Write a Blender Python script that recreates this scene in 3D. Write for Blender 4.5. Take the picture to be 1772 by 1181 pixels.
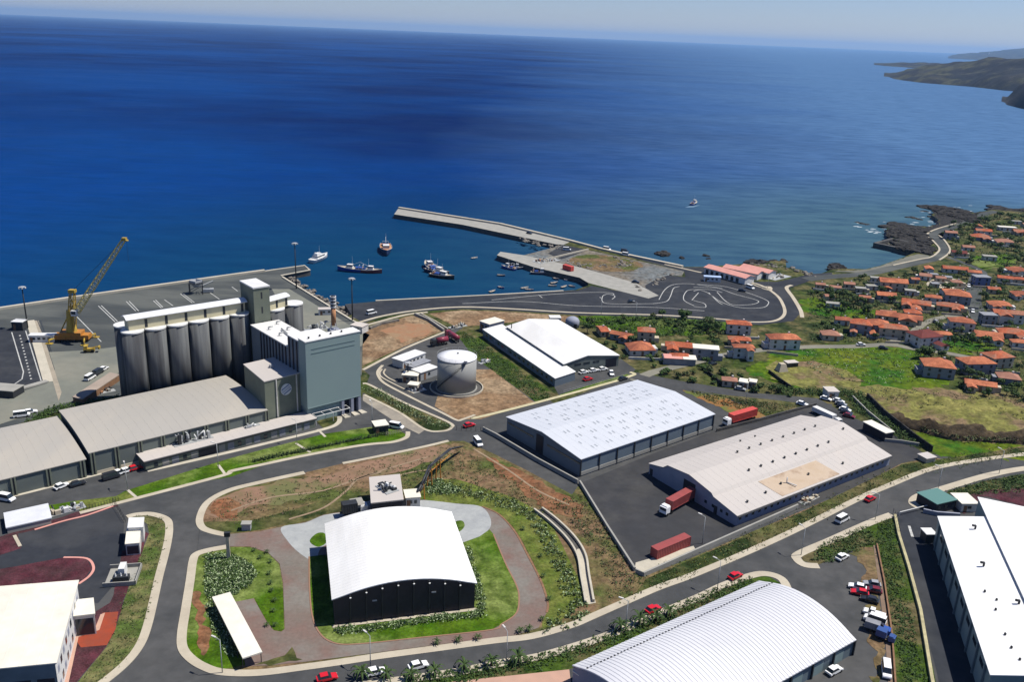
import bpy, math, random
from math import sin, cos, pi, radians, hypot, atan2, sqrt
from mathutils import Vector, noise as mnoise
random.seed(7)
S = bpy.context.scene
C = S.collection
for o in list(bpy.data.objects): bpy.data.objects.remove(o)

# ------------------------------------------------------------------ camera
F, CX, CY, ROLL, CAMH = 1560.0, 886.0, 590.5, .041, 125.0
PITCH = math.atan((590.5-57)*cos(ROLL)/F)
_f = Vector((0, cos(PITCH), -sin(PITCH))); _r = Vector((1, 0, 0)); _u = _r.cross(_f)
_X = _r*cos(ROLL)+_u*sin(ROLL); _Y = -_r*sin(ROLL)+_u*cos(ROLL)
cam_d = bpy.data.cameras.new('camera'); cam = bpy.data.objects.new('camera', cam_d); C.objects.link(cam)
from mathutils import Matrix
cam.matrix_world = Matrix(((_X.x, _Y.x, -_f.x, 0), (_X.y, _Y.y, -_f.y, 0), (_X.z, _Y.z, -_f.z, CAMH), (0, 0, 0, 1)))
cam_d.sensor_width = 36; cam_d.lens = F/1772*36; cam_d.clip_start = 1; cam_d.clip_end = 300000
S.camera = cam

# ------------------------------------------------------------------ world, sun, exposure
SUN_EL, SUN_AZ = radians(60), radians(12)      # azimuth measured from +x towards +y
W = bpy.data.worlds.new('World'); S.world = W; W.use_nodes = True
nt = W.node_tree; bg = nt.nodes['Background']
sky = nt.nodes.new('ShaderNodeTexSky'); sky.sky_type = 'NISHITA'; sky.sun_disc = False
sky.sun_elevation = SUN_EL; sky.sun_rotation = pi/2-SUN_AZ; sky.air_density = 1.0; sky.dust_density = 0; sky.ozone_density = 6.0; sky.altitude = 0
tint = nt.nodes.new('ShaderNodeMix'); tint.data_type = 'RGBA'; tint.blend_type = 'MULTIPLY'; tint.inputs[0].default_value = 1; tint.inputs[7].default_value = (1.0, 1.03, 1.32, 1)
nt.links.new(sky.outputs[0], tint.inputs[6]); nt.links.new(tint.outputs[2], bg.inputs[0]); bg.inputs[1].default_value = .055
sd = bpy.data.lights.new('sun', 'SUN'); sd.energy = 4.7; sd.angle = radians(.5); sd.color = (1, .955, .88)
so = bpy.data.objects.new('sun', sd); C.objects.link(so)
_sv = Vector((cos(SUN_EL)*cos(SUN_AZ), cos(SUN_EL)*sin(SUN_AZ), sin(SUN_EL)))
so.rotation_euler = _sv.to_track_quat('Z', 'Y').to_euler(); so.location = (0, 200, 300)
S.view_settings.view_transform = 'Standard'; S.view_settings.look = 'None'; S.view_settings.exposure = 0.45
S.view_settings.gamma = 1; S.view_settings.use_curve_mapping = False

# ------------------------------------------------------------------ survey: photo pixel -> point on a level plane
def g(u, v, z=0.0):
    d = _X*((u-CX)/F)-_Y*((v-CY)/F)+_f
    t = (z-CAMH)/d.z
    return (d.x*t, d.y*t)
def proj(x, y, z):
    p = Vector((x, y, z-CAMH)); q = p.dot(_f)
    return (CX+F*p.dot(_X)/q, CY-F*p.dot(_Y)/q)
def top_at(x, y, v, lo=0, hi=400):
    for _ in range(50):
        m = (lo+hi)/2
        if proj(x, y, m)[1] > v: lo = m
        else: hi = m
    return lo
def at(u, v, Yw):                    # point of the vertical plane y=Yw
    d = _X*((u-CX)/F)-_Y*((v-CY)/F)+_f
    t = Yw/d.y
    return (d.x*t, Yw, CAMH+d.z*t)

# ------------------------------------------------------------------ materials
MATS = {}
def mat(name, col, col2=None, scale=.3, rough=.85, detail=4, bump=0, bscale=None, spec=.3, metal=0, fine=0, fv=None, groundspec=None, col3=None, scale3=.05, lo=.35, hi=.65, stretch=None):
    if name in MATS: return MATS[name]
    m = bpy.data.materials.new(name); m.use_nodes = True; n = m.node_tree; L = n.links
    b = n.nodes['Principled BSDF']; b.inputs['Roughness'].default_value = rough
    b.inputs['Specular IOR Level'].default_value = min(spec, .06) if rough >= .84 else spec; b.inputs['Metallic'].default_value = metal
    geo = n.nodes.new('ShaderNodeNewGeometry'); pos = geo.outputs['Position']
    if stretch:
        mp = n.nodes.new('ShaderNodeMapping'); mp.inputs['Scale'].default_value = stretch[:3]
        mp.inputs['Rotation'].default_value = (0, 0, stretch[3] if len(stretch) > 3 else 0)
        L.new(pos, mp.inputs[0]); pos = mp.outputs[0]
    def noi(sc, det=4):
        t = n.nodes.new('ShaderNodeTexNoise'); t.inputs['Scale'].default_value = sc; t.inputs['Detail'].default_value = det
        t.inputs['Roughness'].default_value = .6
        L.new(pos, t.inputs['Vector']); return t.outputs['Fac']
    def ramp(fac, a, z):
        r = n.nodes.new('ShaderNodeMapRange'); r.inputs[1].default_value = a; r.inputs[2].default_value = z
        L.new(fac, r.inputs[0]); return r.outputs[0]
    def mix(fac, a, z, mode='MIX'):
        x = n.nodes.new('ShaderNodeMix'); x.data_type = 'RGBA'; x.blend_type = mode
        for i, val in ((0, fac), (6, a), (7, z)):
            if hasattr(val, 'is_output'): L.new(val, x.inputs[i])
            elif i == 0: x.inputs[0].default_value = val
            else: x.inputs[i].default_value = (*val, 1)
        return x.outputs[2]
    c = col
    if col2: c = mix(ramp(noi(scale, detail), lo, hi), col, col2)
    if col3: c = mix(ramp(noi(scale3, 5), .48, .6), c, col3)
    if fine:
        f2 = ramp(noi(fine, 3), .25, .75)
        if bump >= .3 or 'asphalt' in name:
            f3 = ramp(noi(.28 if bump >= .3 else .16, 8), .3, .7); a3 = .45 if bump >= .3 else .13; k3 = n.nodes.new('ShaderNodeMapRange'); k3.inputs[3].default_value = 1-a3; k3.inputs[4].default_value = 1+a3; L.new(f3, k3.inputs[0]); c3 = n.nodes.new('ShaderNodeCombineColor')
            for i in range(3): L.new(k3.outputs[0], c3.inputs[i])
            c = mix(1.0, c, c3.outputs[0], 'MULTIPLY')
        cr = n.nodes.new('ShaderNodeCombineColor')
        k = n.nodes.new('ShaderNodeMapRange'); v_ = fv if fv is not None else (.42 if bump >= .3 else .07); k.inputs[3].default_value = 1-v_; k.inputs[4].default_value = 1+v_; L.new(f2, k.inputs[0])
        for i in range(3): L.new(k.outputs[0], cr.inputs[i])
        c = mix(1.0, c, cr.outputs[0], 'MULTIPLY')
    if hasattr(c, 'is_output'): L.new(c, b.inputs['Base Color'])
    else: b.inputs['Base Color'].default_value = (*c, 1)
    if bump:
        bp = n.nodes.new('ShaderNodeBump'); bp.inputs['Strength'].default_value = bump; bp.inputs['Distance'].default_value = .3
        L.new(noi(bscale or scale*6, 5), bp.inputs['Height']); L.new(bp.outputs[0], b.inputs['Normal'])
    MATS[name] = m; return m

M_soil = mat('soil', (.16, .10, .062), (.10, .085, .045), .06, bump=.5, bscale=.8, fine=1.1, col3=(.06, .085, .028), scale3=.045)
M_scrub = mat('scrub', (.040, .060, .012), (.11, .09, .042), .07, bump=.6, bscale=1.2, fine=.5, col3=(.018, .030, .008), scale3=.09, detail=8)
M_lawn = mat('lawn', (.034, .085, .003), (.060, .105, .006), .12, bump=.3, bscale=3, fine=1.6, col3=(.12, .15, .04), scale3=.035)
M_lawn_dry = mat('dry_lawn', (.115, .125, .030), (.070, .10, .016), .2, bump=.3, bscale=3, fine=1.3)
M_dlawn = mat('dark_lawn', (.026, .055, .006), (.045, .075, .010), .15, bump=.4, bscale=2, fine=1.2, col3=(.09, .075, .035), scale3=.07)
M_field = mat('field_grass', (.042, .092, .003), (.095, .115, .010), .035, bump=.3, bscale=2, fine=.5, col3=(.025, .080, .006), scale3=.05)
M_dryfield = mat('dry_grass', (.17, .155, .048), (.09, .105, .022), .06, bump=.4, bscale=1.5, fine=.7, col3=(.15, .105, .06), scale3=.06)
M_dirt = mat('bare_dirt', (.195, .125, .070), (.14, .088, .050), .06, bump=.4, bscale=1, fine=.8, col3=(.23, .165, .10), scale3=.05)
M_reddirt = mat('red_dirt', (.185, .078, .038), (.14, .08, .042), .12, bump=.4, bscale=1, fine=.9)
M_plotdirt = mat('plot_dirt', (.175, .105, .064), (.10, .085, .035), .06, bump=.5, bscale=1.2, fine=1.0, col3=(.060, .075, .020), scale3=.05, detail=8)
M_asph = mat('asphalt', (.053, .055, .056), (.060, .061, .061), .08, rough=.9, fine=.5, col3=(.070, .070, .069), scale3=.02, fv=.1, spec=.25)
M_asph_d = mat('dark_asphalt', (.027, .030, .037), (.034, .037, .043), .1, rough=.9, fine=.4, col3=(.042, .044, .048), scale3=.04, spec=.25)
M_yard = mat('yard_asphalt', (.038, .039, .042), (.046, .046, .048), .12, rough=.9, fine=.5, col3=(.056, .055, .053), scale3=.03, spec=.25)
M_quay = mat('quay_surface', (.050, .056, .057), (.062, .067, .065), .03, rough=.9, fine=.3, col3=(.095, .10, .092), scale3=.012, stretch=(1, 3, 1, -.7))
M_quay_l = mat('pale_quay', (.165, .17, .14), (.14, .145, .125), .05, rough=.9, fine=.3, col3=(.19, .185, .15), scale3=.02)
M_conc = mat('concrete', (.44, .40, .32), (.38, .35, .28), .15, rough=.9, fine=.9)
M_conc_g = mat('grey_concrete', (.30, .29, .26), (.24, .235, .21), .3, rough=.9, bump=.1, bscale=5, fine=.6)
M_conc_d = mat('wet_concrete', (.05, .048, .045), (.085, .08, .07), .25, rough=.8, bump=.3, bscale=2)
M_pave = mat('pale_paving', (.42, .375, .29), (.36, .315, .24), .15, rough=.9, fine=1.2, fv=.08)
M_pavers = mat('drive_pavers', (.165, .098, .082), (.145, .13, .11), .06, rough=.9, fine=1.2, fv=.12, col3=(.17, .155, .135), scale3=.05)
M_greypad = mat('grey_paving', (.32, .33, .32), (.26, .27, .27), .2, rough=.9, fine=1.0)
M_maroon = mat('volcanic_gravel', (.075, .022, .03), (.055, .028, .03), .2, rough=.95, bump=.5, bscale=6, fine=2.5)
M_line = mat('road_paint', (.46, .46, .43), (.30, .30, .28), 1.2, rough=.7)
M_sand = mat('beach_sand', (.16, .155, .125), (.12, .12, .10), .1, rough=.95, fine=.6)
M_rock = mat('basalt', (.018, .018, .019), (.045, .042, .038), .5, rough=.95, bump=.8, bscale=1.2, fine=1.0)
M_rock_l = mat('pale_boulder', (.20, .18, .15), (.12, .11, .10), .4, rough=.95, bump=.6, bscale=2)
M_white = mat('white_paint', (.60, .60, .58), (.54, .535, .51), .4, rough=.6)
M_roofwhite = mat('white_sheet_roof', (.74, .735, .71), (.66, .655, .63), .05, rough=.5, col3=(.60, .59, .56), scale3=.03, stretch=(1, .3, 1, .4))
M_roofcream = mat('cream_roof', (.66, .63, .53), (.60, .56, .47), .12, rough=.6, fine=.4)
M_roofgrey = mat('weathered_sheet_roof', (.325, .305, .27), (.30, .285, .255), .04, rough=.7, col3=(.36, .33, .28), scale3=.02, stretch=(1, .35, 1, -.75))
M_roofblue = mat('bluish_white_roof', (.49, .505, .53), (.455, .475, .505), .04, rough=.5)
M_roofbeige = mat('beige_sheet_roof', (.43, .395, .36), (.40, .37, .34), .04, rough=.65, col3=(.47, .42, .37), scale3=.02, stretch=(1, .35, 1, -.6))
M_stain = mat('rust_stained_roof', (.38, .285, .19), (.46, .375, .29), .07, rough=.7, col3=(.21, .125, .065), scale3=.07)
M_skylight = mat('skylight', (.30, .32, .34), rough=.3)
M_wallgreen = mat('grey_green_wall', (.15, .165, .12), (.13, .145, .11), .3, rough=.8, fine=.4)
M_wallshed = mat('ribbed_shed_wall', (.13, .15, .135), (.105, .12, .11), .2, rough=.75, fine=.4)
M_teal = mat('teal_cladding', (.205, .275, .265), (.195, .26, .255), .06, rough=.6)
M_tealdark = mat('dark_teal_cladding', (.13, .17, .19), (.10, .135, .15), .3, rough=.6)
M_steelblue = mat('blue_grey_cladding', (.12, .155, .185), (.10, .13, .16), .2, rough=.6, fine=.4)
M_lavwall = mat('lavender_grey_wall', (.25, .265, .32), (.22, .235, .285), .3, rough=.7)
M_dark = mat('dark_steel', (.025, .027, .03), rough=.5)
M_black = mat('black_cladding', (.012, .012, .02), (.018, .018, .026), 1, rough=.5)
M_silo = mat('silo_concrete', (.15, .155, .15), (.065, .067, .072), .5, rough=.85, col3=(.055, .055, .057), scale3=.3, stretch=(1, 1, .05), lo=.3, hi=.7)
M_yellowwall = mat('straw_wall', (.56, .50, .32), (.50, .45, .29), .4, rough=.8)
M_tank = mat('tank_steel', (.30, .30, .27), (.25, .25, .235), .12, rough=.5, stretch=(1, 1, .3))
M_tankroof = mat('tank_roof_steel', (.66, .66, .66), (.58, .58, .585), .2, rough=.5)
M_glass = mat('dark_glass', (.02, .028, .035), rough=.12, spec=.6)
M_redroof = mat('terracotta_tiles', (.42, .118, .055), (.26, .075, .042), .35, rough=.85, fine=1.6, fv=.3, col3=(.30, .14, .09), scale3=.12)
M_redroof2 = mat('orange_tiles', (.46, .165, .085), (.34, .115, .06), .35, rough=.85, fine=1.6, fv=.3, col3=(.25, .085, .05), scale3=.1)
M_redroof3 = mat('faded_tiles', (.33, .17, .12), (.27, .13, .09), .5, rough=.85, fine=1.6)
M_redroof4 = mat('dark_red_tiles', (.16, .045, .04), (.12, .04, .035), .5, rough=.85, fine=1.6)
M_pinkroof = mat('salmon_roof', (.56, .27, .22), (.50, .23, .19), .3, rough=.8)
M_housewall = mat('house_render', (.60, .58, .54), (.44, .42, .39), .5, rough=.9)
M_housewall2 = mat('beige_render', (.46, .40, .30), (.38, .33, .25), .5, rough=.9)
M_housewall3 = mat('grey_render', (.25, .26, .28), (.20, .205, .22), .5, rough=.9)
M_red = mat('red_paint', (.36, .025, .03), (.30, .03, .03), 1, rough=.4)
M_cont = mat('container_red', (.28, .055, .05), (.22, .05, .045), .6, rough=.6, fine=1.2)
M_contb = mat('container_bright_red', (.50, .06, .045), (.42, .06, .045), .6, rough=.6)
M_wine = mat('wine_red_paint', (.20, .03, .05), rough=.4)
M_blue = mat('blue_paint', (.03, .08, .30), rough=.4)
M_navy = mat('navy_paint', (.02, .035, .09), rough=.5)
M_yellow = mat('crane_yellow', (.40, .28, .04), (.30, .20, .035), .8, rough=.55)
M_orange = mat('crane_orange', (.42, .17, .02), (.32, .14, .03), .8, rough=.55)
M_grey = mat('grey_paint', (.30, .31, .32), rough=.5)
M_galv = mat('galvanised_steel', (.36, .37, .36), rough=.5, metal=.2)
M_tyre = mat('tyre_rubber', (.018, .018, .018), rough=.9)
M_brickred = mat('chimney_brick', (.42, .21, .10), (.36, .17, .08), .6, rough=.8)
M_leaf = mat('dark_leaves', (.030, .060, .014), (.050, .085, .020), .35, rough=.8, fine=.8)
M_leaf2 = mat('green_leaves', (.038, .080, .012), (.055, .10, .018), .3, rough=.8, fine=.8)
M_leaf3 = mat('olive_leaves', (.10, .115, .04), (.075, .085, .028), .4, rough=.8, fine=.8)
M_flower = mat('pale_flower_heads', (.34, .40, .24), (.22, .30, .12), 1.5, rough=.8)
M_bark = mat('bark', (.11, .08, .055), rough=.95)
M_foam = mat('sea_foam', (.45, .50, .52), rough=.8)
M_hill = mat('headland_ground', (.016, .018, .022), (.032, .030, .028), .006, rough=1, bump=1, bscale=.02, fine=.03, fv=.5, col3=(.060, .060, .036), scale3=.008, detail=8)
M_wood = mat('timber', (.22, .12, .06), (.15, .08, .045), 1, rough=.8)
M_greenglass = mat('green_sheet', (.10, .20, .17), rough=.3)

# ------------------------------------------------------------------ mesh helpers
class MB:
    def __init__(s): s.v = []; s.f = []; s.mi = []; s.m = 0; s.sm = []; s.smooth = False
    def add(s, vs, fs):
        o = len(s.v); s.v += [tuple(p) for p in vs]
        for f in fs: s.f.append([i+o for i in f]); s.mi.append(s.m); s.sm.append(s.smooth)
        return s
    def box(s, c, d, rz=0, taper=1):
        x, y, z = d[0]/2, d[1]/2, d[2]/2; ca, sa = cos(rz), sin(rz); vs = []
        for k, (a, b, e) in enumerate([(-x, -y, -z), (x, -y, -z), (x, y, -z), (-x, y, -z), (-x, -y, z), (x, -y, z), (x, y, z), (-x, y, z)]):
            if k > 3: a *= taper; b *= taper
            vs.append((c[0]+a*ca-b*sa, c[1]+a*sa+b*ca, c[2]+e))
        return s.add(vs, [(3, 2, 1, 0), (4, 5, 6, 7), (0, 1, 5, 4), (1, 2, 6, 5), (2, 3, 7, 6), (3, 0, 4, 7)])
    def prism(s, pts, z0, z1, top=True, bottom=True):
        pts = ccw(pts); n = len(pts)
        vs = [(p[0], p[1], z0) for p in pts]+[(p[0], p[1], z1) for p in pts]
        fs = [(i, (i+1) % n, n+(i+1) % n, n+i) for i in range(n)]
        if top: fs.append(list(range(n, 2*n)))
        if bottom: fs.append(list(range(n-1, -1, -1)))
        return s.add(vs, fs)
    def quad(s, a, b, c, d): return s.add([a, b, c, d], [(0, 1, 2, 3)])
    def tube(s, p, q, r, n=6, r2=None, cap=True):
        p, q = Vector(p), Vector(q); d = (q-p).normalized(); r2 = r if r2 is None else r2
        a = d.orthogonal().normalized(); b = d.cross(a)
        vs = [p+(a*cos(2*pi*i/n)+b*sin(2*pi*i/n))*r for i in range(n)]+[q+(a*cos(2*pi*i/n)+b*sin(2*pi*i/n))*r2 for i in range(n)]
        fs = [(i, (i+1) % n, n+(i+1) % n, n+i) for i in range(n)]
        if cap: fs += [list(range(n-1, -1, -1)), list(range(n, 2*n))]
        return s.add(vs, fs)
    def lathe(s, c, prof, n=24):
        vs = []; fs = []
        for r, z in prof: vs += [(c[0]+r*cos(2*pi*i/n), c[1]+r*sin(2*pi*i/n), c[2]+z) for i in range(n)]
        for k in range(len(prof)-1):
            for i in range(n): j = (i+1) % n; fs.append((k*n+i, k*n+j, (k+1)*n+j, (k+1)*n+i))
        if prof[0][0] > .01: fs.append(list(range(n-1, -1, -1)))
        if prof[-1][0] > .01: fs.append([(len(prof)-1)*n+i for i in range(n)])
        return s.add(vs, fs)
    def build(s, name, mats, parent=None, world=False, loc=None, **tags):
        me = bpy.data.meshes.new(name)
        if not isinstance(mats, (list, tuple)): mats = [mats]
        off = Vector((0, 0, 0))
        if world and parent is not None:
            r = parent; off = Vector((0, 0, 0))
            while r is not None: off += r.location; r = r.parent
        if loc is not None: off = Vector(loc)
        me.from_pydata([tuple(Vector(p)-off) for p in s.v] if off.length else s.v, [], s.f)
        for m in mats: me.materials.append(m)
        me.polygons.foreach_set('material_index', s.mi); me.polygons.foreach_set('use_smooth', s.sm); me.update()
        o = bpy.data.objects.new(name, me); C.objects.link(o)
        if parent is not None: o.parent = parent
        if loc is not None: o.location = loc
        for k, val in tags.items(): o[k] = val
        return o
def ccw(p):
    a = sum(p[i][0]*p[(i+1) % len(p)][1]-p[(i+1) % len(p)][0]*p[i][1] for i in range(len(p)))
    return list(p) if a > 0 else list(p)[::-1]
def thing(name, label, cat, loc=(0, 0, 0), rot=0, group=None):
    o = bpy.data.objects.new(name, None); C.objects.link(o); o.location = loc if len(loc) == 3 else (*loc, 0); o.rotation_euler = (0, 0, rot)
    o['label'] = label; o['category'] = cat; o.empty_display_size = .5
    if group: o['group'] = group
    return o
def dup(root, loc, rot=None, label=None, group=None, scale=None):
    r = root.copy(); C.objects.link(r); r.location = loc if len(loc) == 3 else (*loc, 0)
    if rot is not None: r.rotation_euler = (0, 0, rot)
    if scale is not None: r.scale = scale if hasattr(scale, '__len__') else (scale,)*3
    if label: r['label'] = label
    if group: r['group'] = group
    for ch in list(root.children):
        c = ch.copy(); C.objects.link(c); c.parent = r
        for gch in ch.children: d = gch.copy(); C.objects.link(d); d.parent = c
    return r
def smooth_line(p, closed=False, k=6):
    n = len(p); out = []
    rng = range(n) if closed else range(n-1)
    for i in rng:
        if closed: a, b, c, d = p[(i-1) % n], p[i], p[(i+1) % n], p[(i+2) % n]
        else: a, b, c, d = p[max(i-1, 0)], p[i], p[i+1], p[min(i+2, n-1)]
        for j in range(k):
            t = j/k
            out.append(tuple(.5*((2*b[q])+(-a[q]+c[q])*t+(2*a[q]-5*b[q]+4*c[q]-d[q])*t*t+(-a[q]+3*b[q]-3*c[q]+d[q])*t**3) for q in range(2)))
    if not closed: out.append(p[-1])
    return out
def gl(px, z=0): return [g(u, v, z) for u, v in px]
RAGGED = {'field': 4.5, 'bare_earth': 2.2, 'rocky_shore': 4.0, 'beach': 1.0, 'volcanic_gravel_bed': .25}
def sheet(name, px, z, m, smooth=False, world=False):
    pts = px if world else gl(px, 0)
    if smooth: pts = smooth_line(pts, True, 5)
    if name in RAGGED and not world:
        q = []; n = len(pts); amp = RAGGED[name]
        for i in range(n):
            a, b = pts[i], pts[(i+1) % n]; l = hypot(b[0]-a[0], b[1]-a[1]); k = min(60, max(1, int(l/1.3)))
            for j in range(k):
                p = lerp(a, b, j/k); e = min(1, 1); v1 = mnoise.fractal(Vector((p[0]*.22, p[1]*.22, z*40)), 1, 2, 4); v2 = mnoise.fractal(Vector((p[0]*.22, p[1]*.22, z*40+9)), 1, 2, 4); q.append((p[0]+v1*amp, p[1]+v2*amp))
        pts = q
    pts = ccw(pts); mb = MB()
    mb.add([(p[0], p[1], z) for p in pts], [list(range(len(pts)))])
    return mb.build(name, m, kind='structure')
def ribbon_mb(pts, w, z0, z1, mb=None, closed=False, off=0):
    mb = mb or MB(); n = len(pts); Lp = []; Rp = []
    for i in range(n):
        a = pts[(i-1) % n] if (closed or i > 0) else pts[i]; b = pts[(i+1) % n] if (closed or i < n-1) else pts[i]
        dx, dy = b[0]-a[0], b[1]-a[1]; l = hypot(dx, dy) or 1; nx, ny = -dy/l, dx/l
        Lp.append((pts[i][0]+nx*(off+w/2), pts[i][1]+ny*(off+w/2))); Rp.append((pts[i][0]+nx*(off-w/2), pts[i][1]+ny*(off-w/2)))
    vs = [(*p, z1) for p in Lp]+[(*p, z1) for p in Rp]+[(*p, z0) for p in Lp]+[(*p, z0) for p in Rp]
    fs = []
    for i in range(n if closed else n-1):
        j = (i+1) % n
        fs.append((i, n+i, n+j, j))
        if z1-z0 > .001: fs += [(2*n+i, i, j, 2*n+j), (n+i, 3*n+i, 3*n+j, n+j)]
    if not closed and z1-z0 > .001: fs += [(0, 2*n, 3*n, n), (n-1, 2*n-1, 4*n-1, 3*n-1)]
    return mb.add(vs, fs)
def kerb(name, px, w=1.6, h=.158, m=None, smooth=True, closed=False, z=0, off=0):
    pts = gl(px)
    if smooth: pts = smooth_line(pts, closed)
    return ribbon_mb(pts, w, z, z+h, closed=closed, off=off).build(name, m or M_pave, kind='structure')
def wall_thing(name, px, w, h, m, label, cat='wall', smooth=False, z=0, pts=None, group=None):
    pts = pts or gl(px)
    if smooth: pts = smooth_line(pts)
    c = pts[len(pts)//2]
    o = ribbon_mb(pts, w, z, z+h).build(name, m, loc=(c[0], c[1], z), label=label, category=cat)
    if group: o['group'] = group
    return o
def inpoly(x, y, P):
    c = False; n = len(P); j = n-1
    for i in range(n):
        xi, yi = P[i]; xj, yj = P[j]
        if (yi > y) != (yj > y) and x < (xj-xi)*(y-yi)/(yj-yi)+xi: c = not c
        j = i
    return c
def scatter(P, n, rnd=random):
    xs = [p[0] for p in P]; ys = [p[1] for p in P]; out = []; k = 0
    while len(out) < n and k < n*40:
        k += 1; x = rnd.uniform(min(xs), max(xs)); y = rnd.uniform(min(ys), max(ys))
        if inpoly(x, y, P): out.append((x, y))
    return out
def lerp(a, b, t): return tuple(a[i]+(b[i]-a[i])*t for i in range(len(a)))

# ================================================================== SETTING
SEA = -3.0
mb = MB(); R = 60000
mb.add([(-R, -R, SEA), (R, -R, SEA), (R, R, SEA), (-R, R, SEA)], [(0, 1, 2, 3)])
def sea_material():
    m = bpy.data.materials.new('sea_water'); m.use_nodes = True; n = m.node_tree; L = n.links; b = n.nodes['Principled BSDF']
    geo = n.nodes.new('ShaderNodeNewGeometry')
    def dist(c, r0, r1):
        s = n.nodes.new('ShaderNodeVectorMath'); s.operation = 'DISTANCE'; L.new(geo.outputs['Position'], s.inputs[0]); s.inputs[1].default_value = (*c, SEA)
        r = n.nodes.new('ShaderNodeMapRange'); r.interpolation_type = 'SMOOTHSTEP'; r.inputs[1].default_value = r0; r.inputs[2].default_value = r1; r.inputs[3].default_value = 1; r.inputs[4].default_value = 0
        L.new(s.outputs['Value'], r.inputs[0]); return r.outputs[0]
    def mix(f, a, z):
        x = n.nodes.new('ShaderNodeMix'); x.data_type = 'RGBA'; L.new(f, x.inputs[0])
        for i, val in ((6, a), (7, z)):
            if hasattr(val, 'is_output'): L.new(val, x.inputs[i])
            else: x.inputs[i].default_value = (*val, 1)
        return x.outputs[2]
    def noi(sc, det, st=(1, 1, 1), rot=0):
        mp = n.nodes.new('ShaderNodeMapping'); mp.inputs['Scale'].default_value = st; mp.inputs['Rotation'].default_value = (0, 0, rot); L.new(geo.outputs['Position'], mp.inputs[0])
        t = n.nodes.new('ShaderNodeTexNoise'); t.inputs['Scale'].default_value = sc; t.inputs['Detail'].default_value = det; t.inputs['Roughness'].default_value = .62
        L.new(mp.outputs[0], t.inputs['Vector']); return t.outputs['Fac']
    def rg(f, a, z, c=0, d=1):
        r = n.nodes.new('ShaderNodeMapRange'); r.inputs[1].default_value = a; r.inputs[2].default_value = z; r.inputs[3].default_value = c; r.inputs[4].default_value = d; L.new(f, r.inputs[0]); return r.outputs[0]
    deep = mix(rg(noi(.0011, 5, (1, 1.25, 1), .6), .38, .60), (.0003, .0085, .066), (.0012, .034, .160))  # dark noise patches: cloud shadow over the water, painted into the base colour
    sepx = n.nodes.new('ShaderNodeSeparateXYZ'); L.new(geo.outputs['Position'], sepx.inputs[0])
    ma = n.nodes.new('ShaderNodeMath'); ma.operation = 'MULTIPLY_ADD'; L.new(sepx.outputs['Y'], ma.inputs[0]); ma.inputs[1].default_value = .25; ma.inputs[2].default_value = 330
    mx_ = n.nodes.new('ShaderNodeMath'); mx_.operation = 'ADD'; L.new(sepx.outputs['X'], mx_.inputs[0]); mx_.inputs[1].default_value = 80
    md = n.nodes.new('ShaderNodeMath'); md.operation = 'DIVIDE'; L.new(mx_.outputs[0], md.inputs[0]); L.new(ma.outputs[0], md.inputs[1])
    nb = rg(noi(.002, 5, (1, 1.2, 1), .4), .2, .8, -.2, .2); me_ = n.nodes.new('ShaderNodeMath'); me_.operation = 'ADD'; L.new(md.outputs[0], me_.inputs[0]); L.new(nb, me_.inputs[1])
    east_glint = rg(me_.outputs[0], 0, 1)
    deep = mix(east_glint, deep, (.070, .145, .270))  # sun glint, haze and shallows painted as a paler base colour eastwards
    c = mix(dist((-30, 430), 60, 430), deep, (.0035, .038, .088))
    c = mix(dist((330, 600), 60, 420), c, (.050, .105, .135))
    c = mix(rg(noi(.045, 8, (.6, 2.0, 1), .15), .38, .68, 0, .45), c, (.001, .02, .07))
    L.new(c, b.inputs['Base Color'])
    b.inputs['IOR'].default_value = 1.33; b.inputs['Specular IOR Level'].default_value = .02
    L.new(rg(noi(.004, 4, (1, 2, 1), .2), .3, .7, .5, .7), b.inputs['Roughness'])
    bp = n.nodes.new('ShaderNodeBump'); bp.inputs['Strength'].default_value = .8; bp.inputs['Distance'].default_value = 1.2
    L.new(noi(.11, 5, (.5, 1.3, 1), .12), bp.inputs['Height'])
    bp2 = n.nodes.new('ShaderNodeBump'); bp2.inputs['Strength'].default_value = .6; bp2.inputs['Distance'].default_value = 3
    L.new(noi(.022, 4, (.35, 1.3, 1), .12), bp2.inputs['Height']); L.new(bp.outputs[0], bp2.inputs['Normal'])
    L.new(bp2.outputs[0], b.inputs['Normal']); return m
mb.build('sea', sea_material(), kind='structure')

LAND = [(-600, 622), (0, 535), (113, 518), (400, 477), (458, 469), (470, 467), (527, 459), (537, 468), (486, 477), (498, 486), (600, 549), (608, 545), (597, 527), (650, 522), (750, 516), (850, 511), (901, 507), (975, 503.5), (996, 502), (1018, 494),
        (1018, 484), (1003, 481), (925, 463), (860, 442), (866, 436), (906, 442), (975, 424), (962, 423), (800, 389), (682, 371), (690, 360), (866, 388), (988, 418), (1041, 432), (1090, 444), (1181, 462), (1219, 462), (1285, 457), (1322, 457), (1335, 452), (1359, 451),
        (1361, 463), (1386, 467), (1403, 474), (1420, 474), (1437, 467), (1460, 465), (1498, 466), (1523, 460), (1557, 448), (1584, 437), (1572, 425), (1545, 413), (1534, 400), (1536, 391), (1570, 396), (1607, 392), (1625, 389), (1624, 380), (1612, 372), (1632, 360), (1672, 370), (1699, 366), (1720, 363), (1772, 367), (1900, 372), (2150, 380), (2600, 430), (3200, 800), (3000, 1700), (-1200, 1700), (-1500, 900)]
landpts = ccw(gl(LAND))
lo = MB(); lo.add([(x, y, 0) for x, y in landpts], [list(range(len(landpts)))]); lo.build('ground', M_scrub, kind='structure')
lo = MB(); lo.prism(landpts, -6, -.004, top=False, bottom=False); lo.build('sea_wall', M_conc_d, kind='structure')

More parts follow.
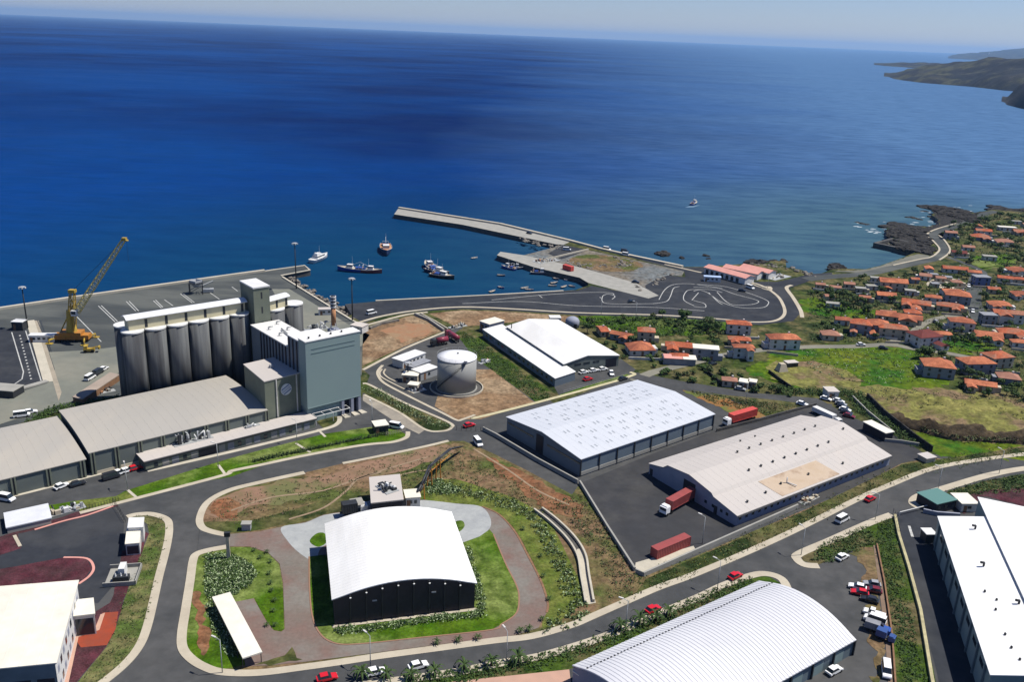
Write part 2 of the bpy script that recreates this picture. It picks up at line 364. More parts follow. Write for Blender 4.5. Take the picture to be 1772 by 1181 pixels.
# ---- big surfaces (each sheet a little above the one below)
sheet('quay', [(-600, 622.5), (0, 536), (113, 519), (400, 478), (458, 470), (470, 468), (527, 460), (536, 468), (486, 477.5), (498, 487), (600, 550), (628, 570), (626, 650), (560, 640), (430, 640), (210, 700), (125, 705), (60, 725), (0, 745), (-600, 860)], .02, M_quay)
sheet('quay_yard', [(85, 610), (160, 606), (205, 600), (212, 640), (150, 690), (105, 700), (0, 735), (-200, 770), (-200, 735), (0, 690), (82, 664), (95, 640)], .04, M_quay_l)
sheet('quay_yard', [(500, 500), (600, 560), (640, 580), (625, 600), (520, 590), (470, 500)], .04, M_quay_l)
sheet('road', [(-80, 578), (20, 569), (45, 568), (60, 610), (76, 660), (0, 684), (-80, 700)], .05, M_asph_d)
sheet('port_road', [(597, 527.5), (650, 522.5), (750, 516.5), (850, 511.5), (901, 507.5), (975, 504), (1000, 503), (1024, 495), (1080, 506), (1140, 513), (1108, 499), (1130, 487), (1155, 477), (1186, 480), (1184, 470), (1100, 448), (1041, 433.5), (988, 419), (990, 418.5), (1045, 431.5), (1100, 446), (1181, 463), (1219, 463), (1240, 480), (1300, 488), (1345, 488), (1380, 480), (1400, 475), (1440, 472), (1440, 478), (1410, 483), (1392, 490), (1366, 499), (1376, 520), (1388, 540), (1372, 556), (1315, 563), (1247, 557), (1140, 549), (1000, 546), (900, 539), (800, 535), (720, 540), (660, 549), (628, 560), (610, 548)], .05, M_asph_d)
sheet('pier_deck', [(682, 371), (690, 360), (866, 388), (988, 418), (975, 424), (962, 423), (800, 389)], .06, M_conc_g)
sheet('jetty_deck', [(860, 442), (866, 436), (906, 442), (930, 447), (1000, 462), (1100, 490), (1140, 512), (1122, 517), (1018, 490), (1003, 481), (925, 463)], .07, M_conc_g)
sheet('reclaimed_land', [(906, 442), (975, 424), (1060, 442), (1120, 455), (1184, 470), (1180, 478), (1155, 477), (1108, 499), (1060, 480), (1000, 461), (930, 447)], .04, mat('reclaimed_ground', (.15, .13, .10), (.11, .10, .085), .08, fine=.5, col3=(.12, .13, .13), scale3=.03, bump=.4, bscale=.6))
sheet('paved_apron', [(948, 439), (975, 424), (1018, 433), (972, 449)], .08, M_asph_d)
sheet('bare_earth', [(985, 452), (1010, 441), (1060, 444), (1110, 457), (1090, 470), (1030, 468)], .09, M_plotdirt, True)
sheet('estate_road', [(-400, 870), (0, 800), (110, 790), (300, 740), (430, 720), (560, 700), (625, 690), (640, 650), (628, 640), (700, 600), (775, 572), (800, 566), (800, 590), (830, 600), (960, 700), (1100, 645), (1180, 660), (1300, 680), (1415, 690), (1470, 720), (1560, 780), (1640, 790), (1772, 770), (1772, 790), (2100, 790), (2400, 1500), (-800, 1500)], .03, M_asph)

# hill road verge and fields on the right
sheet('field', [(1290, 640), (1385, 604), (1480, 600), (1560, 603), (1600, 615), (1610, 640), (1640, 668), (1560, 672), (1480, 668), (1400, 672), (1340, 660)], .04, M_field, True)
sheet('field', [(1330, 632), (1400, 628), (1470, 645), (1480, 664), (1400, 671), (1345, 660)], .06, M_dryfield, True)
sheet('field', [(1480, 668), (1560, 668), (1640, 672), (1772, 690), (1900, 700), (1900, 775), (1772, 772), (1640, 772), (1560, 735), (1500, 690)], .02, M_dryfield, True)
sheet('field', [(1575, 745), (1680, 766), (1850, 776), (1900, 792), (1700, 793), (1640, 796), (1615, 783)], .045, M_field, True)
sheet('field', [(1385, 520), (1410, 517), (1470, 530), (1560, 545), (1540, 556), (1440, 548), (1395, 540)], .04, M_field, True)
sheet('field', [(1630, 583), (1700, 583), (1720, 603), (1660, 612), (1625, 603)], .05, M_field, True)
sheet('field', [(1005, 548), (1100, 545), (1250, 556), (1250, 572), (1140, 580), (1010, 560)], .045, M_lawn, True)
sheet('field', [(1680, 445), (1740, 440), (1760, 455), (1700, 465)], .05, M_lawn, True)
sheet('field', [(1670, 384), (1690, 372), (1712, 370), (1700, 378), (1680, 390)], .05, M_field, True)
# earth lots between port and tank
sheet('earth_lot', [(628, 575), (660, 562), (705, 548), (735, 545), (768, 572), (700, 600), (627, 634)], .04, M_dirt)
sheet('earth_lot', [(742, 543), (800, 537), (900, 541), (1000, 549), (990, 558), (905, 556), (840, 563), (790, 566)], .04, M_dirt)
sheet('bare_earth', [(660, 572), (700, 560), (740, 560), (755, 573), (700, 592)], .06, mat('ruddy_earth', (.27, .13, .07), (.24, .17, .10), .1, fine=.8))
sheet('earth_lot', [(752, 704), (765, 660), (820, 640), (850, 640), (925, 697), (832, 726), (790, 727)], .05, M_dirt)
sheet('grass_bank', [(797, 570), (830, 572), (832, 586), (900, 640), (965, 685), (952, 692), (928, 697), (850, 640), (820, 620), (800, 592), (786, 578)], .05, M_dlawn)
sheet('tank_yard', [(655, 640), (700, 615), (760, 590), (790, 590), (835, 620), (840, 650), (770, 705), (700, 672), (664, 656)], .045, M_asph)

kerb('kerb', [(614, 561), (660, 548), (720, 538), (800, 532), (900, 536), (1000, 542), (1140, 546), (1247, 553), (1300, 558), (1340, 556), (1357, 545), (1355, 528), (1342, 510), (1310, 492), (1255, 482), (1212, 472), (1150, 458)], 1.6, m=M_pave)
kerb('kerb', [(628, 641), (700, 604), (775, 573)], 1.3, m=M_pave)
kerb('kerb', [(1388, 550), (1385, 537), (1372, 515), (1361, 499), (1370, 494)], 2.0)
kerb('kerb', [(625, 566), (700, 546), (740, 541)], 1.6)
kerb('kerb', [(650, 519.5+2.4), (750, 516.8), (850, 511.8), (975, 504.5)], 1.2, .5, M_conc)
kerb('kerb', [(-600, 622.8), (0, 536), (113, 519), (400, 478), (458, 470)], 1.8, 1.0, M_conc, smooth=False)
kerb('kerb', [(458, 470), (470, 468), (527, 460), (536, 468), (486, 477.5)], 1.2, .3, M_conc, smooth=False)
kerb('kerb', [(488, 480), (610, 556), (628, 566)], 1.0, .5, M_conc, smooth=False)
kerb('kerb', [(690, 361), (866, 389), (988, 418.5), (1041, 432.7), (1100, 446), (1181, 463)], 2.2, 1.1, M_conc, smooth=False)
kerb('kerb', [(1300, 491), (1315, 497), (1333, 497), (1333, 503), (1318, 499)], 1, .1, M_pave)

# painted circuit on the port apron
def line(px, w=.35, smooth=True, m=None, z=.075, name='road_marking'):
    pts = gl(px); pts = smooth_line(pts, False, 6) if smooth else pts
    return ribbon_mb(pts, w, z, z).build(name, m or M_line, kind='structure')
z8 = lambda x, y: (800+x/3.938, 380+y/3.938)
for L_ in ([(1340, 548), (1380, 480), (1440, 445), (1560, 440), (1772, 470)], [(1300, 575), (1390, 560), (1420, 520), (1440, 470), (1480, 458)], [(1580, 590), (1510, 550), (1520, 500), (1560, 480), (1700, 480), (1772, 500)], [(1565, 550), (1610, 500)], [(1580, 595), (1655, 600), (1650, 575), (1600, 560), (1560, 548)], [(1680, 500), (1740, 560), (1772, 580)],
           [(950, 550), (960, 520), (1000, 510), (1040, 525), (1020, 545)], [(950, 550), (1000, 575), (1300, 575)], [(200, 550), (500, 520), (800, 500), (1000, 500), (1035, 515)], [(0, 575), (400, 560), (800, 590), (1300, 600), (1650, 625)], [(520, 515), (545, 535)]):
    line([z8(*p) for p in L_], .4)
z12 = lambda x, y: (1200+x/5.907, 340+y/5.907)
for L_ in ([(0, 930), (240, 940), (420, 1000), (640, 1060), (655, 1090), (560, 1110), (370, 1100), (240, 980)], [(0, 900), (300, 920), (560, 990), (740, 1060), (765, 1100), (700, 1140), (480, 1140), (280, 1080), (150, 990), (60, 960), (0, 970)]):
    line([z12(*p) for p in L_], .4)
# lines on the quay
z0 = lambda x, y: (x/3.938, 380+y/3.938)
for L_ in ([(670, 590), (785, 700)], [(690, 588), (800, 695)], [(525, 665), (690, 835)], [(860, 560), (925, 625)], [(880, 558), (945, 625)], [(1045, 555), (1100, 605)], [(1060, 550), (1110, 600)], [(1120, 548), (1180, 590)], [(1230, 508), (1310, 570)], [(1245, 505), (1325, 568)], [(1395, 475), (1495, 545)], [(1580, 460), (1620, 490)], [(80, 770), (160, 1040), (150, 1090), (90, 1130), (0, 1150)], [(175, 760), (280, 1100)]):
    line([z0(*p) for p in L_], .4, False, z=.075)
for k in range(15):
    a = z0(135+k*5.4, 790+k*21); b = z0(137+k*5.4, 797+k*21); line([a, b], .6, False, z=.08)
kerb('kerb', [z0(205, 690), z0(240, 800), z0(330, 1110)], 3.2, .15, M_conc, smooth=False)
line([z0(255, 690), z0(340, 900)], .3, False, M_dark); line([z0(275, 690), z0(350, 900)], .3, False, M_dark)
sheet('concrete_strip', [z0(215, 690), z0(262, 690), z0(420, 1180), z0(400, 1240), z0(300, 900)], .065, mat('dusty_concrete', (.30, .26, .20), (.25, .22, .17), .2, fine=.5))
kerb('kerb', [(-80, 700), (0, 685), (30, 676), (82, 661)], 2.4, .5, M_conc_g, smooth=False)

# ---- estate: strips, plots, kerbs
z3 = lambda x, y: (x/3.938, 640+y/3.938)
sheet('grass_verge', [(33, 884), (130, 868), (200, 860), (218, 850), (330, 815), (395, 795), (450, 780), (560, 752), (640, 740), (690, 745), (705, 754), (680, 766), (600, 777), (520, 792), (450, 808), (400, 826), (330, 838), (215, 868), (140, 887), (135, 880), (60, 895)], .06, M_lawn)
sheet('grass_verge', [(130, 868), (200, 860), (225, 849), (235, 862), (215, 868), (140, 887)], .08, M_lawn_dry)
kerb('pavement', [(138, 889), (215, 869), (330, 839), (392, 822), (402, 816), (450, 806), (520, 791), (600, 776), (640, 770), (680, 766), (703, 758), (706, 748)], 1.5)
kerb('pavement', [(-40, 868), (0, 858), (27, 857), (160, 823), (240, 803)], 2.4, m=M_conc)
kerb('pavement', [(255, 816), (300, 806), (400, 783), (450, 771), (560, 744), (585, 733), (588, 722)], 1.6, m=M_conc)
sheet('garden_bed', [(552, 735), (545, 727), (575, 721), (586, 722), (583, 733), (560, 742)], .07, M_scrub)
sheet('planted_strip', [(630, 664), (640, 668), (700, 700), (775, 733), (782, 742), (765, 748), (735, 745), (690, 713), (628, 680)], .06, M_scrub)
kerb('pavement', [(628, 665), (640, 667), (700, 698), (775, 731), (781, 741), (766, 747), (735, 744), (690, 714), (630, 684)], 1.1, .13)
sheet('paved_apron', [(628, 684), (690, 714), (735, 745), (725, 752), (690, 735), (628, 694)], .055, mat('worn_paving', (.28, .25, .20), (.20, .18, .15), .2, fine=.9))
kerb('pavement', [(822, 719), (800, 727), (790, 728), (766, 716), (700, 683), (665, 664), (655, 652), (654, 643), (662, 633)], 1.1)
kerb('pavement', [(815, 724), (832, 722), (935, 696), (1060, 662), (1090, 652), (1098, 648), (1090, 645)], 1.5, m=mat('yellowed_kerb', (.46, .42, .26), (.38, .34, .22), .5))

PLOT = [(348, 912), (347, 895), (360, 871), (396, 851), (527, 819), (593, 803), (654, 791), (730, 775), (776, 764), (803, 764), (850, 784), (912, 815), (990, 857), (1003, 838), (1100, 990), (1112, 1000), (1200, 965), (1290, 926), (1400, 880), (1480, 845), (1560, 803), (1610, 792), (1640, 797), (1772, 772), (1850, 772), (1850, 782), (1772, 789), (1675, 802), (1607, 816), (1539, 842), (1488, 865), (1390, 914), (1302, 955), (1200, 998), (1140, 1019), (1089, 1041), (1021, 1071), (987, 1085), (919, 1104), (851, 1112), (755, 1125), (658, 1138), (593, 1148), (529, 1157), (448, 1166), (385, 1165), (352, 1155), (329, 1140), (317, 1122), (316, 1097), (322, 1058), (330, 1007), (335, 972), (342, 960), (364, 953)]
sheet('plot_ground', PLOT, .06, M_plotdirt)
kerb('pavement', [(392, 927), (365, 921), (349, 913), (346, 896), (360, 870), (396, 850), (450, 836), (527, 819)], 1.9)
kerb('pavement', [(593, 803), (654, 791), (730, 775), (776, 764)], 1.3)
kerb('pavement', [(1850, 780), (1772, 787), (1675, 800), (1607, 814), (1539, 841), (1488, 863), (1390, 912), (1302, 953), (1200, 996), (1140, 1018), (1089, 1040), (1021, 1070), (987, 1084), (919, 1103), (851, 1111), (755, 1124), (658, 1137), (593, 1147), (529, 1156), (448, 1166), (385, 1165), (352, 1155), (329, 1140), (316, 1122), (315, 1097), (321, 1058), (329, 1007), (334, 972), (341, 960), (364, 953), (397, 947)], 2.0)
sheet('grass_verge', [(1118, 1003), (1200, 968), (1400, 882), (1560, 805), (1772, 775), (1772, 785), (1607, 811), (1539, 838), (1390, 908), (1200, 991), (1100, 1028)], .09, M_scrub)
sheet('grass_bank', [(1003, 842), (1095, 988), (1112, 1002), (1105, 1022), (1045, 1040), (1030, 1000), (1000, 940), (945, 880), (900, 840), (860, 800), (930, 830), (985, 862)], .09, M_plotdirt)
sheet('bare_earth', [(848, 790), (905, 818), (985, 862), (1010, 900), (960, 890), (900, 850), (860, 815)], .11, M_reddirt, True)
sheet('bare_earth', [(360, 885), (400, 855), (500, 832), (560, 826), (640, 800), (760, 772), (785, 790), (740, 800), (690, 822), (610, 835), (520, 860), (440, 880), (380, 900)], .09, mat('brown_lot', (.225, .135, .09), (.16, .11, .065), .12, fine=1.0, col3=(.12, .12, .05), scale3=.06), True)
sheet('bare_earth', [(362, 880), (375, 868), (400, 865), (412, 880), (400, 893), (372, 895)], .11, M_reddirt, True)
sheet('grass_verge', [(350, 905), (430, 902), (500, 885), (560, 868), (620, 858), (640, 870), (600, 884), (540, 896), (450, 918), (392, 923), (362, 917)], .10, M_scrub, True)
sheet('grass_verge', [(725, 845), (780, 830), (850, 850), (900, 868), (950, 905), (985, 970), (1010, 1030), (990, 1060), (940, 1088), (945, 1040), (930, 990), (905, 940), (880, 905), (840, 882), (790, 872), (730, 870)], .10, M_lawn_dry, True)
DRIVE = [(346, 914), (357, 922), (395, 926), (450, 921), (487, 913), (529, 905), (561, 892), (606, 885), (626, 877), (640, 868), (720, 866), (790, 873), (834, 878), (864, 892), (892, 923), (912, 960), (936, 1007), (948, 1045), (946, 1062), (932, 1088), (900, 1099), (870, 1104), (800, 1112), (700, 1125), (600, 1138), (529, 1147), (470, 1153), (425, 1155), (415, 1100), (395, 1045), (414, 1042), (439, 1037), (461, 1077), (474, 1093), (487, 1095), (493, 1090), (490, 1010), (484, 977), (464, 958), (432, 947), (400, 947), (364, 953), (341, 960)]
sheet('driveway', DRIVE, .12, M_pavers)
sheet('driveway', [(341, 960), (346, 914), (357, 922), (392, 926), (398, 946), (364, 953)], .14, M_asph)
sheet('paved_apron', [(487, 914), (529, 906), (561, 893), (606, 886), (626, 878), (640, 868), (720, 866), (790, 873), (834, 879), (850, 905), (838, 925), (800, 941), (760, 930), (600, 940), (558, 948), (545, 972), (520, 960), (498, 938)], .14, M_greypad, True)
sheet('lawn', [(535, 965), (536, 1026), (542, 1074), (558, 1103), (584, 1116), (626, 1116), (722, 1106), (850, 1092), (868, 1082), (892, 1065), (898, 1045), (895, 1018), (875, 977), (854, 926), (847, 918), (830, 930), (800, 941), (700, 950), (560, 962)], .17, M_lawn)
kerb('lawn_edging', [(535, 965), (536, 1026), (542, 1074), (558, 1103), (584, 1116), (626, 1116), (722, 1106), (850, 1092), (868, 1082), (892, 1065), (898, 1045), (895, 1018), (875, 977), (854, 926)], .35, .2, mat('brown_edging', (.24, .14, .095), rough=.9))
sheet('lawn', [(397, 948), (432, 948), (464, 959), (483, 978), (489, 1010), (492, 1090), (487, 1094), (474, 1092), (462, 1077), (440, 1037), (414, 1042), (395, 1046), (415, 1100), (424, 1152), (385, 1160), (355, 1151), (333, 1137), (320, 1120), (319, 1097), (325, 1058), (333, 1007), (338, 974), (346, 962), (366, 955)], .09, M_lawn)
sheet('bare_earth', [(338, 1030), (352, 1028), (356, 1080), (365, 1130), (345, 1120), (334, 1080)], .13, M_reddirt, True)
sheet('lawn', [(536, 938), (548, 925), (562, 925), (565, 940), (550, 948)], .18, M_lawn, True)
sheet('lawn', [(788, 905), (800, 903), (804, 912), (796, 921), (788, 920)], .18, M_lawn, True)
kerb('driveway_edge', [(834, 878), (864, 892), (892, 923), (912, 960), (936, 1007), (948, 1045), (946, 1062)], .5, .2, M_wood)
sheet('bare_earth', [(440, 1152), (505, 1128), (530, 1144), (470, 1153)], .14, M_scrub)
for px_ in ([(400, 885), (470, 862), (560, 850), (640, 822), (740, 792)], [(500, 900), (560, 880), (600, 850), (620, 830), (660, 818)], [(820, 778), (880, 815), (930, 850), (985, 875)], [(640, 868), (690, 825), (760, 812)]):
    line(px_, .7, True, mat('worn_track', (.27, .20, .13), (.21, .15, .10), .3, fine=1), .135, 'worn_track')
# drainage channel
chan = [(933, 884), (960, 905), (990, 935), (1008, 965), (1014, 1000), (1022, 1045)]
kerb('channel_bed', [(p[0]-3, p[1]) for p in chan], 2.6, .02, M_conc_d, z=.12)
kerb('channel_wall', [(p[0]-9, p[1]+1) for p in chan], .5, .9, M_conc); kerb('channel_wall', [(p[0]+5, p[1]-1) for p in chan], .5, .9, M_conc)
sheet('channel_floor', [(998, 952), (1010, 950), (1019, 1000), (1031, 1045), (1016, 1048), (1004, 1000)], .15, M_conc, False)

# south side of main road
kerb('pavement', [(1850, 805), (1772, 812), (1709, 824), (1641, 844), (1590, 860), (1580, 872), (1590, 879)], 2.6)
kerb('pavement', [(1543, 892), (1505, 906), (1438, 936), (1383, 960), (1380, 970), (1393, 979), (1417, 981)], 2.4)
kerb('pavement', [(1364, 1024), (1353, 1004), (1329, 995), (1302, 997), (1251, 1015), (1209, 1035), (1130, 1068), (1044, 1104), (940, 1136), (868, 1149), (800, 1163), (755, 1170), (677, 1181), (560, 1196)], 2.2)
sheet('grass_verge', [(1780, 820), (1709, 832), (1645, 850), (1620, 862), (1650, 866), (1690, 858), (1790, 850), (1880, 850), (1880, 815)], .06, M_scrub)
sheet('grass_verge', [(1350, 1010), (1329, 998), (1302, 1000), (1251, 1019), (1209, 1040), (1130, 1073), (1044, 1109), (940, 1141), (868, 1155), (800, 1169), (755, 1176), (600, 1200), (620, 1240), (900, 1180), (985, 1160), (1310, 1010), (1345, 1020)], .06, M_dlawn)
sheet('grass_verge', [(1545, 897), (1505, 911), (1438, 941), (1388, 962), (1388, 972), (1417, 978), (1437, 970), (1445, 958), (1480, 950), (1510, 948), (1520, 990), (1540, 1181), (1545, 1240), (1635, 1260), (1615, 1160), (1590, 1060), (1565, 960), (1552, 905)], .06, M_dlawn)
sheet('bare_earth', [(1463, 958), (1478, 945), (1507, 945), (1515, 975), (1530, 1100), (1533, 1200), (1524, 1200), (1510, 1060), (1500, 1000), (1490, 975)], .09, M_plotdirt)
sheet('brick_walk', [(1511, 945), (1516, 945), (1528, 1010), (1540, 1100), (1550, 1230), (1540, 1230), (1532, 1110), (1520, 1010)], .12, mat('brown_paving', (.20, .14, .10), (.15, .11, .08), .5, fine=1))
sheet('bare_earth', [(1630, 872), (1690, 850), (1800, 845), (1800, 885), (1700, 860), (1690, 890), (1660, 890)], .10, M_maroon)
sheet('yard', [(1552, 888), (1580, 880), (1625, 896), (1640, 960), (1720, 1240), (1640, 1260), (1620, 1160), (1590, 1050), (1562, 950)], .05, M_asph_d)
line([(1573, 911), (1579, 930)], .7, False, z=.08)
# west plots
sheet('volcanic_gravel_bed', [(-60, 932), (0, 930), (130, 888), (200, 873), (205, 876), (150, 894), (60, 918), (30, 925), (36, 950), (0, 962), (-60, 975)], .07, M_maroon)
sheet('volcanic_gravel_bed', [(-60, 1000), (0, 986), (60, 975), (110, 966), (150, 968), (160, 985), (150, 1000), (132, 1015), (0, 1040), (-60, 1050)], .07, M_maroon)
sheet('yard', [(30, 925), (60, 918), (150, 894), (195, 878), (215, 905), (212, 950), (205, 985), (200, 1010), (170, 1045), (140, 1045), (130, 1015), (160, 985), (150, 968), (110, 966), (0, 986), (-60, 1000), (-60, 975), (36, 950)], .06, M_asph_d)
kerb('kerb', [(60, 918), (110, 903), (150, 893), (196, 877)], .6, .15, M_pinkroof); kerb('kerb', [(25, 928), (35, 947)], .8, .2, M_pave)
kerb('kerb', [(110, 966), (150, 968), (162, 983), (155, 998), (136, 1012)], .6, .15, M_pinkroof)
VERGE = [(222, 900), (235, 894), (262, 893), (285, 900), (291, 915), (285, 950), (272, 1000), (262, 1040), (252, 1080), (240, 1115), (215, 1145), (178, 1178), (150, 1200), (120, 1200), (185, 1120), (200, 1090), (215, 1040), (240, 970), (258, 925), (255, 908), (248, 903)]
sheet('grass_verge', VERGE, .06, mat('olive_verge', (.13, .115, .05), (.09, .10, .035), .2, fine=1.2, col3=(.06, .09, .02), scale3=.1, bump=.5, bscale=2))
kerb('pavement', [(220, 896), (235, 892), (262, 891), (288, 900), (293, 917), (288, 950), (275, 1000), (266, 1040), (255, 1085), (242, 1118), (217, 1150), (175, 1185), (130, 1215)], 1.9)
sheet('volcanic_gravel_bed', [(210, 955), (242, 950), (250, 920), (257, 925), (240, 970), (214, 1040), (200, 1090), (185, 1120), (110, 1210), (98, 1210), (125, 1100), (165, 1060), (190, 1045), (205, 1000)], .08, M_maroon)
sheet('red_paving', [(125, 1100), (165, 1085), (178, 1062), (205, 1060), (200, 1090), (185, 1118), (140, 1122)], .10, mat('red_earth', (.26, .05, .025), (.20, .05, .03), .3, fine=1.2))
sheet('paved_apron', [(133, 1098), (165, 1088), (174, 1065), (182, 1062), (172, 1092), (136, 1104), (112, 1215), (98, 1215)], .12, mat('salmon_paving', (.44, .27, .20), (.38, .24, .18), .5, fine=1))
sheet('paved_apron', [(700, 1190), (985, 1160), (990, 1200), (700, 1240)], .07, mat('salmon_paving', (0, 0, 0)))

# yard of the middle warehouses
sheet('yard', [(1003, 838), (1120, 790), (1240, 745), (1410, 706), (1450, 712), (1560, 760), (1612, 794), (1560, 802), (1480, 844), (1290, 918), (1113, 996), (1098, 988)], .08, M_yard)
sheet('yard', [(1120, 655), (1180, 672), (1260, 715), (1330, 728), (1390, 708), (1410, 706), (1240, 745), (1010, 835), (860, 750), (1000, 690)], .07, M_asph)
sheet('bare_earth', [(1178, 676), (1230, 682), (1290, 700), (1330, 722), (1300, 722), (1260, 712), (1215, 693)], .10, mat('rusty_grass', (.24, .10, .035), (.17, .12, .045), .25, fine=1.2, col3=(.10, .12, .03), scale3=.1))
sheet('grass_verge', [(1180, 674), (1250, 684), (1330, 692), (1400, 700), (1375, 712), (1330, 724), (1290, 700), (1230, 682)], .12, M_scrub)
sheet('yard', [(1000, 640), (1075, 622), (1100, 640), (1090, 650), (968, 686), (958, 668), (995, 650)], .06, M_asph)
sheet('grass_verge', [(1010, 670), (1085, 648), (1093, 651), (975, 686), (968, 684)], .09, M_lawn)
sheet('paved_apron', [(1098, 990), (1114, 997), (1207, 958), (1200, 946), (1100, 975)], .10, M_conc)
# village lanes
def road(name, px, w, z, m=M_asph, sm=True):
    pts = gl(px); pts = smooth_line(pts) if sm else pts
    ribbon_mb(pts, w, z, z).build(name, m, kind='structure'); return pts
ROADS = []
M_lane = mat('lane_surface', (.15, .145, .12), (.20, .19, .15), .08, rough=.95, fine=.4)
ROADS.append(road('lane', [(1098, 660), (1130, 645), (1200, 628), (1260, 614), (1330, 605), (1400, 601), (1480, 600), (1540, 597), (1580, 604), (1640, 612), (1720, 628)], 4.5, .075, M_lane))
ROADS.append(road('road', [(1098, 652), (1160, 667), (1250, 682), (1330, 692), (1400, 700), (1440, 706)], 6, .115, M_asph))
ROADS.append(road('road', [(1395, 484), (1440, 479), (1500, 474), (1545, 464), (1590, 454), (1612, 449), (1630, 440), (1634, 430), (1622, 415), (1612, 406), (1626, 399), (1660, 390), (1690, 379), (1706, 370), (1725, 366)], 8, .085, M_quay))
kerb('kerb', [(1545, 460), (1590, 450), (1610, 446), (1622, 438), (1625, 430), (1613, 416), (1604, 407), (1618, 398), (1655, 387)], 1.2, .4, M_pave)
kerb('kerb', [(1625, 451), (1641, 440), (1643, 430), (1632, 414), (1624, 408)], 1.2, .4, M_pave)
ROADS.append(road('lane', [(1690, 482), (1686, 500), (1684, 520), (1692, 545), (1700, 560)], 8, .09, M_quay))
ROADS.append(road('lane', [(1641, 445), (1700, 470), (1690, 484)], 4, .08, M_quay))
ROADS.append(road('lane', [(1545, 597), (1552, 588), (1575, 580), (1600, 560), (1640, 548), (1690, 545)], 4, .08, M_lane))
sheet('village_square', [(1612, 485), (1650, 483), (1672, 492), (1670, 500), (1640, 500), (1605, 495)], .08, M_pave, True)
sheet('rocky_shore', [(1534, 400), (1536, 391), (1570, 396), (1607, 392), (1625, 389), (1624, 380), (1612, 372), (1632, 360), (1672, 370), (1699, 366), (1712, 369), (1690, 372), (1668, 384), (1640, 392), (1608, 401), (1598, 408), (1606, 425), (1608, 440), (1590, 440), (1584, 436), (1572, 425), (1545, 413)], .05, M_rock)
sheet('beach', [(1440, 470), (1498, 467), (1523, 461), (1557, 449), (1588, 440), (1606, 442), (1612, 447), (1590, 453), (1545, 463), (1500, 473)], .055, M_sand)
sheet('beach_foam', [(1440, 468.5), (1498, 465.5), (1523, 459.5), (1557, 447.5), (1585, 437.5), (1583, 436.3), (1555, 446), (1521, 458), (1497, 464), (1440, 466)], SEA+.06, M_foam)

# ---- headlands on the far right
def headland(name, water, ridge, depth, rows=10, cols=60, m=M_hill, amp=6, zb=-8, seed=0):
    def along(P, t):
        for i in range(len(P)-1):
            if t <= P[i+1][0] or i == len(P)-2:
                q = (t-P[i][0])/(P[i+1][0]-P[i][0]); return P[i][1]+(P[i+1][1]-P[i][1])*q
    mb = MB(); mb.smooth = True; u0, u1 = water[0][0], water[-1][0]; V = []; n = 2*rows+1
    for i in range(cols+1):
        u = u0+(u1-u0)*i/cols; wx, wy = g(u, along(water, u), SEA); vt = along(ridge, u)
        rx, ry = wx*(1+depth), wy*(1+depth); h = max(top_at(rx, ry, vt, -3, 900), 0)
        for j in range(n+1):
            t = j/n*2; k = 1+depth*t; x, y = wx*k, wy*k
            s = min(1, (t if t < 1 else 2-t)*1.0); s = s**.6
            z = zb+(h-zb)*s if s > 0 else zb
            if 0 < t < 2: z += mnoise.fractal(Vector((x*.004+seed, y*.004, 0)), 1, 2, 6)*amp*min(1, 4*(1-abs(t-1)))*min(1, h/30)
            V.append((x, y, z))
    Fs = [(i*(n+1)+j, (i+1)*(n+1)+j, (i+1)*(n+1)+j+1, i*(n+1)+j+1) for i in range(cols) for j in range(n)]
    mb.add(V, Fs); return mb.build(name, m, kind='structure')
headland('headland', [(1529, 135.5), (1560, 139), (1600, 144), (1680, 150), (1740, 157), (1900, 168), (2100, 178)], [(1529, 135), (1545, 128), (1565, 121), (1600, 114), (1650, 106), (1700, 103), (1772, 97), (2100, 88)], .16, amp=22)
headland('headland', [(1512, 113.5), (1560, 116), (1640, 124), (1760, 130), (2100, 150)], [(1512, 112), (1517, 110), (1560, 108), (1640, 110), (1772, 100), (2100, 100)], .12, amp=14, seed=5)
headland('headland', [(1640, 101), (1700, 104), (1772, 107), (2100, 118)], [(1640, 99), (1650, 94), (1700, 90), (1772, 82), (1900, 70), (2100, 66)], .25, amp=25, seed=9)
headland('headland', [(1732, 180), (1750, 184), (1772, 189), (1900, 215), (2150, 250)], [(1732, 178), (1745, 162), (1760, 148), (1772, 136), (1850, 110), (2150, 80)], .12, amp=20, seed=13, m=M_rock)

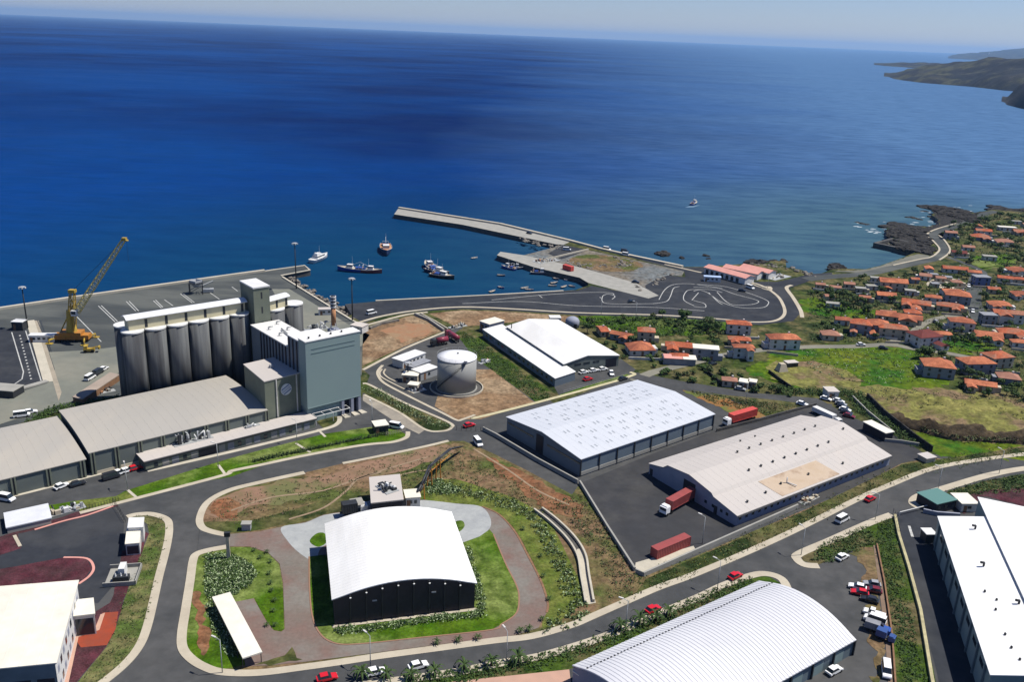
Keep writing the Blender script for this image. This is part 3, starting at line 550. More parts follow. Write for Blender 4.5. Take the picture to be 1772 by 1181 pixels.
# scarp: a low raised shelf of land above the main road bend
def shelf(name, foot, rim, back, m):
    mb = MB(); mb.smooth = True; n = 48; rows = 40; V = []
    F_, Rm, B = smooth_line(gl(foot), False, 8), smooth_line([tuple(p) for p in foot], False, 8), None
    fo = smooth_line(list(foot), False, 8); ri = smooth_line(list(rim), False, 8); ba = smooth_line(list(back), False, 8); N = len(fo)
    for i in range(N):
        fx, fy = g(*fo[i]); bx, by = g(*ba[i]); l = hypot(bx-fx, by-fy); rx, ry = fx+(bx-fx)*min(3.0/l, .5), fy+(by-fy)*min(3.0/l, .5)
        h = max(0, top_at(rx, ry, ri[i][1], 0, 12)); e = min(1, i/6)*1.0; h *= e
        for j in range(rows+1):
            t = j/rows
            if t < .25: q = t/.25; x, y = fx+(rx-fx)*q, fy+(ry-fy)*q; z = h*(q**.7)
            else: q = (t-.25)/.75; x, y = rx+(bx-rx)*q, ry+(by-ry)*q; z = h*(1-q)**1.3
            nz = (mnoise.fractal(Vector((x*.10, y*.10, 3)), 1, 2, 6)+.6*mnoise.fractal(Vector((x*.35, y*.35, 8)), 1, 2, 3))
            ed = min(1, h)*min(1, j/3, (rows-j)/4); z += nz*1.7*ed; V.append((x+nz*1.8*ed, y+nz*1.4*ed, max(z, 0)+.075 if 0 < j < rows else -.05))
    mb.add(V, [(i*(rows+1)+j, i*(rows+1)+j+1, (i+1)*(rows+1)+j+1, (i+1)*(rows+1)+j) for i in range(N-1) for j in range(rows)])
    for k, f in enumerate(mb.f): mb.mi[k] = 1 if (k % rows) < rows*.27 else 0
    return mb.build(name, m, kind='structure')
shelf('hillside', [(1520, 722), (1560, 738), (1600, 751), (1642, 762), (1680, 765), (1738, 768), (1800, 772), (1900, 778)], [(1520, 715), (1560, 722), (1600, 733), (1642, 740), (1680, 742), (1738, 747), (1800, 752), (1900, 757)], [(1510, 672), (1560, 676), (1600, 680), (1642, 684), (1680, 688), (1738, 694), (1800, 700), (1900, 705)], [M_dryfield, mat('scarp_soil', (.035, .027, .018), (.085, .062, .036), .3, fine=1, bump=.8, bscale=1.2)])

# ================================================================== BUILDINGS
def V3(p, z): return (p[0], p[1], z)
def shed(name, label, P0, P1, P2, h, prof, roofm, wallm, frontm=None, over=.35, roofname='roof', ribs=0, ribh=.12, cat='warehouse', nostr=None, root=None):
    """P0 near corner, P1 end of the gable side from P0, P2 end of the long side from P0 (world xy at eaves).
    prof: [(t,z)] across the gable P0->P1, extruded along P0->P2."""
    a = Vector(P1)-Vector(P0); b = Vector(P2)-Vector(P0); T = root or thing(name, label, cat, P0)
    bl = b.length; un = b.normalized(); an = a.normalized(); al = a.length
    def pt(t, s, z): q = Vector(P0)+a*t+b*s; return (q.x, q.y, z)
    w = MB()
    n = len(prof)
    base = [pt(t, 0, 0) for t, z in prof]; topv = [pt(t, 0, z) for t, z in prof]
    base2 = [pt(t, 1, 0) for t, z in prof]; top2 = [pt(t, 1, z) for t, z in prof]
    w.add([base[0], base[-1]]+topv[::-1], [list(range(n+2))[::-1]])
    w.add([base2[0], base2[-1]]+top2[::-1], [list(range(n+2))])
    w.m = 1
    w.quad(base[0], base2[0], top2[0], topv[0]); w.m = 2 if not frontm else 1; w.m = 0
    w.quad(base2[-1], base[-1], topv[-1], top2[-1])
    w.build('wall', [wallm, frontm or wallm], T, world=True)
    r = MB(); ov = over/bl; oa = over/al; th = .22
    P = [(prof[0][0]-oa, prof[0][1]+.02)]+[(t, z+.02) for t, z in prof[1:-1]]+[(prof[-1][0]+oa, prof[-1][1]+.02)]
    if ribs:
        k = int(bl/ribs); S_ = []
        for i in range(k):
            for fr, hh in ((0, 0), (.55, 0), (.62, ribh), (.93, ribh)): S_.append(((i+fr)/k, hh))
        S_.append((1, 0))
    else:
        S_ = [(-ov, 0)]; k = max(2, int(bl/2.6)); e = .11/bl
        for i in range(1, k): S_ += [(i/k-e, 0), (i/k-e*.9, .02), (i/k+e*.9, .02), (i/k+e, 0)]
        S_.append((1+ov, 0))
    m = len(P); V = []
    for s, hh in S_: V += [pt(t, s, z+th+hh) for t, z in P]
    fs = [(i*m+j, (i+1)*m+j, (i+1)*m+j+1, i*m+j+1) for i in range(len(S_)-1) for j in range(m-1)]
    fs = [f[::-1] for f in fs] if (a.x*b.y-a.y*b.x) < 0 else fs
    r.add(V, fs)
    s0, s1 = S_[0][0], S_[-1][0]
    lowv = [pt(t, s0, z) for t, z in P]; lowe = [pt(t, s1, z) for t, z in P]; u0 = [pt(t, s0, z+th) for t, z in P]; u1 = [pt(t, s1, z+th) for t, z in P]
    for i in range(m-1):
        r.quad(lowv[i], lowv[i+1], u0[i+1], u0[i]); r.quad(lowe[i+1], lowe[i], u1[i], u1[i+1]); r.quad(lowv[i+1], lowv[i], lowe[i], lowe[i+1])
    r.quad(lowe[0], lowv[0], u0[0], u1[0]); r.quad(lowv[-1], lowe[-1], u1[-1], u0[-1])
    R_ = r.build(roofname, roofm, T, world=True)
    T['_P'] = 1; del T['_P']
    return T, pt, R_
def arc(h, rise, n=14): return [(i/n, h+rise*sin(pi*i/n)**.9 if 0 < i < n else h) for i in range(n+1)]
def arcc(h, rise, n=16):     # circular segment
    out = []
    R0 = (.25+(rise*rise/1600))  # parabola is near enough
    for i in range(n+1): t = i/n; out.append((t, h+rise*4*t*(1-t)))
    return out
def frame_on(T, pt, s, t, z, w, h, dirv, nrm, m, name='window', proud=.06, parent=None, z2=None):
    pass
def panel(T, name, p, d, nrm, w, h, m, z, proud=.05, thick=.06):
    """upright panel centred on p (xy), width w along unit d, facing nrm"""
    mb = MB(); d = Vector(d).normalized(); q = Vector(p)+Vector(nrm).normalized()*(proud-thick/2+.0)
    mb.box((q.x, q.y, z+h/2), (w, thick, h), atan2(d.y, d.x)); return mb.build(name, m, T, world=True)

# --- long storage sheds of the mill, left
P0 = Vector(g(155, 785, 7)); P2 = Vector(g(461, 711, 7)); P1 = Vector(g(104, 712, 7)); 
T, pt, _ = shed('storage_shed', 'long grey green storage shed with weathered beige roof, directly in front of the silos', P0, P1, P2, 7, arcc(7, 1.0), M_roofgrey, M_wallshed)
dS = (P2-P0).normalized(); nS = Vector((dS.y, -dS.x))
def pilasters(T, A, B, n, h, m=M_wallgreen, w=.9, start=0):
    for i in range(start, n+1):
        q = A.lerp(B, i/n)+nS*.2
        mb = MB(); mb.box((q.x-dS.x*.45, q.y-dS.y*.45, h/2), (.4, .5, h-.1), atan2(dS.y, dS.x)); mb.box((q.x+dS.x*.45, q.y+dS.y*.45, h/2), (.4, .5, h-.1), atan2(dS.y, dS.x)); mb.m = 1
        mb.box((q.x, q.y, h/2), (.5, .2, h-.2), atan2(dS.y, dS.x)); mb.build('pilaster', [m, M_dark], T, world=True)
pilasters(T, P0+dS*.6, P2, 8, 7)
mb = MB(); A = P0+nS*.12; B = P2+nS*.12; mb.box(((A.x+B.x)/2, (A.y+B.y)/2, .5), ((B-A).length, .16, .9), atan2(dS.y, dS.x)); mb.build('plinth', M_conc, T, world=True)
# hump of pale wear lines on the roof
Q0 = Vector(g(147, 796, 5.5)); Q2 = Q0-dS*60; Q1 = Vector(g(98, 722.5, 5.5))
T2, pt2, _ = shed('storage_shed', 'lower storage shed with beige roof cut by the left edge of the photo', Q0, Q1, Q2, 5.5, arcc(5.5, .9), M_roofgrey, M_wallshed)
pilasters(T2, Q0-dS*.9, Q0-dS*54, 6, 5.5)

# --- low loading building in front of the shed
A0 = Vector(g(251, 799, 3.2)); A2 = Vector(g(545, 725, 3.2)); A1 = A0-nS*6.2
T, pt, _ = shed('loading_building', 'low flat roofed loading building with dark fascia along the front of the long shed', A0, A1, A2, 3.2, [(0, 3.2), (1, 3.2)], M_roofbeige, M_wallgreen, over=.5)
L_ = (A2-A0).length
for i in range(18):
    dA = (A2-A0).normalized(); nA = Vector((dA.y, -dA.x)); q = A0+dA*(3+i*(L_-6)/17)
    if i in (5, 6): panel(T, 'bay_door', q, dA, nA, 3.0, 2.6, M_black, .05)
    elif i % 3 == 0: panel(T, 'window', q, dA, nA, 1.1, 1.5, M_glass, .6)
    else: panel(T, 'wall_panel', q, dA, nA, 2.0, 2.3, [M_lavwall, M_conc_g, M_housewall3][i % 3], .1)
mb = MB(); q = (A0+A2)/2+nS*.6; mb.box((q.x, q.y, 3.05), (L_+.8, .25, .5), atan2(dS.y, dS.x)); mb.build('fascia', M_dark, T, world=True)
# rooftop machinery
def machinery(label, cu, cv, z, sx, sy, n=14, cat='machinery', ms=None, hmax=2.2, seed=1, group=None, name='roof_machinery'):
    c = g(cu, cv, z); T = thing(name, label, cat, V3(c, z)); rd = random.Random(seed); ms = ms or [M_grey, M_galv, M_dark, M_white]
    ang = atan2(dS.y, dS.x)
    fb = MB(); fb.box((0, 0, .1), (sx, sy, .2), ang); fb.build('base_frame', M_galv, T)
    for i in range(n):
        x, y = rd.uniform(-sx/2, sx/2)*.85, rd.uniform(-sy/2, sy/2)*.8; X, Y = x*cos(ang)-y*sin(ang), x*sin(ang)+y*cos(ang); k = rd.random(); mb = MB(); h = rd.uniform(.5, hmax)
        if k < .4: mb.box((X, Y, .2+h/2), (rd.uniform(.5, 1.4), rd.uniform(.5, 1.2), h), ang); mb.build('housing', rd.choice(ms), T)
        elif k < .75:
            e = (X+rd.uniform(-2, 2), Y+rd.uniform(-1.5, 1.5), .3+rd.uniform(.3, hmax)); mb.smooth = True; mb.tube((X, Y, .25), (X, Y, .2+h), .22, 8); mb.tube((X, Y, .2+h), e, .2, 8); mb.build('duct', rd.choice(ms), T)
        else: mb.smooth = True; mb.lathe((X, Y, .2), [(.5, 0), (.5, h*.7), (.15, h*.9), (.15, h)], 10); mb.build('cyclone', rd.choice(ms), T)
    return T
machinery('cluster of grey ducts and cyclones on the flat roof of the loading building', 332, 762, 3.4, 12, 4.6, 34, seed=3, hmax=3.2)
machinery('small row of vents on the loading building roof near the logo block', 436, 738, 3.4, 5, 1.6, 5, seed=8, hmax=.9)

# --- annex with the round sign
ah = 16.6; a0 = Vector(g(461, 727, 3.5)); a1 = Vector(g(422, 632, ah)); a2 = Vector(g(529, 644, ah)); a3 = a1+a2-a0
T = thing('mill_annex', 'grey green block with a round white and blue sign, in front of the tall mill', 'building', a0)
w = MB(); w.prism([a0, a1, a3, a2], 0, ah, top=True, bottom=False); w.build('wall', M_wallgreen, T, world=True)
r = MB(); cc = (a0+a3)/2; ring = [p+(p-cc).normalized()*.25 for p in (a0, a1, a3, a2)]; r.prism(ring, ah+.01, ah+.3); r.build('roof', M_roofbeige, T, world=True)
d = (a2-a0).normalized(); nrm = Vector((d.y, -d.x)); wl = (a2-a0).length
for t in (.27, .76): q = a0+d*wl*t+nrm*.12; mb = MB(); mb.box((q.x, q.y, ah/2+1.7), (.35, .35, ah-3.6), atan2(d.y, d.x)); mb.build('downpipe', M_housewall, T, world=True)
sc_ = a0+d*wl*.5+nrm*.1; sz = ah-4.3; R0 = 1.95
def disc(c, z, r, d, nrm, off, seg=40):
    p = Vector((c.x, c.y))+nrm*off; return [(p.x+d.x*r*cos(2*pi*i/seg), p.y+d.y*r*cos(2*pi*i/seg), z+r*sin(2*pi*i/seg)) for i in range(seg)]
mb = MB(); fr = disc(sc_, sz, R0, d, nrm, .12); bk = disc(sc_, sz, R0, d, nrm, 0); n = len(fr)
mb.add(fr+bk, [list(range(n))]+[(i, n+i, n+(i+1) % n, (i+1) % n) for i in range(n)]); sg = mb.build('round_sign', M_white, T, world=True)
mb = MB()
for k, (o_, hw) in enumerate(((-.62, .3), (-.18, .12), (.1, .12), (.55, .3))):      # slanting blue bands
    ext = sqrt(max(R0*R0*.82-(o_*1.5)**2, .2)); an = radians(28); ax = (cos(an), sin(an)); pv = (-sin(an), cos(an)); vs = []
    for sx, sy in ((-1, -1), (1, -1), (1, 1), (-1, 1)):
        x = ax[0]*sx*ext+pv[0]*(o_*1.5+sy*hw*.7); z_ = ax[1]*sx*ext+pv[1]*(o_*1.5+sy*hw*.7); q = sc_+d*x+nrm*.14; vs.append((q.x, q.y, sz+z_))
    mb.add(vs, [(0, 1, 2, 3)])
mb.build('sign_bands', mat('sign_blue', (.12, .16, .27), rough=.5), sg, world=True)
tmb = MB(); q = (a0+a3)/2; tmb.box((q.x-1, q.y, ah+.8), (1.3, 1.0, 1.0), .7); o = tmb.build('roof_vent', M_grey, loc=(q.x-1, q.y, ah+.3), label='small grey vent box on the roof of the logo block', category='vent')

# --- mill tower
m0 = Vector((-66.1, 271.9)); m2 = Vector((-50.9, 285.2)); dm = (m2-m0).normalized(); nm = Vector((dm.y, -dm.x)); mh = 28.6
bk = -nm
T = thing('mill_tower', 'tall windowless teal mill block beside the tank road, open bays at its foot', 'building', m0)
def block(p, w_, dep, z0, z1, m, name, m2=None, dirx=dm, ribn=0):
    a, b_, c, e = p, p+dirx*w_, p+dirx*w_+bk*dep, p+bk*dep; mb = MB(); mb.prism([a, b_, c, e], z0, z1); return mb.build(name, m, T, world=True)
Wm = (m2-m0).length
block(m0, Wm, 4.6, 5.4, mh, M_teal, 'upper_wall'); block(m0+bk*.8+dm*.3, Wm*.62, 3.4, 0, 5.4, M_teal, 'ground_wall')
for s_ in (.68, .86, 1.0):
    q = m0+dm*(Wm*s_-.5); mb = MB(); mb.prism([q-dm*.5, q+dm*.5, q+dm*.5+bk*4.4, q-dm*.5+bk*4.4], 0, 5.4); mb.build('pier', M_lavwall, T, world=True)
    f0 = q; mb = MB(); mb.prism([f0-dm*1.1+nm*3, f0+dm*1.1+nm*3, f0+dm*.7, f0-dm*.7], 0, .35); mb.build('ramp_foot', M_conc, T, world=True)
for s0_, s1_ in ((.705, .815), (.885, .955)):
    q = m0+dm*Wm*(s0_+s1_)/2+bk*1.5; mb = MB(); mb.box((q.x, q.y, 2.5), (Wm*(s1_-s0_), .15, 5), atan2(dm.y, dm.x)); mb.build('bay_door', M_black, T, world=True)
mb = MB(); cor = [m0-dm*.15+nm*.15, m0+dm*(Wm+.15)+nm*.15, m0+dm*(Wm+.15)+bk*4.75, m0-dm*.15+bk*4.75]; mb.prism(cor, mh+.01, mh+.35); mb.build('roof', M_roofwhite, T, world=True)
for zz in (mh-2.6, mh-4.1, 5.6):
    mb = MB(); q = m0+dm*Wm/2+nm*.05; mb.box((q.x, q.y, zz), (Wm-.2 if zz < 6 else Wm*.8, .1, .16), atan2(dm.y, dm.x)); mb.build('cladding_seam', mat('seam_teal', (.13, .185, .18), rough=.6) if zz > 6 else M_teal, T, world=True)
for i in range(4):
    q = m0+dm*Wm*(.12+.2*i)+bk*2.2; mb = MB(); mb.lathe((q.x, q.y, mh+.35), [(.3, 0), (.3, .5), (.4, .55), (.05, .7)], 10); mb.build('roof_vent', M_dark, T, world=True)
# middle block and wing with ribbed left wall
q1 = m0+bk*4.62; block(q1+dm*.0, Wm*.56, 7.6, 0, mh-.9, M_steelblue, 'middle_wall'); mb = MB()
mb.prism([q1+dm*0-dm*.2, q1+dm*Wm*.56+dm*.2, q1+dm*(Wm*.56+.2)+bk*7.7, q1-dm*.2+bk*7.7], mh-.88, mh-.5); mb.build('middle_roof', M_roofwhite, T, world=True)
q2 = q1+bk*7.62; wd = 27.5; block(q2, 10.5, wd, 0, 23.6, M_steelblue, 'wing_wall'); mb = MB()
mb.prism([q2-dm*.2, q2+dm*10.7, q2+dm*10.7+bk*(wd+.2), q2-dm*.2+bk*(wd+.2)], 23.62, 23.95); mb.build('wing_roof', M_roofwhite, T, world=True)
for i in range(12):
    if i < 3: q = q1+bk*(1.2+i*2.6); hh = mh-1.2
    else: q = q2+bk*(1.5+(i-3)*2.3); hh = 23.3
    mb = MB(); mb.box((q.x-dm.x*.12, q.y-dm.y*.12, hh/2+1), (.3, .55, hh-2), atan2(dm.y, dm.x)); mb.build('wall_rib', M_black, T, world=True)
for i in range(6):
    q = q2+dm*(2.5+5*(i % 2))+bk*(3+4*i); mb = MB(); mb.smooth = True; mb.tube((q.x, q.y, 23.9), (q.x, q.y, 24.9), .25, 8); mb.tube((q.x, q.y, 24.9), (q.x+1.3, q.y+.6, 25.1), .25, 8); mb.build('roof_duct', M_galv, T, world=True)
mb = MB(); q = q2+dm*5+bk*9; mb.smooth = True; mb.tube((q.x, q.y, 24.5), (q.x-4, q.y+6, 24.5), .3, 8); mb.build('roof_duct', M_galv, T, world=True)
# loading frame at foot
c = g(575, 727, 0); T3 = thing('loading_canopy', 'white open steel frame canopy at the foot of the mill tower', 'canopy', c); mb = MB()
for i in range(5):
    p = Vector((-6+i*2.4, -3+i*2.1)); mb.tube((p.x, p.y, 3.2), (p.x+1.8, p.y-2.2, 3.2), .1, 5)
    if i in (0, 2, 4): mb.tube((p.x+1.8, p.y-2.2, 0), (p.x+1.8, p.y-2.2, 3.2), .12, 5)
mb.tube((-6, -3, 3.2), (3.6, 5.4, 3.2), .12, 5); mb.tube((-4.2, -5.2, 3.2), (5.4, 3.2, 3.2), .12, 5); mb.build('steel_frame', M_white, T3)

# --- silos
u = Vector(dS); ns = Vector((-u.y, u.x)); base = Vector((-125.6, 281.5)); Z = 27.0
stepv = Vector((5.62, 4.72))
sil = []
T = thing('grain_silo', 'round concrete grain silo', 'silo', (0, 0, 0)); RS = 3.5
mb = MB(); mb.smooth = True; mb.lathe((0, 0, 0), [(RS, 0), (RS, Z-.25)], 40); mb.build('shaft', M_silo, T)
mb = MB(); mb.lathe((0, 0, Z-.25), [(RS+.16, 0), (RS+.16, .45), (RS-.1, .5), (0.0, .55)], 40); mb.build('cap', M_white, T)
slabs = ['nearest to the yellow crane at the left end', 'second from the left end', 'third from the left end', 'third from the stair tower', 'second from the stair tower', 'right beside the stair tower']
front = [base+stepv*i for i in range(6)]
for i, p in enumerate(front):
    lab = 'front row concrete silo '+slabs[i]
    if i == 0: T.location = V3(p, 0); T['label'] = lab; T['group'] = 'grain silos of the long battery'
    else: dup(T, V3(p, 0), label=lab)
nb_ = Vector((-stepv.y, stepv.x)).normalized()
for i in range(6): 
    if i in (0,): dup(T, V3(front[i]+nb_*7.5, 0), label='rear row silo showing only its left edge behind the leftmost silo')
for i, lab in enumerate(('right hand silo pair beyond the stair tower, the one next to it', 'right hand silo pair beyond the stair tower, the outer one')):
    p = Vector(g((475, 507)[i], (534, 525)[i], Z)); dup(T, V3(p, 0), label=lab, group='pair of silos beyond the stair tower')
# galleries on top
def gallery(label, A, B, w_, h, z):
    d = (B-A).normalized(); nn = Vector((-d.y, d.x)); L_ = (B-A).length; T = thing('silo_gallery', label, 'gallery', V3(A, z)); mb = MB()
    mb.prism([A-nn*w_/2, B-nn*w_/2, B+nn*w_/2, A+nn*w_/2], z, z+h); mb.build('wall', M_yellowwall, T, world=True); n = max(2, int(L_/6.5))
    for i in range(n):
        q = A+d*(L_*(i+.85)/n)-nn*w_/2; panel(T, 'window', q, d, -nn, .9, h*.8, M_dark, z+.3)
    r = MB(); V = []; m = 9
    for e, s_ in ((A-d*.8, 0), (B+d*.8, 1)):
        for j in range(m): t = j/(m-1); q = e+nn*(w_/2+.6)*(2*t-1); V.append((q.x, q.y, z+h+.02+.85*4*t*(1-t)))
        for j in range(m): t = j/(m-1); q = e+nn*(w_/2+.6)*(2*t-1); V.append((q.x, q.y, z+h+.25+.85*4*t*(1-t)))
    fs = [(m+j, m+j+1, 3*m+j+1, 3*m+j) for j in range(m-1)]+[(j+1, j, 2*m+j, 2*m+j+1) for j in range(m-1)]+[(j, j+1, m+j+1, m+j) for j in range(m-1)]+[(2*m+j+1, 2*m+j, 3*m+j, 3*m+j+1) for j in range(m-1)]+[(0, m, 3*m, 2*m), (m-1, 3*m-1, 4*m-1, 2*m-1)]
    r.add(V, fs); r.build('roof', M_tankroof, T, world=True); return T
dd = stepv.normalized()
gallery('long straw coloured gallery with curved grey roof running along the silo tops', front[0]-dd*1.2+nb_*1.5, front[5]+dd*2.2+nb_*1.5, 4.2, 3.6, Z+.3)
s7, s8 = Vector(g(475, 534, Z)), Vector(g(507, 525, Z)); gallery('short straw coloured gallery on the pair of silos beyond the stair tower', s7-(s8-s7)*.45, s7+(s8-s7)*.55, 3.2, 3.4, Z+.3)
# stair tower
c0 = Vector((-91.4, 303.6)); tw = 6.0; td = 11.0; th_ = 36.6
tp = [c0, c0+dd*tw, c0+dd*tw+nb_*td, c0+nb_*td]
T = thing('stair_tower', 'tall narrow grey green tower with slit windows rising between the silos', 'tower', c0)
mb = MB(); mb.prism(tp, 0, th_); mb.build('wall', M_wallgreen, T, world=True)
cc = (tp[0]+tp[2])/2; mb = MB(); mb.prism([p+(p-cc).normalized()*.3 for p in tp], th_+.01, th_+.5); mb.build('roof', M_white, T, world=True)
for k in range(4): panel(T, 'window', c0+dd*tw*.5, dd, -nb_, .55, 2.4, M_dark, th_-4-k*5.4)

# --- chimney behind the mill
c = g(578, 584, 0); T = thing('chimney', 'brick orange chimney with white bands near its top, behind the mill', 'chimney', c)
hz = top_at(c[0], c[1], 512); k = hz
mb = MB(); mb.smooth = True; mb.lathe((0, 0, 0), [(1.05, k*.3), (1.0, k*.72)], 16); mb.build('stack', M_brickred, T)
mb = MB(); mb.lathe((0, 0, 0), [(1.06, k*.72), (1.06, k*.99), (.8, k), (.0, k)], 16); hd = mb.build('stack_head', M_dark, T)
for q in (.74, .82, .9, .97): mb = MB(); mb.lathe((0, 0, k*q), [(1.28, -.35), (1.28, .35)], 16); mb.build('white_band', M_white, hd)
mb = MB()
for a in range(4): an = pi/4+a*pi/2; mb.tube((cos(an)*2.6, sin(an)*2.6, 0), (cos(an)*1.1, sin(an)*1.1, k*.36), .16, 5); mb.tube((cos(an)*2.6, sin(an)*2.6, 2), (cos(an+pi/2)*2.6, sin(an+pi/2)*2.6, 2), .1, 5)
mb.build('support_legs', M_white, T); mb = MB(); mb.box((0, 0, 2.4), (4.2, 3.4, 2.8), .7); mb.build('base_housing', M_lavwall, T)
machinery('dark hoppers and grey plant beside the chimney behind the mill', 543, 571, 0, 13, 4, 16, seed=12, hmax=3, name='grain_plant')
# cabins behind mill
def cabin(name, label, cu, cv, w_, d_, h, rot, wm, rm, cat='building', win=2, gable=0, z=0, over=.2, group=None, door=True, winm=None):
    c = g(cu, cv, z); T = thing(name, label, cat, V3(c, z), rot, group); mb = MB()
    mb.prism([(-w_/2, -d_/2), (w_/2, -d_/2), (w_/2, d_/2), (-w_/2, d_/2)], 0, h, top=False); mb.build('wall', wm, T)
    r = MB(); x, y = w_/2+over, d_/2+over
    if gable: r.add([(-x, -y, h), (x, -y, h), (x, y, h), (-x, y, h), (-x, 0, h+gable), (x, 0, h+gable)], [(3, 2, 1, 0), (0, 1, 5, 4), (2, 3, 4, 5), (1, 2, 5), (3, 0, 4)])
    else: r.box((0, 0, h+.13), (2*x, 2*y, .24))
    r.build('roof', rm, T)
    for i in range(win):
        fx = -w_/2+w_*(i+.5+(.5 if door else 0))/(win+(1 if door else 0)); mb = MB(); mb.box((fx, -d_/2-.02, h*.58), (min(1.1, w_/(win+1)*.6), .08, h*.34)); mb.build('window', winm or M_glass, T)
    if door: mb = MB(); mb.box((-w_/2+w_/(2*(win+1)), -d_/2-.03, h*.4), (min(1.0, w_*.3), .08, h*.8-.05)); mb.build('door', M_wood, T)
    return T
cabin('cabin', 'small white cabin on the paved strip behind the chimney', 565, 544, 7, 3, 2.6, .25, M_white, M_roofbeige)
cabin('gatehouse', 'pale gatehouse at the rock bank corner right of the mill', 622, 574, 6, 5, 3, -.4, M_housewall, M_roofbeige)

# --- storage tank
c = g(791, 617, 12.5); RT = 7.15
T = thing('storage_tank', 'large steel storage tank with pale domed roof by the tank road', 'tank', c)
mb = MB(); mb.smooth = True; mb.lathe((0, 0, 0), [(RT+.02, 0), (RT, 12.3)], 64); mb.build('shell', M_tank, T)
mb = MB(); mb.smooth = True; mb.lathe((0, 0, 12.3), [(RT+.12, 0), (RT+.12, .2), (RT*.6, .62), (0, .85)], 64); rf = mb.build('roof', M_tankroof, T)
mb = MB(); mb.lathe((.2, 1.2, 13.1), [(.3, 0), (.3, .4), (.0, .45)], 10); mb.build('hatch', M_dark, rf)
mb = MB(); n = 60
for i in range(n):
    a, b_ = 2*pi*i/n, 2*pi*(i+1)/n; mb.tube(((RT+.1)*cos(a), (RT+.1)*sin(a), 13.5), ((RT+.1)*cos(b_), (RT+.1)*sin(b_), 13.5), .035, 4, cap=False)
    if i % 3 == 0: mb.tube(((RT+.1)*cos(a), (RT+.1)*sin(a), 12.5), ((RT+.1)*cos(a), (RT+.1)*sin(a), 13.5), .03, 4, cap=False)
mb.build('railing', M_galv, T)
mb = MB(); n = 22
for i in range(n+1):
    a = radians(-152+90*i/n*1.0); z = 1.2+11.2*i/n
    x, y = cos(a), sin(a); mb.box((x*(RT+.45), y*(RT+.45), z), (.45, .9, .1), a)
    if i < n: a2 = radians(-152+90*(i+1)/n); mb.tube((x*(RT+.85), y*(RT+.85), z+.9), (cos(a2)*(RT+.85), sin(a2)*(RT+.85), z+.9+11.2/n), .04, 4)
mb.build('stairway', M_dark, T)
mb = MB(); mb.box((cos(radians(-62))*(RT+.3), sin(radians(-62))*(RT+.3), 12.9), (1.3, .9, .8)); mb.build('platform', M_white, T)
mb = MB(); mb.lathe((0, 0, 0), [(RT+.5, 0), (RT+.5, .45), (RT+.03, .47)], 64); mb.build('plinth', M_conc_g, T)
o = MB(); pts = [(c[0]+(RT+2.6)*cos(2*pi*i/48), c[1]+(RT+2.6)*sin(2*pi*i/48)) for i in range(48)]; ribbon_mb(pts, .35, 0.05, .6, closed=True).build('bund_wall', M_conc, loc=V3(c, 0), label='low round concrete bund wall ringing the storage tank', category='wall')
sheet('gravel_pad', pts, .075, M_conc_d, world=True)
# tank yard
def rect_from(p0, p2, depth):
    a, b_ = Vector(g(*p0)), Vector(g(*p2)); return a, b_
def cabin2(name, label, near_l, near_r, depth, h, wm, rm, z=0, win=3, gable=0, cat='building', door=True, over=.25):
    """front wall base from near_l to near_r (pixels)"""
    a, b_ = Vector(g(*near_l)), Vector(g(*near_r)); d = (b_-a); L_ = d.length; r = atan2(d.y, d.x); m = (a+b_)/2+Vector((-d.y, d.x)).normalized()*depth/2
    u_, v_ = proj(m.x, m.y, 0); return cabin(name, label, u_, v_, L_, depth, h, r, wm, rm, cat, win, gable, door=door, over=over)
cabin2('office', 'long white office hut in the tank yard left of the tank', (697, 639), (736, 624), 5.5, 3, M_white, M_white, win=5)
cabin2('pump_house', 'white roofed open shed touching the tank on its left', (728, 660), (757, 650), 5, 3.2, M_grey, M_white, win=1)
cabin2('pump_house', 'small pale shed behind the open pump shed in the tank yard', (715, 648), (745, 636), 4, 2.6, M_grey, M_housewall3, win=1)
cabin2('pump_house', 'small cream roofed hut beside the yard mast left of the tank', (696, 662), (722, 664), 4, 2.8, M_housewall2, M_roofcream, win=2)
cabin2('pump_house', 'tiny cream box hut in the corner of the tank yard', (706, 676), (722, 678), 3, 2.2, M_housewall2, M_roofcream, win=1)
machinery('tangle of pale pumps and valves on the ground left of the tank', 722, 676, 0, 6, 4, 14, seed=5, hmax=1.5, ms=[M_white, M_pinkroof, M_grey, M_dark], name='pump_set')
machinery('pipes and valves on the ground right of the tank', 838, 628, 0, 5, 2, 8, seed=6, hmax=1.0, ms=[M_white, M_pinkroof, M_grey], name='pipe_manifold')
for k, (a, b_) in enumerate((((664, 641), (681, 661)), ((666, 643), (690, 661)))):
    pass
kerb('kerb', [(661, 640), (657, 647), (662, 655), (690, 670), (716, 682)], .6, .25, M_pave); kerb('kerb', [(667, 640), (664, 647), (672, 655), (684, 661)], .6, .25, M_pave)

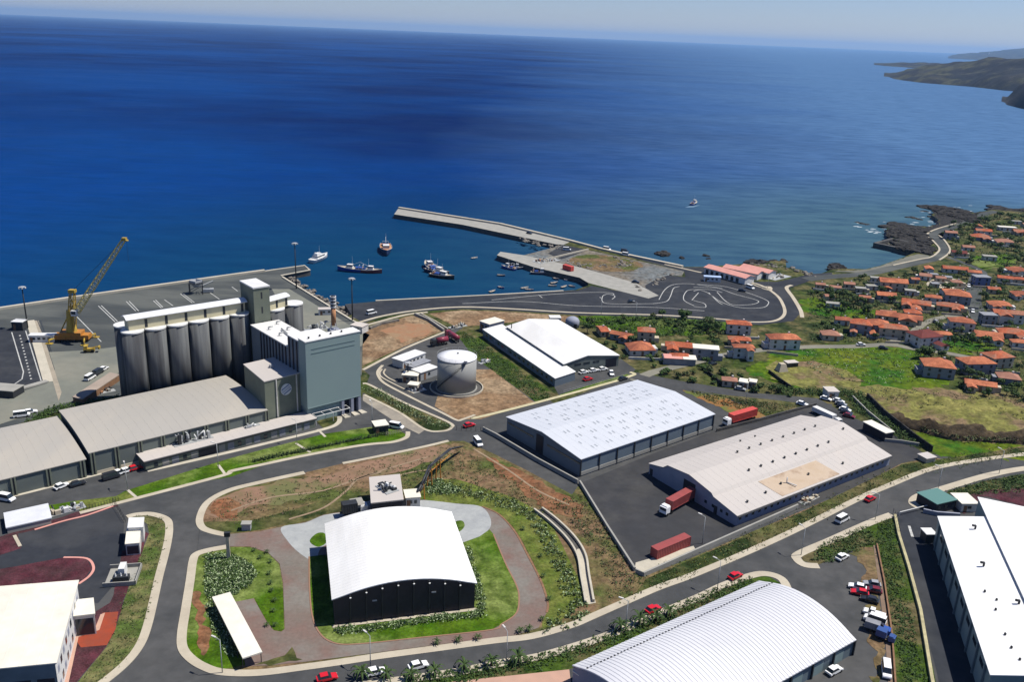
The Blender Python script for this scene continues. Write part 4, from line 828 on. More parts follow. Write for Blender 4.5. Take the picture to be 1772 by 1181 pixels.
# --- blue white warehouse beside the middle road
P0, P1, P2 = Vector(g(1005.6, 795.6, 5.8)), Vector(g(877.7, 723.2, 5.8)), Vector(g(1235.4, 717.7, 5.8))
T, pt, _ = shed('warehouse', 'large blue white warehouse with rows of small skylights on its shallow gabled roof', P0, P1, P2, 5.8, [(0, 5.8), (.5, 7.6), (1, 5.8)], M_roofblue, M_steelblue, M_steelblue)
da = (P1-P0).normalized(); la = (P1-P0).length; db = (P2-P0).normalized(); lb = (P2-P0).length; nf = Vector((db.y, -db.x)); ng = Vector((da.y, -da.x))*-1
ng = -Vector((-da.y, da.x)) if Vector((-da.y, da.x)).dot(db) > 0 else Vector((-da.y, da.x))
nf = -da
for i in range(9):
    q = P0+db*lb*i/8.; mb = MB(); qq = q+nf*.1; mb.box((qq.x, qq.y, 2.85), (.35, .35, 5.6), atan2(db.y, db.x)); mb.build('pilaster', M_dark, T, world=True)
mb = MB(); q = P0+db*lb/2+nf*.12; mb.box((q.x, q.y, 1.0), (lb, .16, 1.1), atan2(db.y, db.x)); mb.build('plinth', M_conc_g, T, world=True)
mb = MB(); q = P0+da*la*.22+ng*.1; mb.box((q.x, q.y, 4.3), (la*.42, .12, .5), atan2(da.y, da.x)); mb.build('window_strip', M_glass, T, world=True)
mb = MB(); q = P0+da*la*.8+ng*.1; mb.box((q.x, q.y, 4.3), (la*.36, .12, .5), atan2(da.y, da.x)); mb.build('window_strip', M_glass, T, world=True)
q = P0+da*la*.53+ng*.05; mb = MB(); mb.box((q.x, q.y, 3.1), (3.4, .2, 6.2), atan2(da.y, da.x)); mb.build('door', M_black, T, world=True)
rd = random.Random(4)
for i in range(8):
    for j in range(4):
        for s in (-1, 1):
            for kk in ((0,) if rd.random() < .2 else (0, 1)):
                t = .5+s*(.10+.10*j); sx_ = .1+.105*i+.025*kk+(.03 if j % 2 else 0); z = 5.8+1.8*(1-abs(t-.5)*2)+.3
                if sx_ > .97: continue
                a = pt(t-.02, sx_, 0); b_ = pt(t+.02, sx_, 0); zz = 1.8*.04
                dxy = Vector((b_[0]-a[0], b_[1]-a[1])); nn = Vector((-dxy.y, dxy.x)).normalized()*.22
                h1 = 5.8+1.8*(1-abs(t-.02-.5)*2)+.31; h2 = 5.8+1.8*(1-abs(t+.02-.5)*2)+.31
                mb = MB(); mb.quad((a[0]-nn.x, a[1]-nn.y, h1), (b_[0]-nn.x, b_[1]-nn.y, h2), (b_[0]+nn.x, b_[1]+nn.y, h2), (a[0]+nn.x, a[1]+nn.y, h1)); mb.build('skylight', M_skylight, T, world=True)

# --- beige stepped warehouse
P0, P1, P2 = Vector(g(1275.5, 893.7, 3.2)), Vector(g(1124, 805, 3.2)), Vector(g(1541, 790, 3.2))
prof = [(0, 3.2), (.25, 4.8), (.275, 5.6), (.53, 7.2), (.78, 6.3), (.83, 4.9), (1, 3.4)]
T, pt, _ = shed('warehouse', 'wide beige warehouse with stepped gable, rust stained lower roof and rows of round vents', P0, P1, P2, 3.2, prof, M_roofbeige, M_lavwall, M_lavwall, over=.3)
da = (P1-P0).normalized(); la = (P1-P0).length; db = (P2-P0).normalized(); lb = (P2-P0).length; ng = -db; nf = -da
def roofz(t):
    for (t0, z0_), (t1, z1_) in zip(prof, prof[1:]):
        if t0 <= t <= t1: return z0_+(z1_-z0_)*(t-t0)/(t1-t0)
    return 3.2
mb = MB(); mb.add([pt(.01, .27, roofz(.01)+.34), pt(.01, .64, roofz(.01)+.34), pt(.235, .62, roofz(.235)+.34), pt(.235, .25, roofz(.235)+.34)], [(0, 1, 2, 3)]); mb.build('stained_roof_section', M_stain, T, world=True)
for i in range(8):
    for t, s in ((.62, .2), (.36, .2)):
        ss = s+.06+.075*i+(.07 if t > .5 else 0); p = pt(t, ss, roofz(t)+.25); mb = MB(); mb.lathe(p, [(.3, 0), (.3, .45), (.42, .5), (.05, .75)], 10); mb.build('roof_vent', M_dark, T, world=True)
for t, s in ((.8, .45), (.82, .56), (.08, .1), (.1, .22), (.1, .72), (.12, .5), (.13, .33), (.45, .95)): p = pt(t, s, roofz(t)+.25); mb = MB(); mb.lathe(p, [(.28, 0), (.28, .5), (.4, .55), (.05, .8)], 10); mb.build('roof_vent', M_dark, T, world=True)
p = pt(.12, .36, roofz(.12)+.25); mb = MB(); mb.smooth = True; mb.tube(p, (p[0], p[1], p[2]+1.9), .16, 8); mb.tube((p[0], p[1], p[2]+.3), (p[0]+2.5, p[1]-1.5, p[2]+.1), .18, 8); mb.build('flue_pipe', M_white, T, world=True)
for i in range(26):
    q = P0+db*lb*(.02+.037*i); panel(T, 'window', q, db, nf, 1.0, .8, M_glass, 1.6)
mb = MB(); q = P0+db*lb/2+nf*.4; mb.box((q.x, q.y, 3.1), (lb, .8, .1), atan2(db.y, db.x)); mb.build('eave_canopy', M_dark, T, world=True)
for t in (.10, .16, .25, .33): panel(T, 'window', P0+da*la*t, da, ng, .9, .9, M_glass, 1.6)
panel(T, 'door', P0+da*la*.22, da, ng, 1.2, 2.4, M_dark, .1); panel(T, 'loading_door', P0+da*la*.52, da, ng, 4.6, 5.2, M_black, .05, proud=.12); panel(T, 'door', P0+da*la*.97, da, ng, 1.2, 2.2, M_dark, .1)
mb = MB(); q = P0+da*la*.5+ng*.06
# --- white two part warehouse behind the tank
hC = 4.6; P0, P1, P2 = Vector(g(960.6, 656, 3.3)), Vector(g(995.4, 645, 3.3)), Vector(g(836, 571, 3.3))
T, pt, _ = shed('warehouse', 'long white workshop wing with graffiti toned wall, nearest to the storage tank', P0, P1, P2, 3.3, [(0, 3.3), (1, 3.45)], M_roofwhite, M_steelblue, M_tealdark, over=.2)
db = (P2-P0).normalized(); lb = (P2-P0).length; da = (P1-P0).normalized()
nleft = -da
for i in range(16): panel(T, 'window', P0+db*lb*(.04+.06*i), db, nleft, 1.6, 1.0, [M_glass, M_lavwall, M_wine][i % 3] if i > 8 else M_glass, 1.3)
Pa, Pb, Pc = Vector(g(975.6, 631, 4.4)), Vector(g(1071, 616, 4.4)), Vector(g(877, 566, 4.4))
T, pt, _ = shed('warehouse', 'broad white gabled warehouse with three wall vents and cars parked at its gable', Pa, Pb, Pc, 4.4, [(0, 4.4), (.42, 6.5), (1, 4.4)], M_roofwhite, M_wallshed, over=.3)
db = (Pc-Pa).normalized(); da = (Pb-Pa).normalized(); la = (Pb-Pa).length
for t in (.25, .41, .58): panel(T, 'window', Pa+da*la*t, da, -db, 3, .9, M_glass, 2.9)
panel(T, 'bay_door', Pa+da*la*.86, da, -db, la*.2, 3.7, M_black, .05)
p = pt(.02, .93, 4.7); mb = MB(); mb.tube(p, (p[0], p[1], p[2]+2), .2, 8); mb.build('flue_pipe', M_dark, T, world=True)
cabin2('outbuilding', 'small pale annex at the far left end of the white warehouses', (830, 572), (846, 578), 9, 4.2, M_lavwall, M_roofcream, win=2)
c = g(852, 571, 3.5); mb = MB(); mb.tube((0, 0, 0), (0, 0, 4.5), .28, 8); o = mb.build('flue', M_dark, loc=V3(c, 3.5), label='dark upright flue on the far end of the white workshop roof', category='flue')
cabin2('outbuilding', 'low white box building behind the white gabled warehouse', (952, 562), (970, 562), 4, 3.0, M_white, M_white, win=1)
c = g(990, 566, 0); T = thing('water_tank', 'small domed white tank hut right of the white warehouses', 'tank', c); mb = MB(); mb.smooth = True; mb.lathe((0, 0, 0), [(3.2, 0), (3.2, 3), (2.6, 4), (1.4, 4.7), (0, 4.9)], 24); mb.build('shell', M_lavwall, T); mb = MB(); mb.box((1.2, -3.1, 1.2), (1.3, .3, 2.2)); mb.build('door', M_dark, T)

# --- black hall with the arched white roof
P0, P1, P2 = Vector(g(578, 1040, 6.6)), Vector(g(822, 1012, 6.6)), Vector(g(565, 908, 6.6)) 
T, pt, _ = shed('exhibition_hall', 'black walled hall with a bright white arched roof inside the paved ring drive', P0, P1, P2, 6.6, arcc(6.6, 3.0), M_roofwhite, M_black, M_black, over=.5, ribs=1.1, ribh=.07, cat='hall')
da = (P1-P0).normalized(); la = (P1-P0).length; db = (P2-P0).normalized()
for i in range(1, 9):
    t = i/9; q = P0+da*la*t-db*.15; hh = 6.6+3*4*t*(1-t)-.25; mb = MB(); mb.box((q.x, q.y, hh/2), (.25, .3, hh), atan2(da.y, da.x)); po = mb.build('mullion', M_dark, T, world=True)
    mb = MB(); mb.lathe((q.x-db.x*.35, q.y-db.y*.35, hh-.6), [(.16, 0), (.22, .2), (.0, .3)], 8); mb.build('lamp_fitting', M_white, po, world=True)
for t, zz in ((.28, 5.2), (.7, 5.6)): panel(T, 'small_sign', P0+da*la*t, da, -db, 1.0, .35, M_grey, zz)
mb = MB(); q = P0+da*la/2-db*.5; mb.box((q.x, q.y, .15), (la+1, .9, .3), atan2(da.y, da.x)); mb.build('plinth', M_pave, T, world=True)
# plant house behind it
h_ = 5.5; q0 = Vector(g(643, 872, h_)); q1 = Vector(g(697, 866, h_)); q3 = Vector(g(640, 829, h_)); q2 = q1+q3-q0
T = thing('plant_house', 'dark walled plant house with white roof and machinery directly behind the arched hall', 'building', q0)
mb = MB(); mb.prism([q0, q1, q2, q3], 0, h_-.01, top=False); mb.build('wall', M_black, T, world=True); mb = MB(); cc = (q0+q2)/2; mb.prism([p+(p-cc).normalized()*.4 for p in (q0, q1, q2, q3)], h_, h_+.35); mb.build('roof', M_roofbeige, T, world=True)
T = machinery('black fans and chiller units on the plant house roof', 670, 846, h_+.36, 4, 6, 16, seed=11, ms=[M_dark, M_dark, M_black, M_grey, M_white], hmax=1.8)
cabin2('plant_hut', 'grey box hut at the left of the plant house', (612, 894), (630, 891), 3.6, 3, M_grey, M_conc_g, win=1)
cabin2('plant_hut', 'pale flat roofed hut at the right of the plant house', (703, 880), (727, 878), 4.5, 3, M_white, M_roofcream, win=2)
machinery('dark pipes and pallets stacked between the plant house and the arched hall', 645, 884, 0, 7, 2.5, 12, seed=15, ms=[M_dark, M_white, M_black], hmax=2, name='plant_pipes')
# overhead pipe bridge on orange trestles
path = [(712, 866, 1.2), (728, 838, 4.5), (736, 822, 5.5), (746, 805, 6.0), (765, 792, 6.0), (783, 782, 5.2), (797, 771, 3.2)]
# lay it out on the ground: foot pixel of every support and its height
feet = [(715, 874, 1.5), (729, 867, 5), (742, 843, 6.5), (757, 829, 6.5), (778, 806, 5.5), (797, 785, 2.2)]
T = thing('pipe_bridge', 'overhead pipe on orange and yellow trestles climbing the bank behind the arched hall', 'pipe bridge', g(757, 829)); pp = [V3(g(u_, v_), z_) for u_, v_, z_ in feet]
mb = MB(); mb.smooth = True
for a, b_ in zip(pp, pp[1:]): mb.tube(a, b_, .32, 8); mb.tube((a[0]+.7, a[1]+.5, a[2]), (b_[0]+.7, b_[1]+.5, b_[2]), .2, 8)
mb.build('pipe', M_dark, T, world=True)
for i in (1, 2, 3):
    x, y, z_ = pp[i]; mb = MB(); mb.tube((x-.5, y, 0), (x-.2, y, z_), .22, 6); mb.tube((x+.9, y+.4, 0), (x+.6, y+.3, z_), .18, 6); mb.tube((x-.4, y, z_*.5), (x+.8, y+.3, z_*.8), .12, 5); mb.build('trestle', M_orange, T, world=True)
mb = MB(); a, b_ = pp[2], pp[4]
for i in range(7):
    p = lerp(a, b_, i/6); q = lerp(a, b_, min(1, (i+1)/6)); mb.tube((p[0], p[1], p[2]-.3), (q[0], q[1], q[2]-2.2 if i % 2 else q[2]-.3), .12, 5); mb.tube((p[0], p[1], p[2]-2.0), (q[0], q[1], q[2]-2.0), .14, 5)
mb.build('truss', M_orange, T, world=True)
# parking canopy
h_ = 2.8; q0, q1, q3 = Vector(g(420, 1142, h_)), Vector(g(454, 1131, h_)), Vector(g(367, 1036, h_)); q2 = q1+q3-q0
T = thing('parking_canopy', 'long white flat canopy on dark posts over the brick paving in the left garden', 'canopy', q0); cc = (q0+q2)/2
mb = MB(); mb.prism([q0, q1, q2, q3], h_, h_+.3); mb.build('roof', M_roofcream, T, world=True)
for i in range(7):
    for e in (0, 1): p = (q0.lerp(q3, i/6)*.94+cc*.06) if not e else (q1.lerp(q2, i/6)*.94+cc*.06); mb = MB(); mb.tube((p.x, p.y, 0), (p.x, p.y, h_), .1, 6); mb.build('post', M_dark, T, world=True)
# --- bottom right striped vault
hD = top_at(*g(1475, 1134), 1108); P0 = Vector(g(1479, 1108, hD)); P1 = Vector(g(1316, 1008.5, hD)); e = Vector(g(1348, 1181, hD)); P2 = P0+(e-P0).normalized()*((Vector(g(987.4, 1152, hD))-P1).length)
T, pt, _ = shed('warehouse', 'white ribbed vault roofed warehouse at the bottom edge beside the palms', P0, P1, P2, hD, arcc(hD, 3.4, 20), mat('ribbed_pale_roof', (.56, .56, .57), (.50, .50, .52), .05, rough=.5), M_lavwall, M_tealdark, over=.4, ribs=1.0, ribh=.08)
db = (P2-P0).normalized(); lb = (P2-P0).length; da = (P1-P0).normalized(); la = (P1-P0).length
for i in range(1, 8): panel(T, 'loading_door', P0+db*lb*(i*.12-.03), db, -da, 3.2, hD*.75, M_teal, .05)
for i in range(0, 8): q = P0+db*lb*i/8-da*.2; mb = MB(); mb.box((q.x, q.y, hD/2), (.3, .4, hD-.1), atan2(db.y, db.x)); mb.build('pilaster', M_dark, T, world=True)
# dotted seam near the far eave: short dark roof studs
mb = MB()
for i in range(int(lb/.9)):
    s = (i+.5)/(lb/.9); p = pt(.865, s, hD+3.4*4*.865*.135+.34); mb.box(p, (.34, .34, .12), atan2(db.y, db.x))
mb.build('roof_seam', M_dark, T, world=True)
cabin2('porch', 'small cream lean-to at the left end of the white vaulted warehouse', (992, 1185), (1002, 1192), 4, 3, M_housewall, M_roofcream, win=1)
# --- right edge warehouses
hE = 8.0; P0, P2, P1 = Vector(g(1624.4, 896.3, hE)), Vector(g(1715.4, 1169, hE)), Vector(g(1711, 900.6, hE)); d_ = (P2-P0).normalized()
P1 = P0+(P1-P0); T, pt, _ = shed('warehouse', 'long white flat roofed warehouse at the right with a dark shaded side lane', P0, P1, P2, hE, [(0, hE), (1, hE+.6)], M_roofwhite, M_teal, M_teal, over=.35)
da = (P1-P0).normalized(); la = (P1-P0).length; lb = (P2-P0).length
for i in range(9): q = P0+d_*lb*(i+.5)/9-da*.2; mb = MB(); mb.box((q.x, q.y, hE/2-.2), (.5, .5, hE-.6), atan2(d_.y, d_.x)); mb.build('pilaster', M_tealdark, T, world=True)
for i in range(8): panel(T, 'window', P0+d_*lb*(i+1)/9, d_, -da, 3.2, 1.2, M_glass, hE-3)
for t, s in ((.35, .55), (.5, .6), (.42, .66), (.42, .8), (.44, .87), (.5, .93)): p = pt(t, s, hE+.55); mb = MB(); mb.lathe(p, [(.25, 0), (.25, .4), (.05, .6)], 10); mb.build('roof_vent', M_dark, T, world=True)
for t, s in ((.62, .1), (.5, .38), (.85, .62)):
    p = pt(t, s, hE+.7); mb = MB(); mb.smooth = True; mb.tube(p, (p[0], p[1], p[2]+.9), .25, 8); mb.tube((p[0], p[1], p[2]+.9), (p[0]-.9, p[1], p[2]+1.0), .3, 8); mb.build('roof_cowl', M_dark, T, world=True)
P0b = Vector(g(1714, 912, hE+.1)); n0 = Vector(g(1693.7, 863, 9.2)); r0 = Vector(g(1772, 880, 9.2)); dn = (Vector(g(1711, 900.6, 9.2))-n0).normalized()
T, pt, _ = shed('warehouse', 'white roofed warehouse running off the right edge of the photo', n0, n0+(r0-n0).normalized()*42, n0+dn*95, 9.2, [(0, 9.2), (1, 9.4)], M_roofwhite, M_teal, M_teal, over=.3)
# gatehouse with green glass canopy, white boxes
cabin2('gatehouse', 'gate lodge with flat green glass roof at the mouth of the right hand yard', (1618, 890), (1652, 882), 7, 3.0, M_black, M_greenglass, win=3, door=False)
cabin2('outbuilding', 'low cream boxed plant room between the gate lodge and the right warehouse', (1662, 887), (1690, 887), 6, 2.6, M_housewall, M_roofcream, win=1)
wall_thing('boundary_wall', [(1597, 888), (1620, 893), (1660, 896)], .6, 1.3, M_lavwall, 'low pale wall below the gate lodge beside the right yard')
mb = MB(); a = g(1556, 893); b_ = g(1608, 880); mb.tube(V3(a, 1.1), V3(b_, 1.1), .14, 6); mb.tube(V3(b_, 0), V3(b_, 1.3), .3, 8); mb.tube(V3(a, 0), V3(a, 1.1), .12, 8); mb.build('barrier_gate', M_white, loc=V3(a, 0), label='white lifting barrier across the mouth of the right hand yard', category='barrier')
cabin2('skip', 'white topped container box in the shaded side lane of the right warehouse', (1601, 941), (1617, 941), 3, 2.6, M_dark, M_white, win=0, door=False)
# small roofed shelter by the parking lot
cabin2('shelter', 'long cream roofed open shelter at the edge of the upper car park', (1492, 745), (1530, 765), 3.6, 3, M_black, M_roofcream, win=0, door=False)
cabin2('kiosk', 'small tan roofed kiosk at the top of the upper car park', (1432, 692), (1450, 692), 5, 3, M_housewall, M_roofbeige, win=1)
cabin2('kiosk', 'small pale box shed on the verge where the yard meets the bend', (1602, 803), (1618, 800), 3.5, 1.6, M_housewall2, M_roofbeige, win=0, door=False)

# --- bottom left buildings
hL = 8.5; P0 = Vector(g(95, 1148, hL)); P1 = Vector(g(133, 1008, hL)); P2 = Vector(g(-60, 1163, hL))
T, pt, _ = shed('factory_building', 'cream roofed white factory at the bottom left corner with rows of side windows', P0, P1, P2, hL, [(0, hL), (1, hL)], M_roofcream, M_white, M_tealdark, over=.4, cat='building')
da = (P1-P0).normalized(); la = (P1-P0).length; db = (P2-P0).normalized(); lb = (P2-P0).length
for i in range(9):
    for z_ in (1.2, 4.8): panel(T, 'window', P0+da*la*(.08+.105*i), da, -db, 1.3, 1.6, M_glass if i % 2 else M_lavwall, z_)
for i in range(3): panel(T, 'bay_door', P0+db*lb*(.13+.27*i), db, -da, lb*.2, 5, M_black, .05)
a0 = P0+da*la*.62-db*.1; hX = 5; w_ = Vector(g(165, 1045, hX))-Vector(g(124, 1043, hX)); q0 = Vector(g(126, 1068, hX)); q1 = Vector(g(163, 1064, hX)); q3 = Vector(g(124, 1043, hX)); q2 = q1+q3-q0
T = thing('entrance_annex', 'cream roofed entrance annex on the right side of the bottom left factory', 'building', q0); mb = MB(); mb.prism([q0, q1, q2, q3], 0, hX, top=False); mb.build('wall', M_housewall, T, world=True)
mb = MB(); cc = (q0+q2)/2; mb.prism([p+(p-cc).normalized()*.4 for p in (q0, q1, q2, q3)], hX+.01, hX+.35); mb.build('roof', M_roofcream, T, world=True)
dq = (q1-q0).normalized(); panel(T, 'glazed_front', (q0+q1)/2, dq, Vector((dq.y, -dq.x)), (q1-q0).length*.85, hX*.8, M_glass, .2)
def flat_block(name, label, near_l, near_r, far_l, h, wm, rm, cat='building', over=.3):
    a, b_, c_ = Vector(g(*near_l, h)), Vector(g(*near_r, h)), Vector(g(*far_l, h)); e = b_+c_-a; T = thing(name, label, cat, a); mb = MB(); mb.prism([a, b_, e, c_], 0, h, top=False); mb.build('wall', wm, T, world=True)
    cc = (a+e)/2; mb = MB(); mb.prism([p+(p-cc).normalized()*over for p in (a, b_, e, c_)], h+.01, h+.3); mb.build('roof', rm, T, world=True); return T, a, b_
T, a, b_ = flat_block('service_pavilion', 'narrow white roofed pavilion on the left traffic island', (217, 943), (241, 941), (221, 909), 3.2, M_housewall, M_roofcream)
panel(T, 'glazed_front', (a+b_)/2, (b_-a).normalized(), Vector(((b_-a).y, -(b_-a).x)), (b_-a).length*.85, 2.2, M_glass, .4)
flat_block('service_block', 'white flat topped block at the upper end of the narrow pavilion', (222, 915), (247, 914), (224, 899), 4.2, M_white, M_white)
flat_block('low_tank_roof', 'pale flat roof of a low water tank near the left edge beyond the maroon bed', (12, 915), (88, 898), (8, 890), 1.6, M_conc_g, mat('pale_slab', (.55, .56, .58), (.48, .49, .51), .3), 'tank')
c = g(213, 1000); T = thing('transformer', 'white electrical transformer on a walled concrete pad by the left island', 'transformer', c, .2)
mb = MB(); mb.box((0, 0, .1), (7, 7.6, .3)); mb.build('pad', M_conc_g, T); mb = MB(); mb.box((-.2, 1.2, 1.4), (1.4, 3, 2.2)); mb.build('cabinet', M_white, T); mb = MB(); mb.box((0, -1.6, .9), (3.6, 1.5, 1.2)); mb.build('unit', M_dark, T)
for x in (-1.2, 0, 1.2): mb = MB(); mb.lathe((x, -1.6, 1.5), [(.22, 0), (.1, .2), (.2, .35), (.06, .8)], 8); mb.build('insulator', M_white, T)
for a_, b2 in (((-3.5, -3.8), (3.5, -3.8)), ((3.5, -3.8), (3.5, 3.8)), ((3.5, 3.8), (-3.5, 3.8))):
    mb = MB(); mb.box(((a_[0]+b2[0])/2, (a_[1]+b2[1])/2, .75), (abs(a_[0]-b2[0])+.25, abs(a_[1]-b2[1])+.25, 1.0)); mb.build('low_wall', M_conc_g, T)
# entrance totem and kiosks
c = g(396, 968); T = thing('entrance_totem', 'tall slim concrete totem at the garden corner by the ring drive entrance', 'totem', c); mb = MB(); mb.box((0, 0, 3.2), (.9, .6, 6.4), .2, .8); mb.build('pillar', M_housewall2, T); mb = MB(); mb.box((0, 0, 6.9), (1.4, .8, 1.1), .2); mb.build('head', M_dark, T)
cabin('cabinet', 'small grey service cabinet on the verge left of the ring drive', 427, 917, 2.2, 1.6, 1.8, .1, M_grey, M_conc_g, 'cabinet', 0, door=False)
c = g(843, 916); mb = MB(); mb.lathe((0, 0, 0), [(.4, 0), (.4, 1.3), (.6, 1.4), (.6, 1.9), (.2, 2.2)], 12); mb.build('litter_bin', M_dark, loc=V3(c, 0), label='dark round bin at the tip of the grey paving right of the arched hall', category='bin')

# --- sheds and yards left, behind the long shed
T, a, b_ = flat_block('open_store', 'low pinkish brown roofed store with rusty edge left of the silos', (143, 692), (206, 650), (126, 688), 2.2, M_wood, mat('dusty_roof', (.33, .27, .22), (.27, .22, .18), .2))
cabin('guard_hut', 'white guard hut at the quay gate beside the mast', 35, 570, 4.5, 4, 3.6, 0, M_dark, M_white, 'hut', 1)
cabin('site_cabin', 'white container cabin with windows left of the yellow crane', 75, 591, 12*.8, 3.2, 2.8, .14, M_white, M_white, 'cabin', 4)
cabin('site_cabin', 'pale lean-to roof at the left edge below the lined lot', 12, 683, 9, 6, 2.5, -.1, M_dark, M_conc_g, 'cabin', 0, door=False)
machinery('rusty scrap and timber heap beside the pinkish store', 168, 682, 0, 12, 2.5, 22, seed=21, ms=[M_wood, M_brickred, M_dark, M_conc_g], hmax=1.4, name='scrap_heap')
machinery('mixed salvage heap with a red sheet left of the green verge', 116, 884, 0, 9, 3, 18, seed=22, ms=[M_white, M_dark, M_grey, M_housewall2], hmax=1.5, name='salvage_heap')
machinery('pile of felled timber and blocks on the verge beside the beige warehouse', 1400, 866, 0, 8, 2, 14, seed=23, ms=[M_housewall2, M_wood, M_conc], hmax=.9, name='timber_pile')

# pink roofed market
z12 = lambda x, y: (1200+x/5.907, 340+y/5.907)
for k, (a, b_, far, lab) in enumerate((((115, 728), (530, 842), (130, 705), 'nearest the port road'), ((305, 728), (655, 800), (320, 700), 'in the middle of the three'), ((480, 722), (770, 790), (495, 703), 'nearest the sea'))):
    A, B = Vector(g(*z12(*a), 3.4)), Vector(g(*z12(*b_), 3.4)); d = (B-A).normalized(); nn = Vector((-d.y, d.x)); wd = 8
    T, pt, _ = shed('fish_market', 'long salmon pink roofed market hall '+lab, A, A+nn*wd, B, 3.4, [(0, 3.4), (.5, 4.6), (1, 3.4)], M_pinkroof, M_white, M_white, over=.5, cat='market hall')
    L_ = (B-A).length
    for i in range(int(L_/3.6)): panel(T, 'bay_door', A+d*(2+i*3.5), d, -nn, 1.9, 2.4, M_dark, .2)
cabin('kiosk', 'white and blue kiosk at the edge of the painted circuit', 1232, 487, 9, 3, 2.6, -.1, M_white, mat('pale_blue', (.35, .45, .62), rough=.6), 'kiosk', 3)
mb = MB(); p_ = gl([(1317, 497), (1334, 497), (1333, 502)]); mb.prism(p_, 0.06, .35); mb.build('traffic_island', M_pave, kind='structure')
# pyramid ruin
c = g(1352, 642); T = thing('stone_kiln', 'sandy trapezoid stone stump standing alone in the pale field', 'stone block', c, .3); mb = MB(); mb.box((0, 0, 1.6), (4.2, 3.6, 3.2), 0, .55); mb.build('body', M_housewall2, T)
cabin('hut', 'little brown roofed hut right of the stone stump in the pale field', 1368, 634, 5, 3, 1.8, .3, M_dark, M_roofbeige, 'hut', 0, door=False)

# ================================================================== STREET FURNITURE AND VEHICLES
def head(u, v, du, dv):
    a = g(u, v); b = g(u+du, v+dv); return atan2(b[1]-a[1], b[0]-a[0])
# lamps: pole, arm, head
def lamp_proto(name, h, arm, label):
    T = thing(name, label, 'street lamp', (0, 0, 0)); mb = MB(); mb.smooth = True; mb.tube((0, 0, 0), (0, 0, h), .11, 8, .07); mb.build('pole', M_galv, T)
    mb = MB(); mb.tube((0, 0, h), (arm, 0, h+.25), .06, 6); mb.build('arm', M_galv, T)
    mb = MB(); mb.box((arm+.45, 0, h+.27), (1.1, .35, .18)); mb.build('lamp_head', M_housewall, T); return T
LP = lamp_proto('street_lamp', 8.0, 1.2, 'street lamp on the outer kerb of the bend, near the right edge')
lamps = [(1728.5, 821, 'street lamp on the outer kerb of the bend, nearest the right edge'), (1622, 852, 'street lamp right beside the green roofed gate lodge'), (1514, 901, 'street lamp at the left gatepost side of the right hand yard mouth'), (1386, 962, 'street lamp on the rounded kerb end of the car park entrance'), (1241, 1022, 'street lamp behind the white vaulted roof, near the red car on the road'),
         (1082, 1094, 'street lamp next to the red car and the palms'), (876, 1150, 'street lamp in the palm verge below the arched hall'), (641, 1158, 'street lamp left of the white cars at the bottom'), (385, 1166, 'street lamp on the rounded lower left corner of the garden'), (644, 736, 'street lamp with pale head between the mill and the gate hut'), (514, 770, 'street lamp on the long green verge below the loading building'), (378, 812, 'street lamp at the middle of the long green verge'),
         (221, 850, 'street lamp at the left end of the long green verge'), (1215, 942, 'yard lamp at the low wall of the dark yard by the red container'), (1100, 552, 'street lamp on the port road above the green strip'), (1040, 546, 'street lamp on the port road behind the white warehouses'), (1328, 500, 'lamp by the small triangular traffic island'), (1290, 700, 'lamp beside the road behind the beige warehouse')]
for i, (u_, v_, lab) in enumerate(lamps):
    c = g(u_, v_); r = radians(120)+.3*(i % 3)
    if i == 0: LP.location = V3(c, 0); LP.rotation_euler.z = r; LP['label'] = lab; LP['group'] = 'street lamps'
    else: dup(LP, V3(c, 0), r, lab)
# high masts
def mast(u_, v_, vt, lab):
    c = g(u_, v_); h = top_at(*c, vt); T = thing('flood_mast', lab, 'light mast', c); mb = MB(); mb.smooth = True; mb.tube((0, 0, 0), (0, 0, h), .35, 8, .2); mb.build('pole', M_dark, T)
    mb = MB(); mb.lathe((0, 0, h-.2), [(.3, 0), (1.3, .1), (1.3, .3), (.3, .5)], 12); mb.build('ring', M_grey, T)
    for a in range(6): mb = MB(); mb.box((1.2*cos(a*pi/3), 1.2*sin(a*pi/3), h-.35), (.7, .5, .4), a*pi/3); mb.build('floodlight', M_white, T)
mast(513, 500, 421, 'tall dark light mast at the rocky end of the quay'); mast(610, 556, 482, 'tall dark light mast beside the rock bank near the chimney'); mast(48, 568, 497, 'tall dark light mast at the quay gate near the left edge'); mast(530+176, 657, 628, 'dark mast standing in the tank yard')
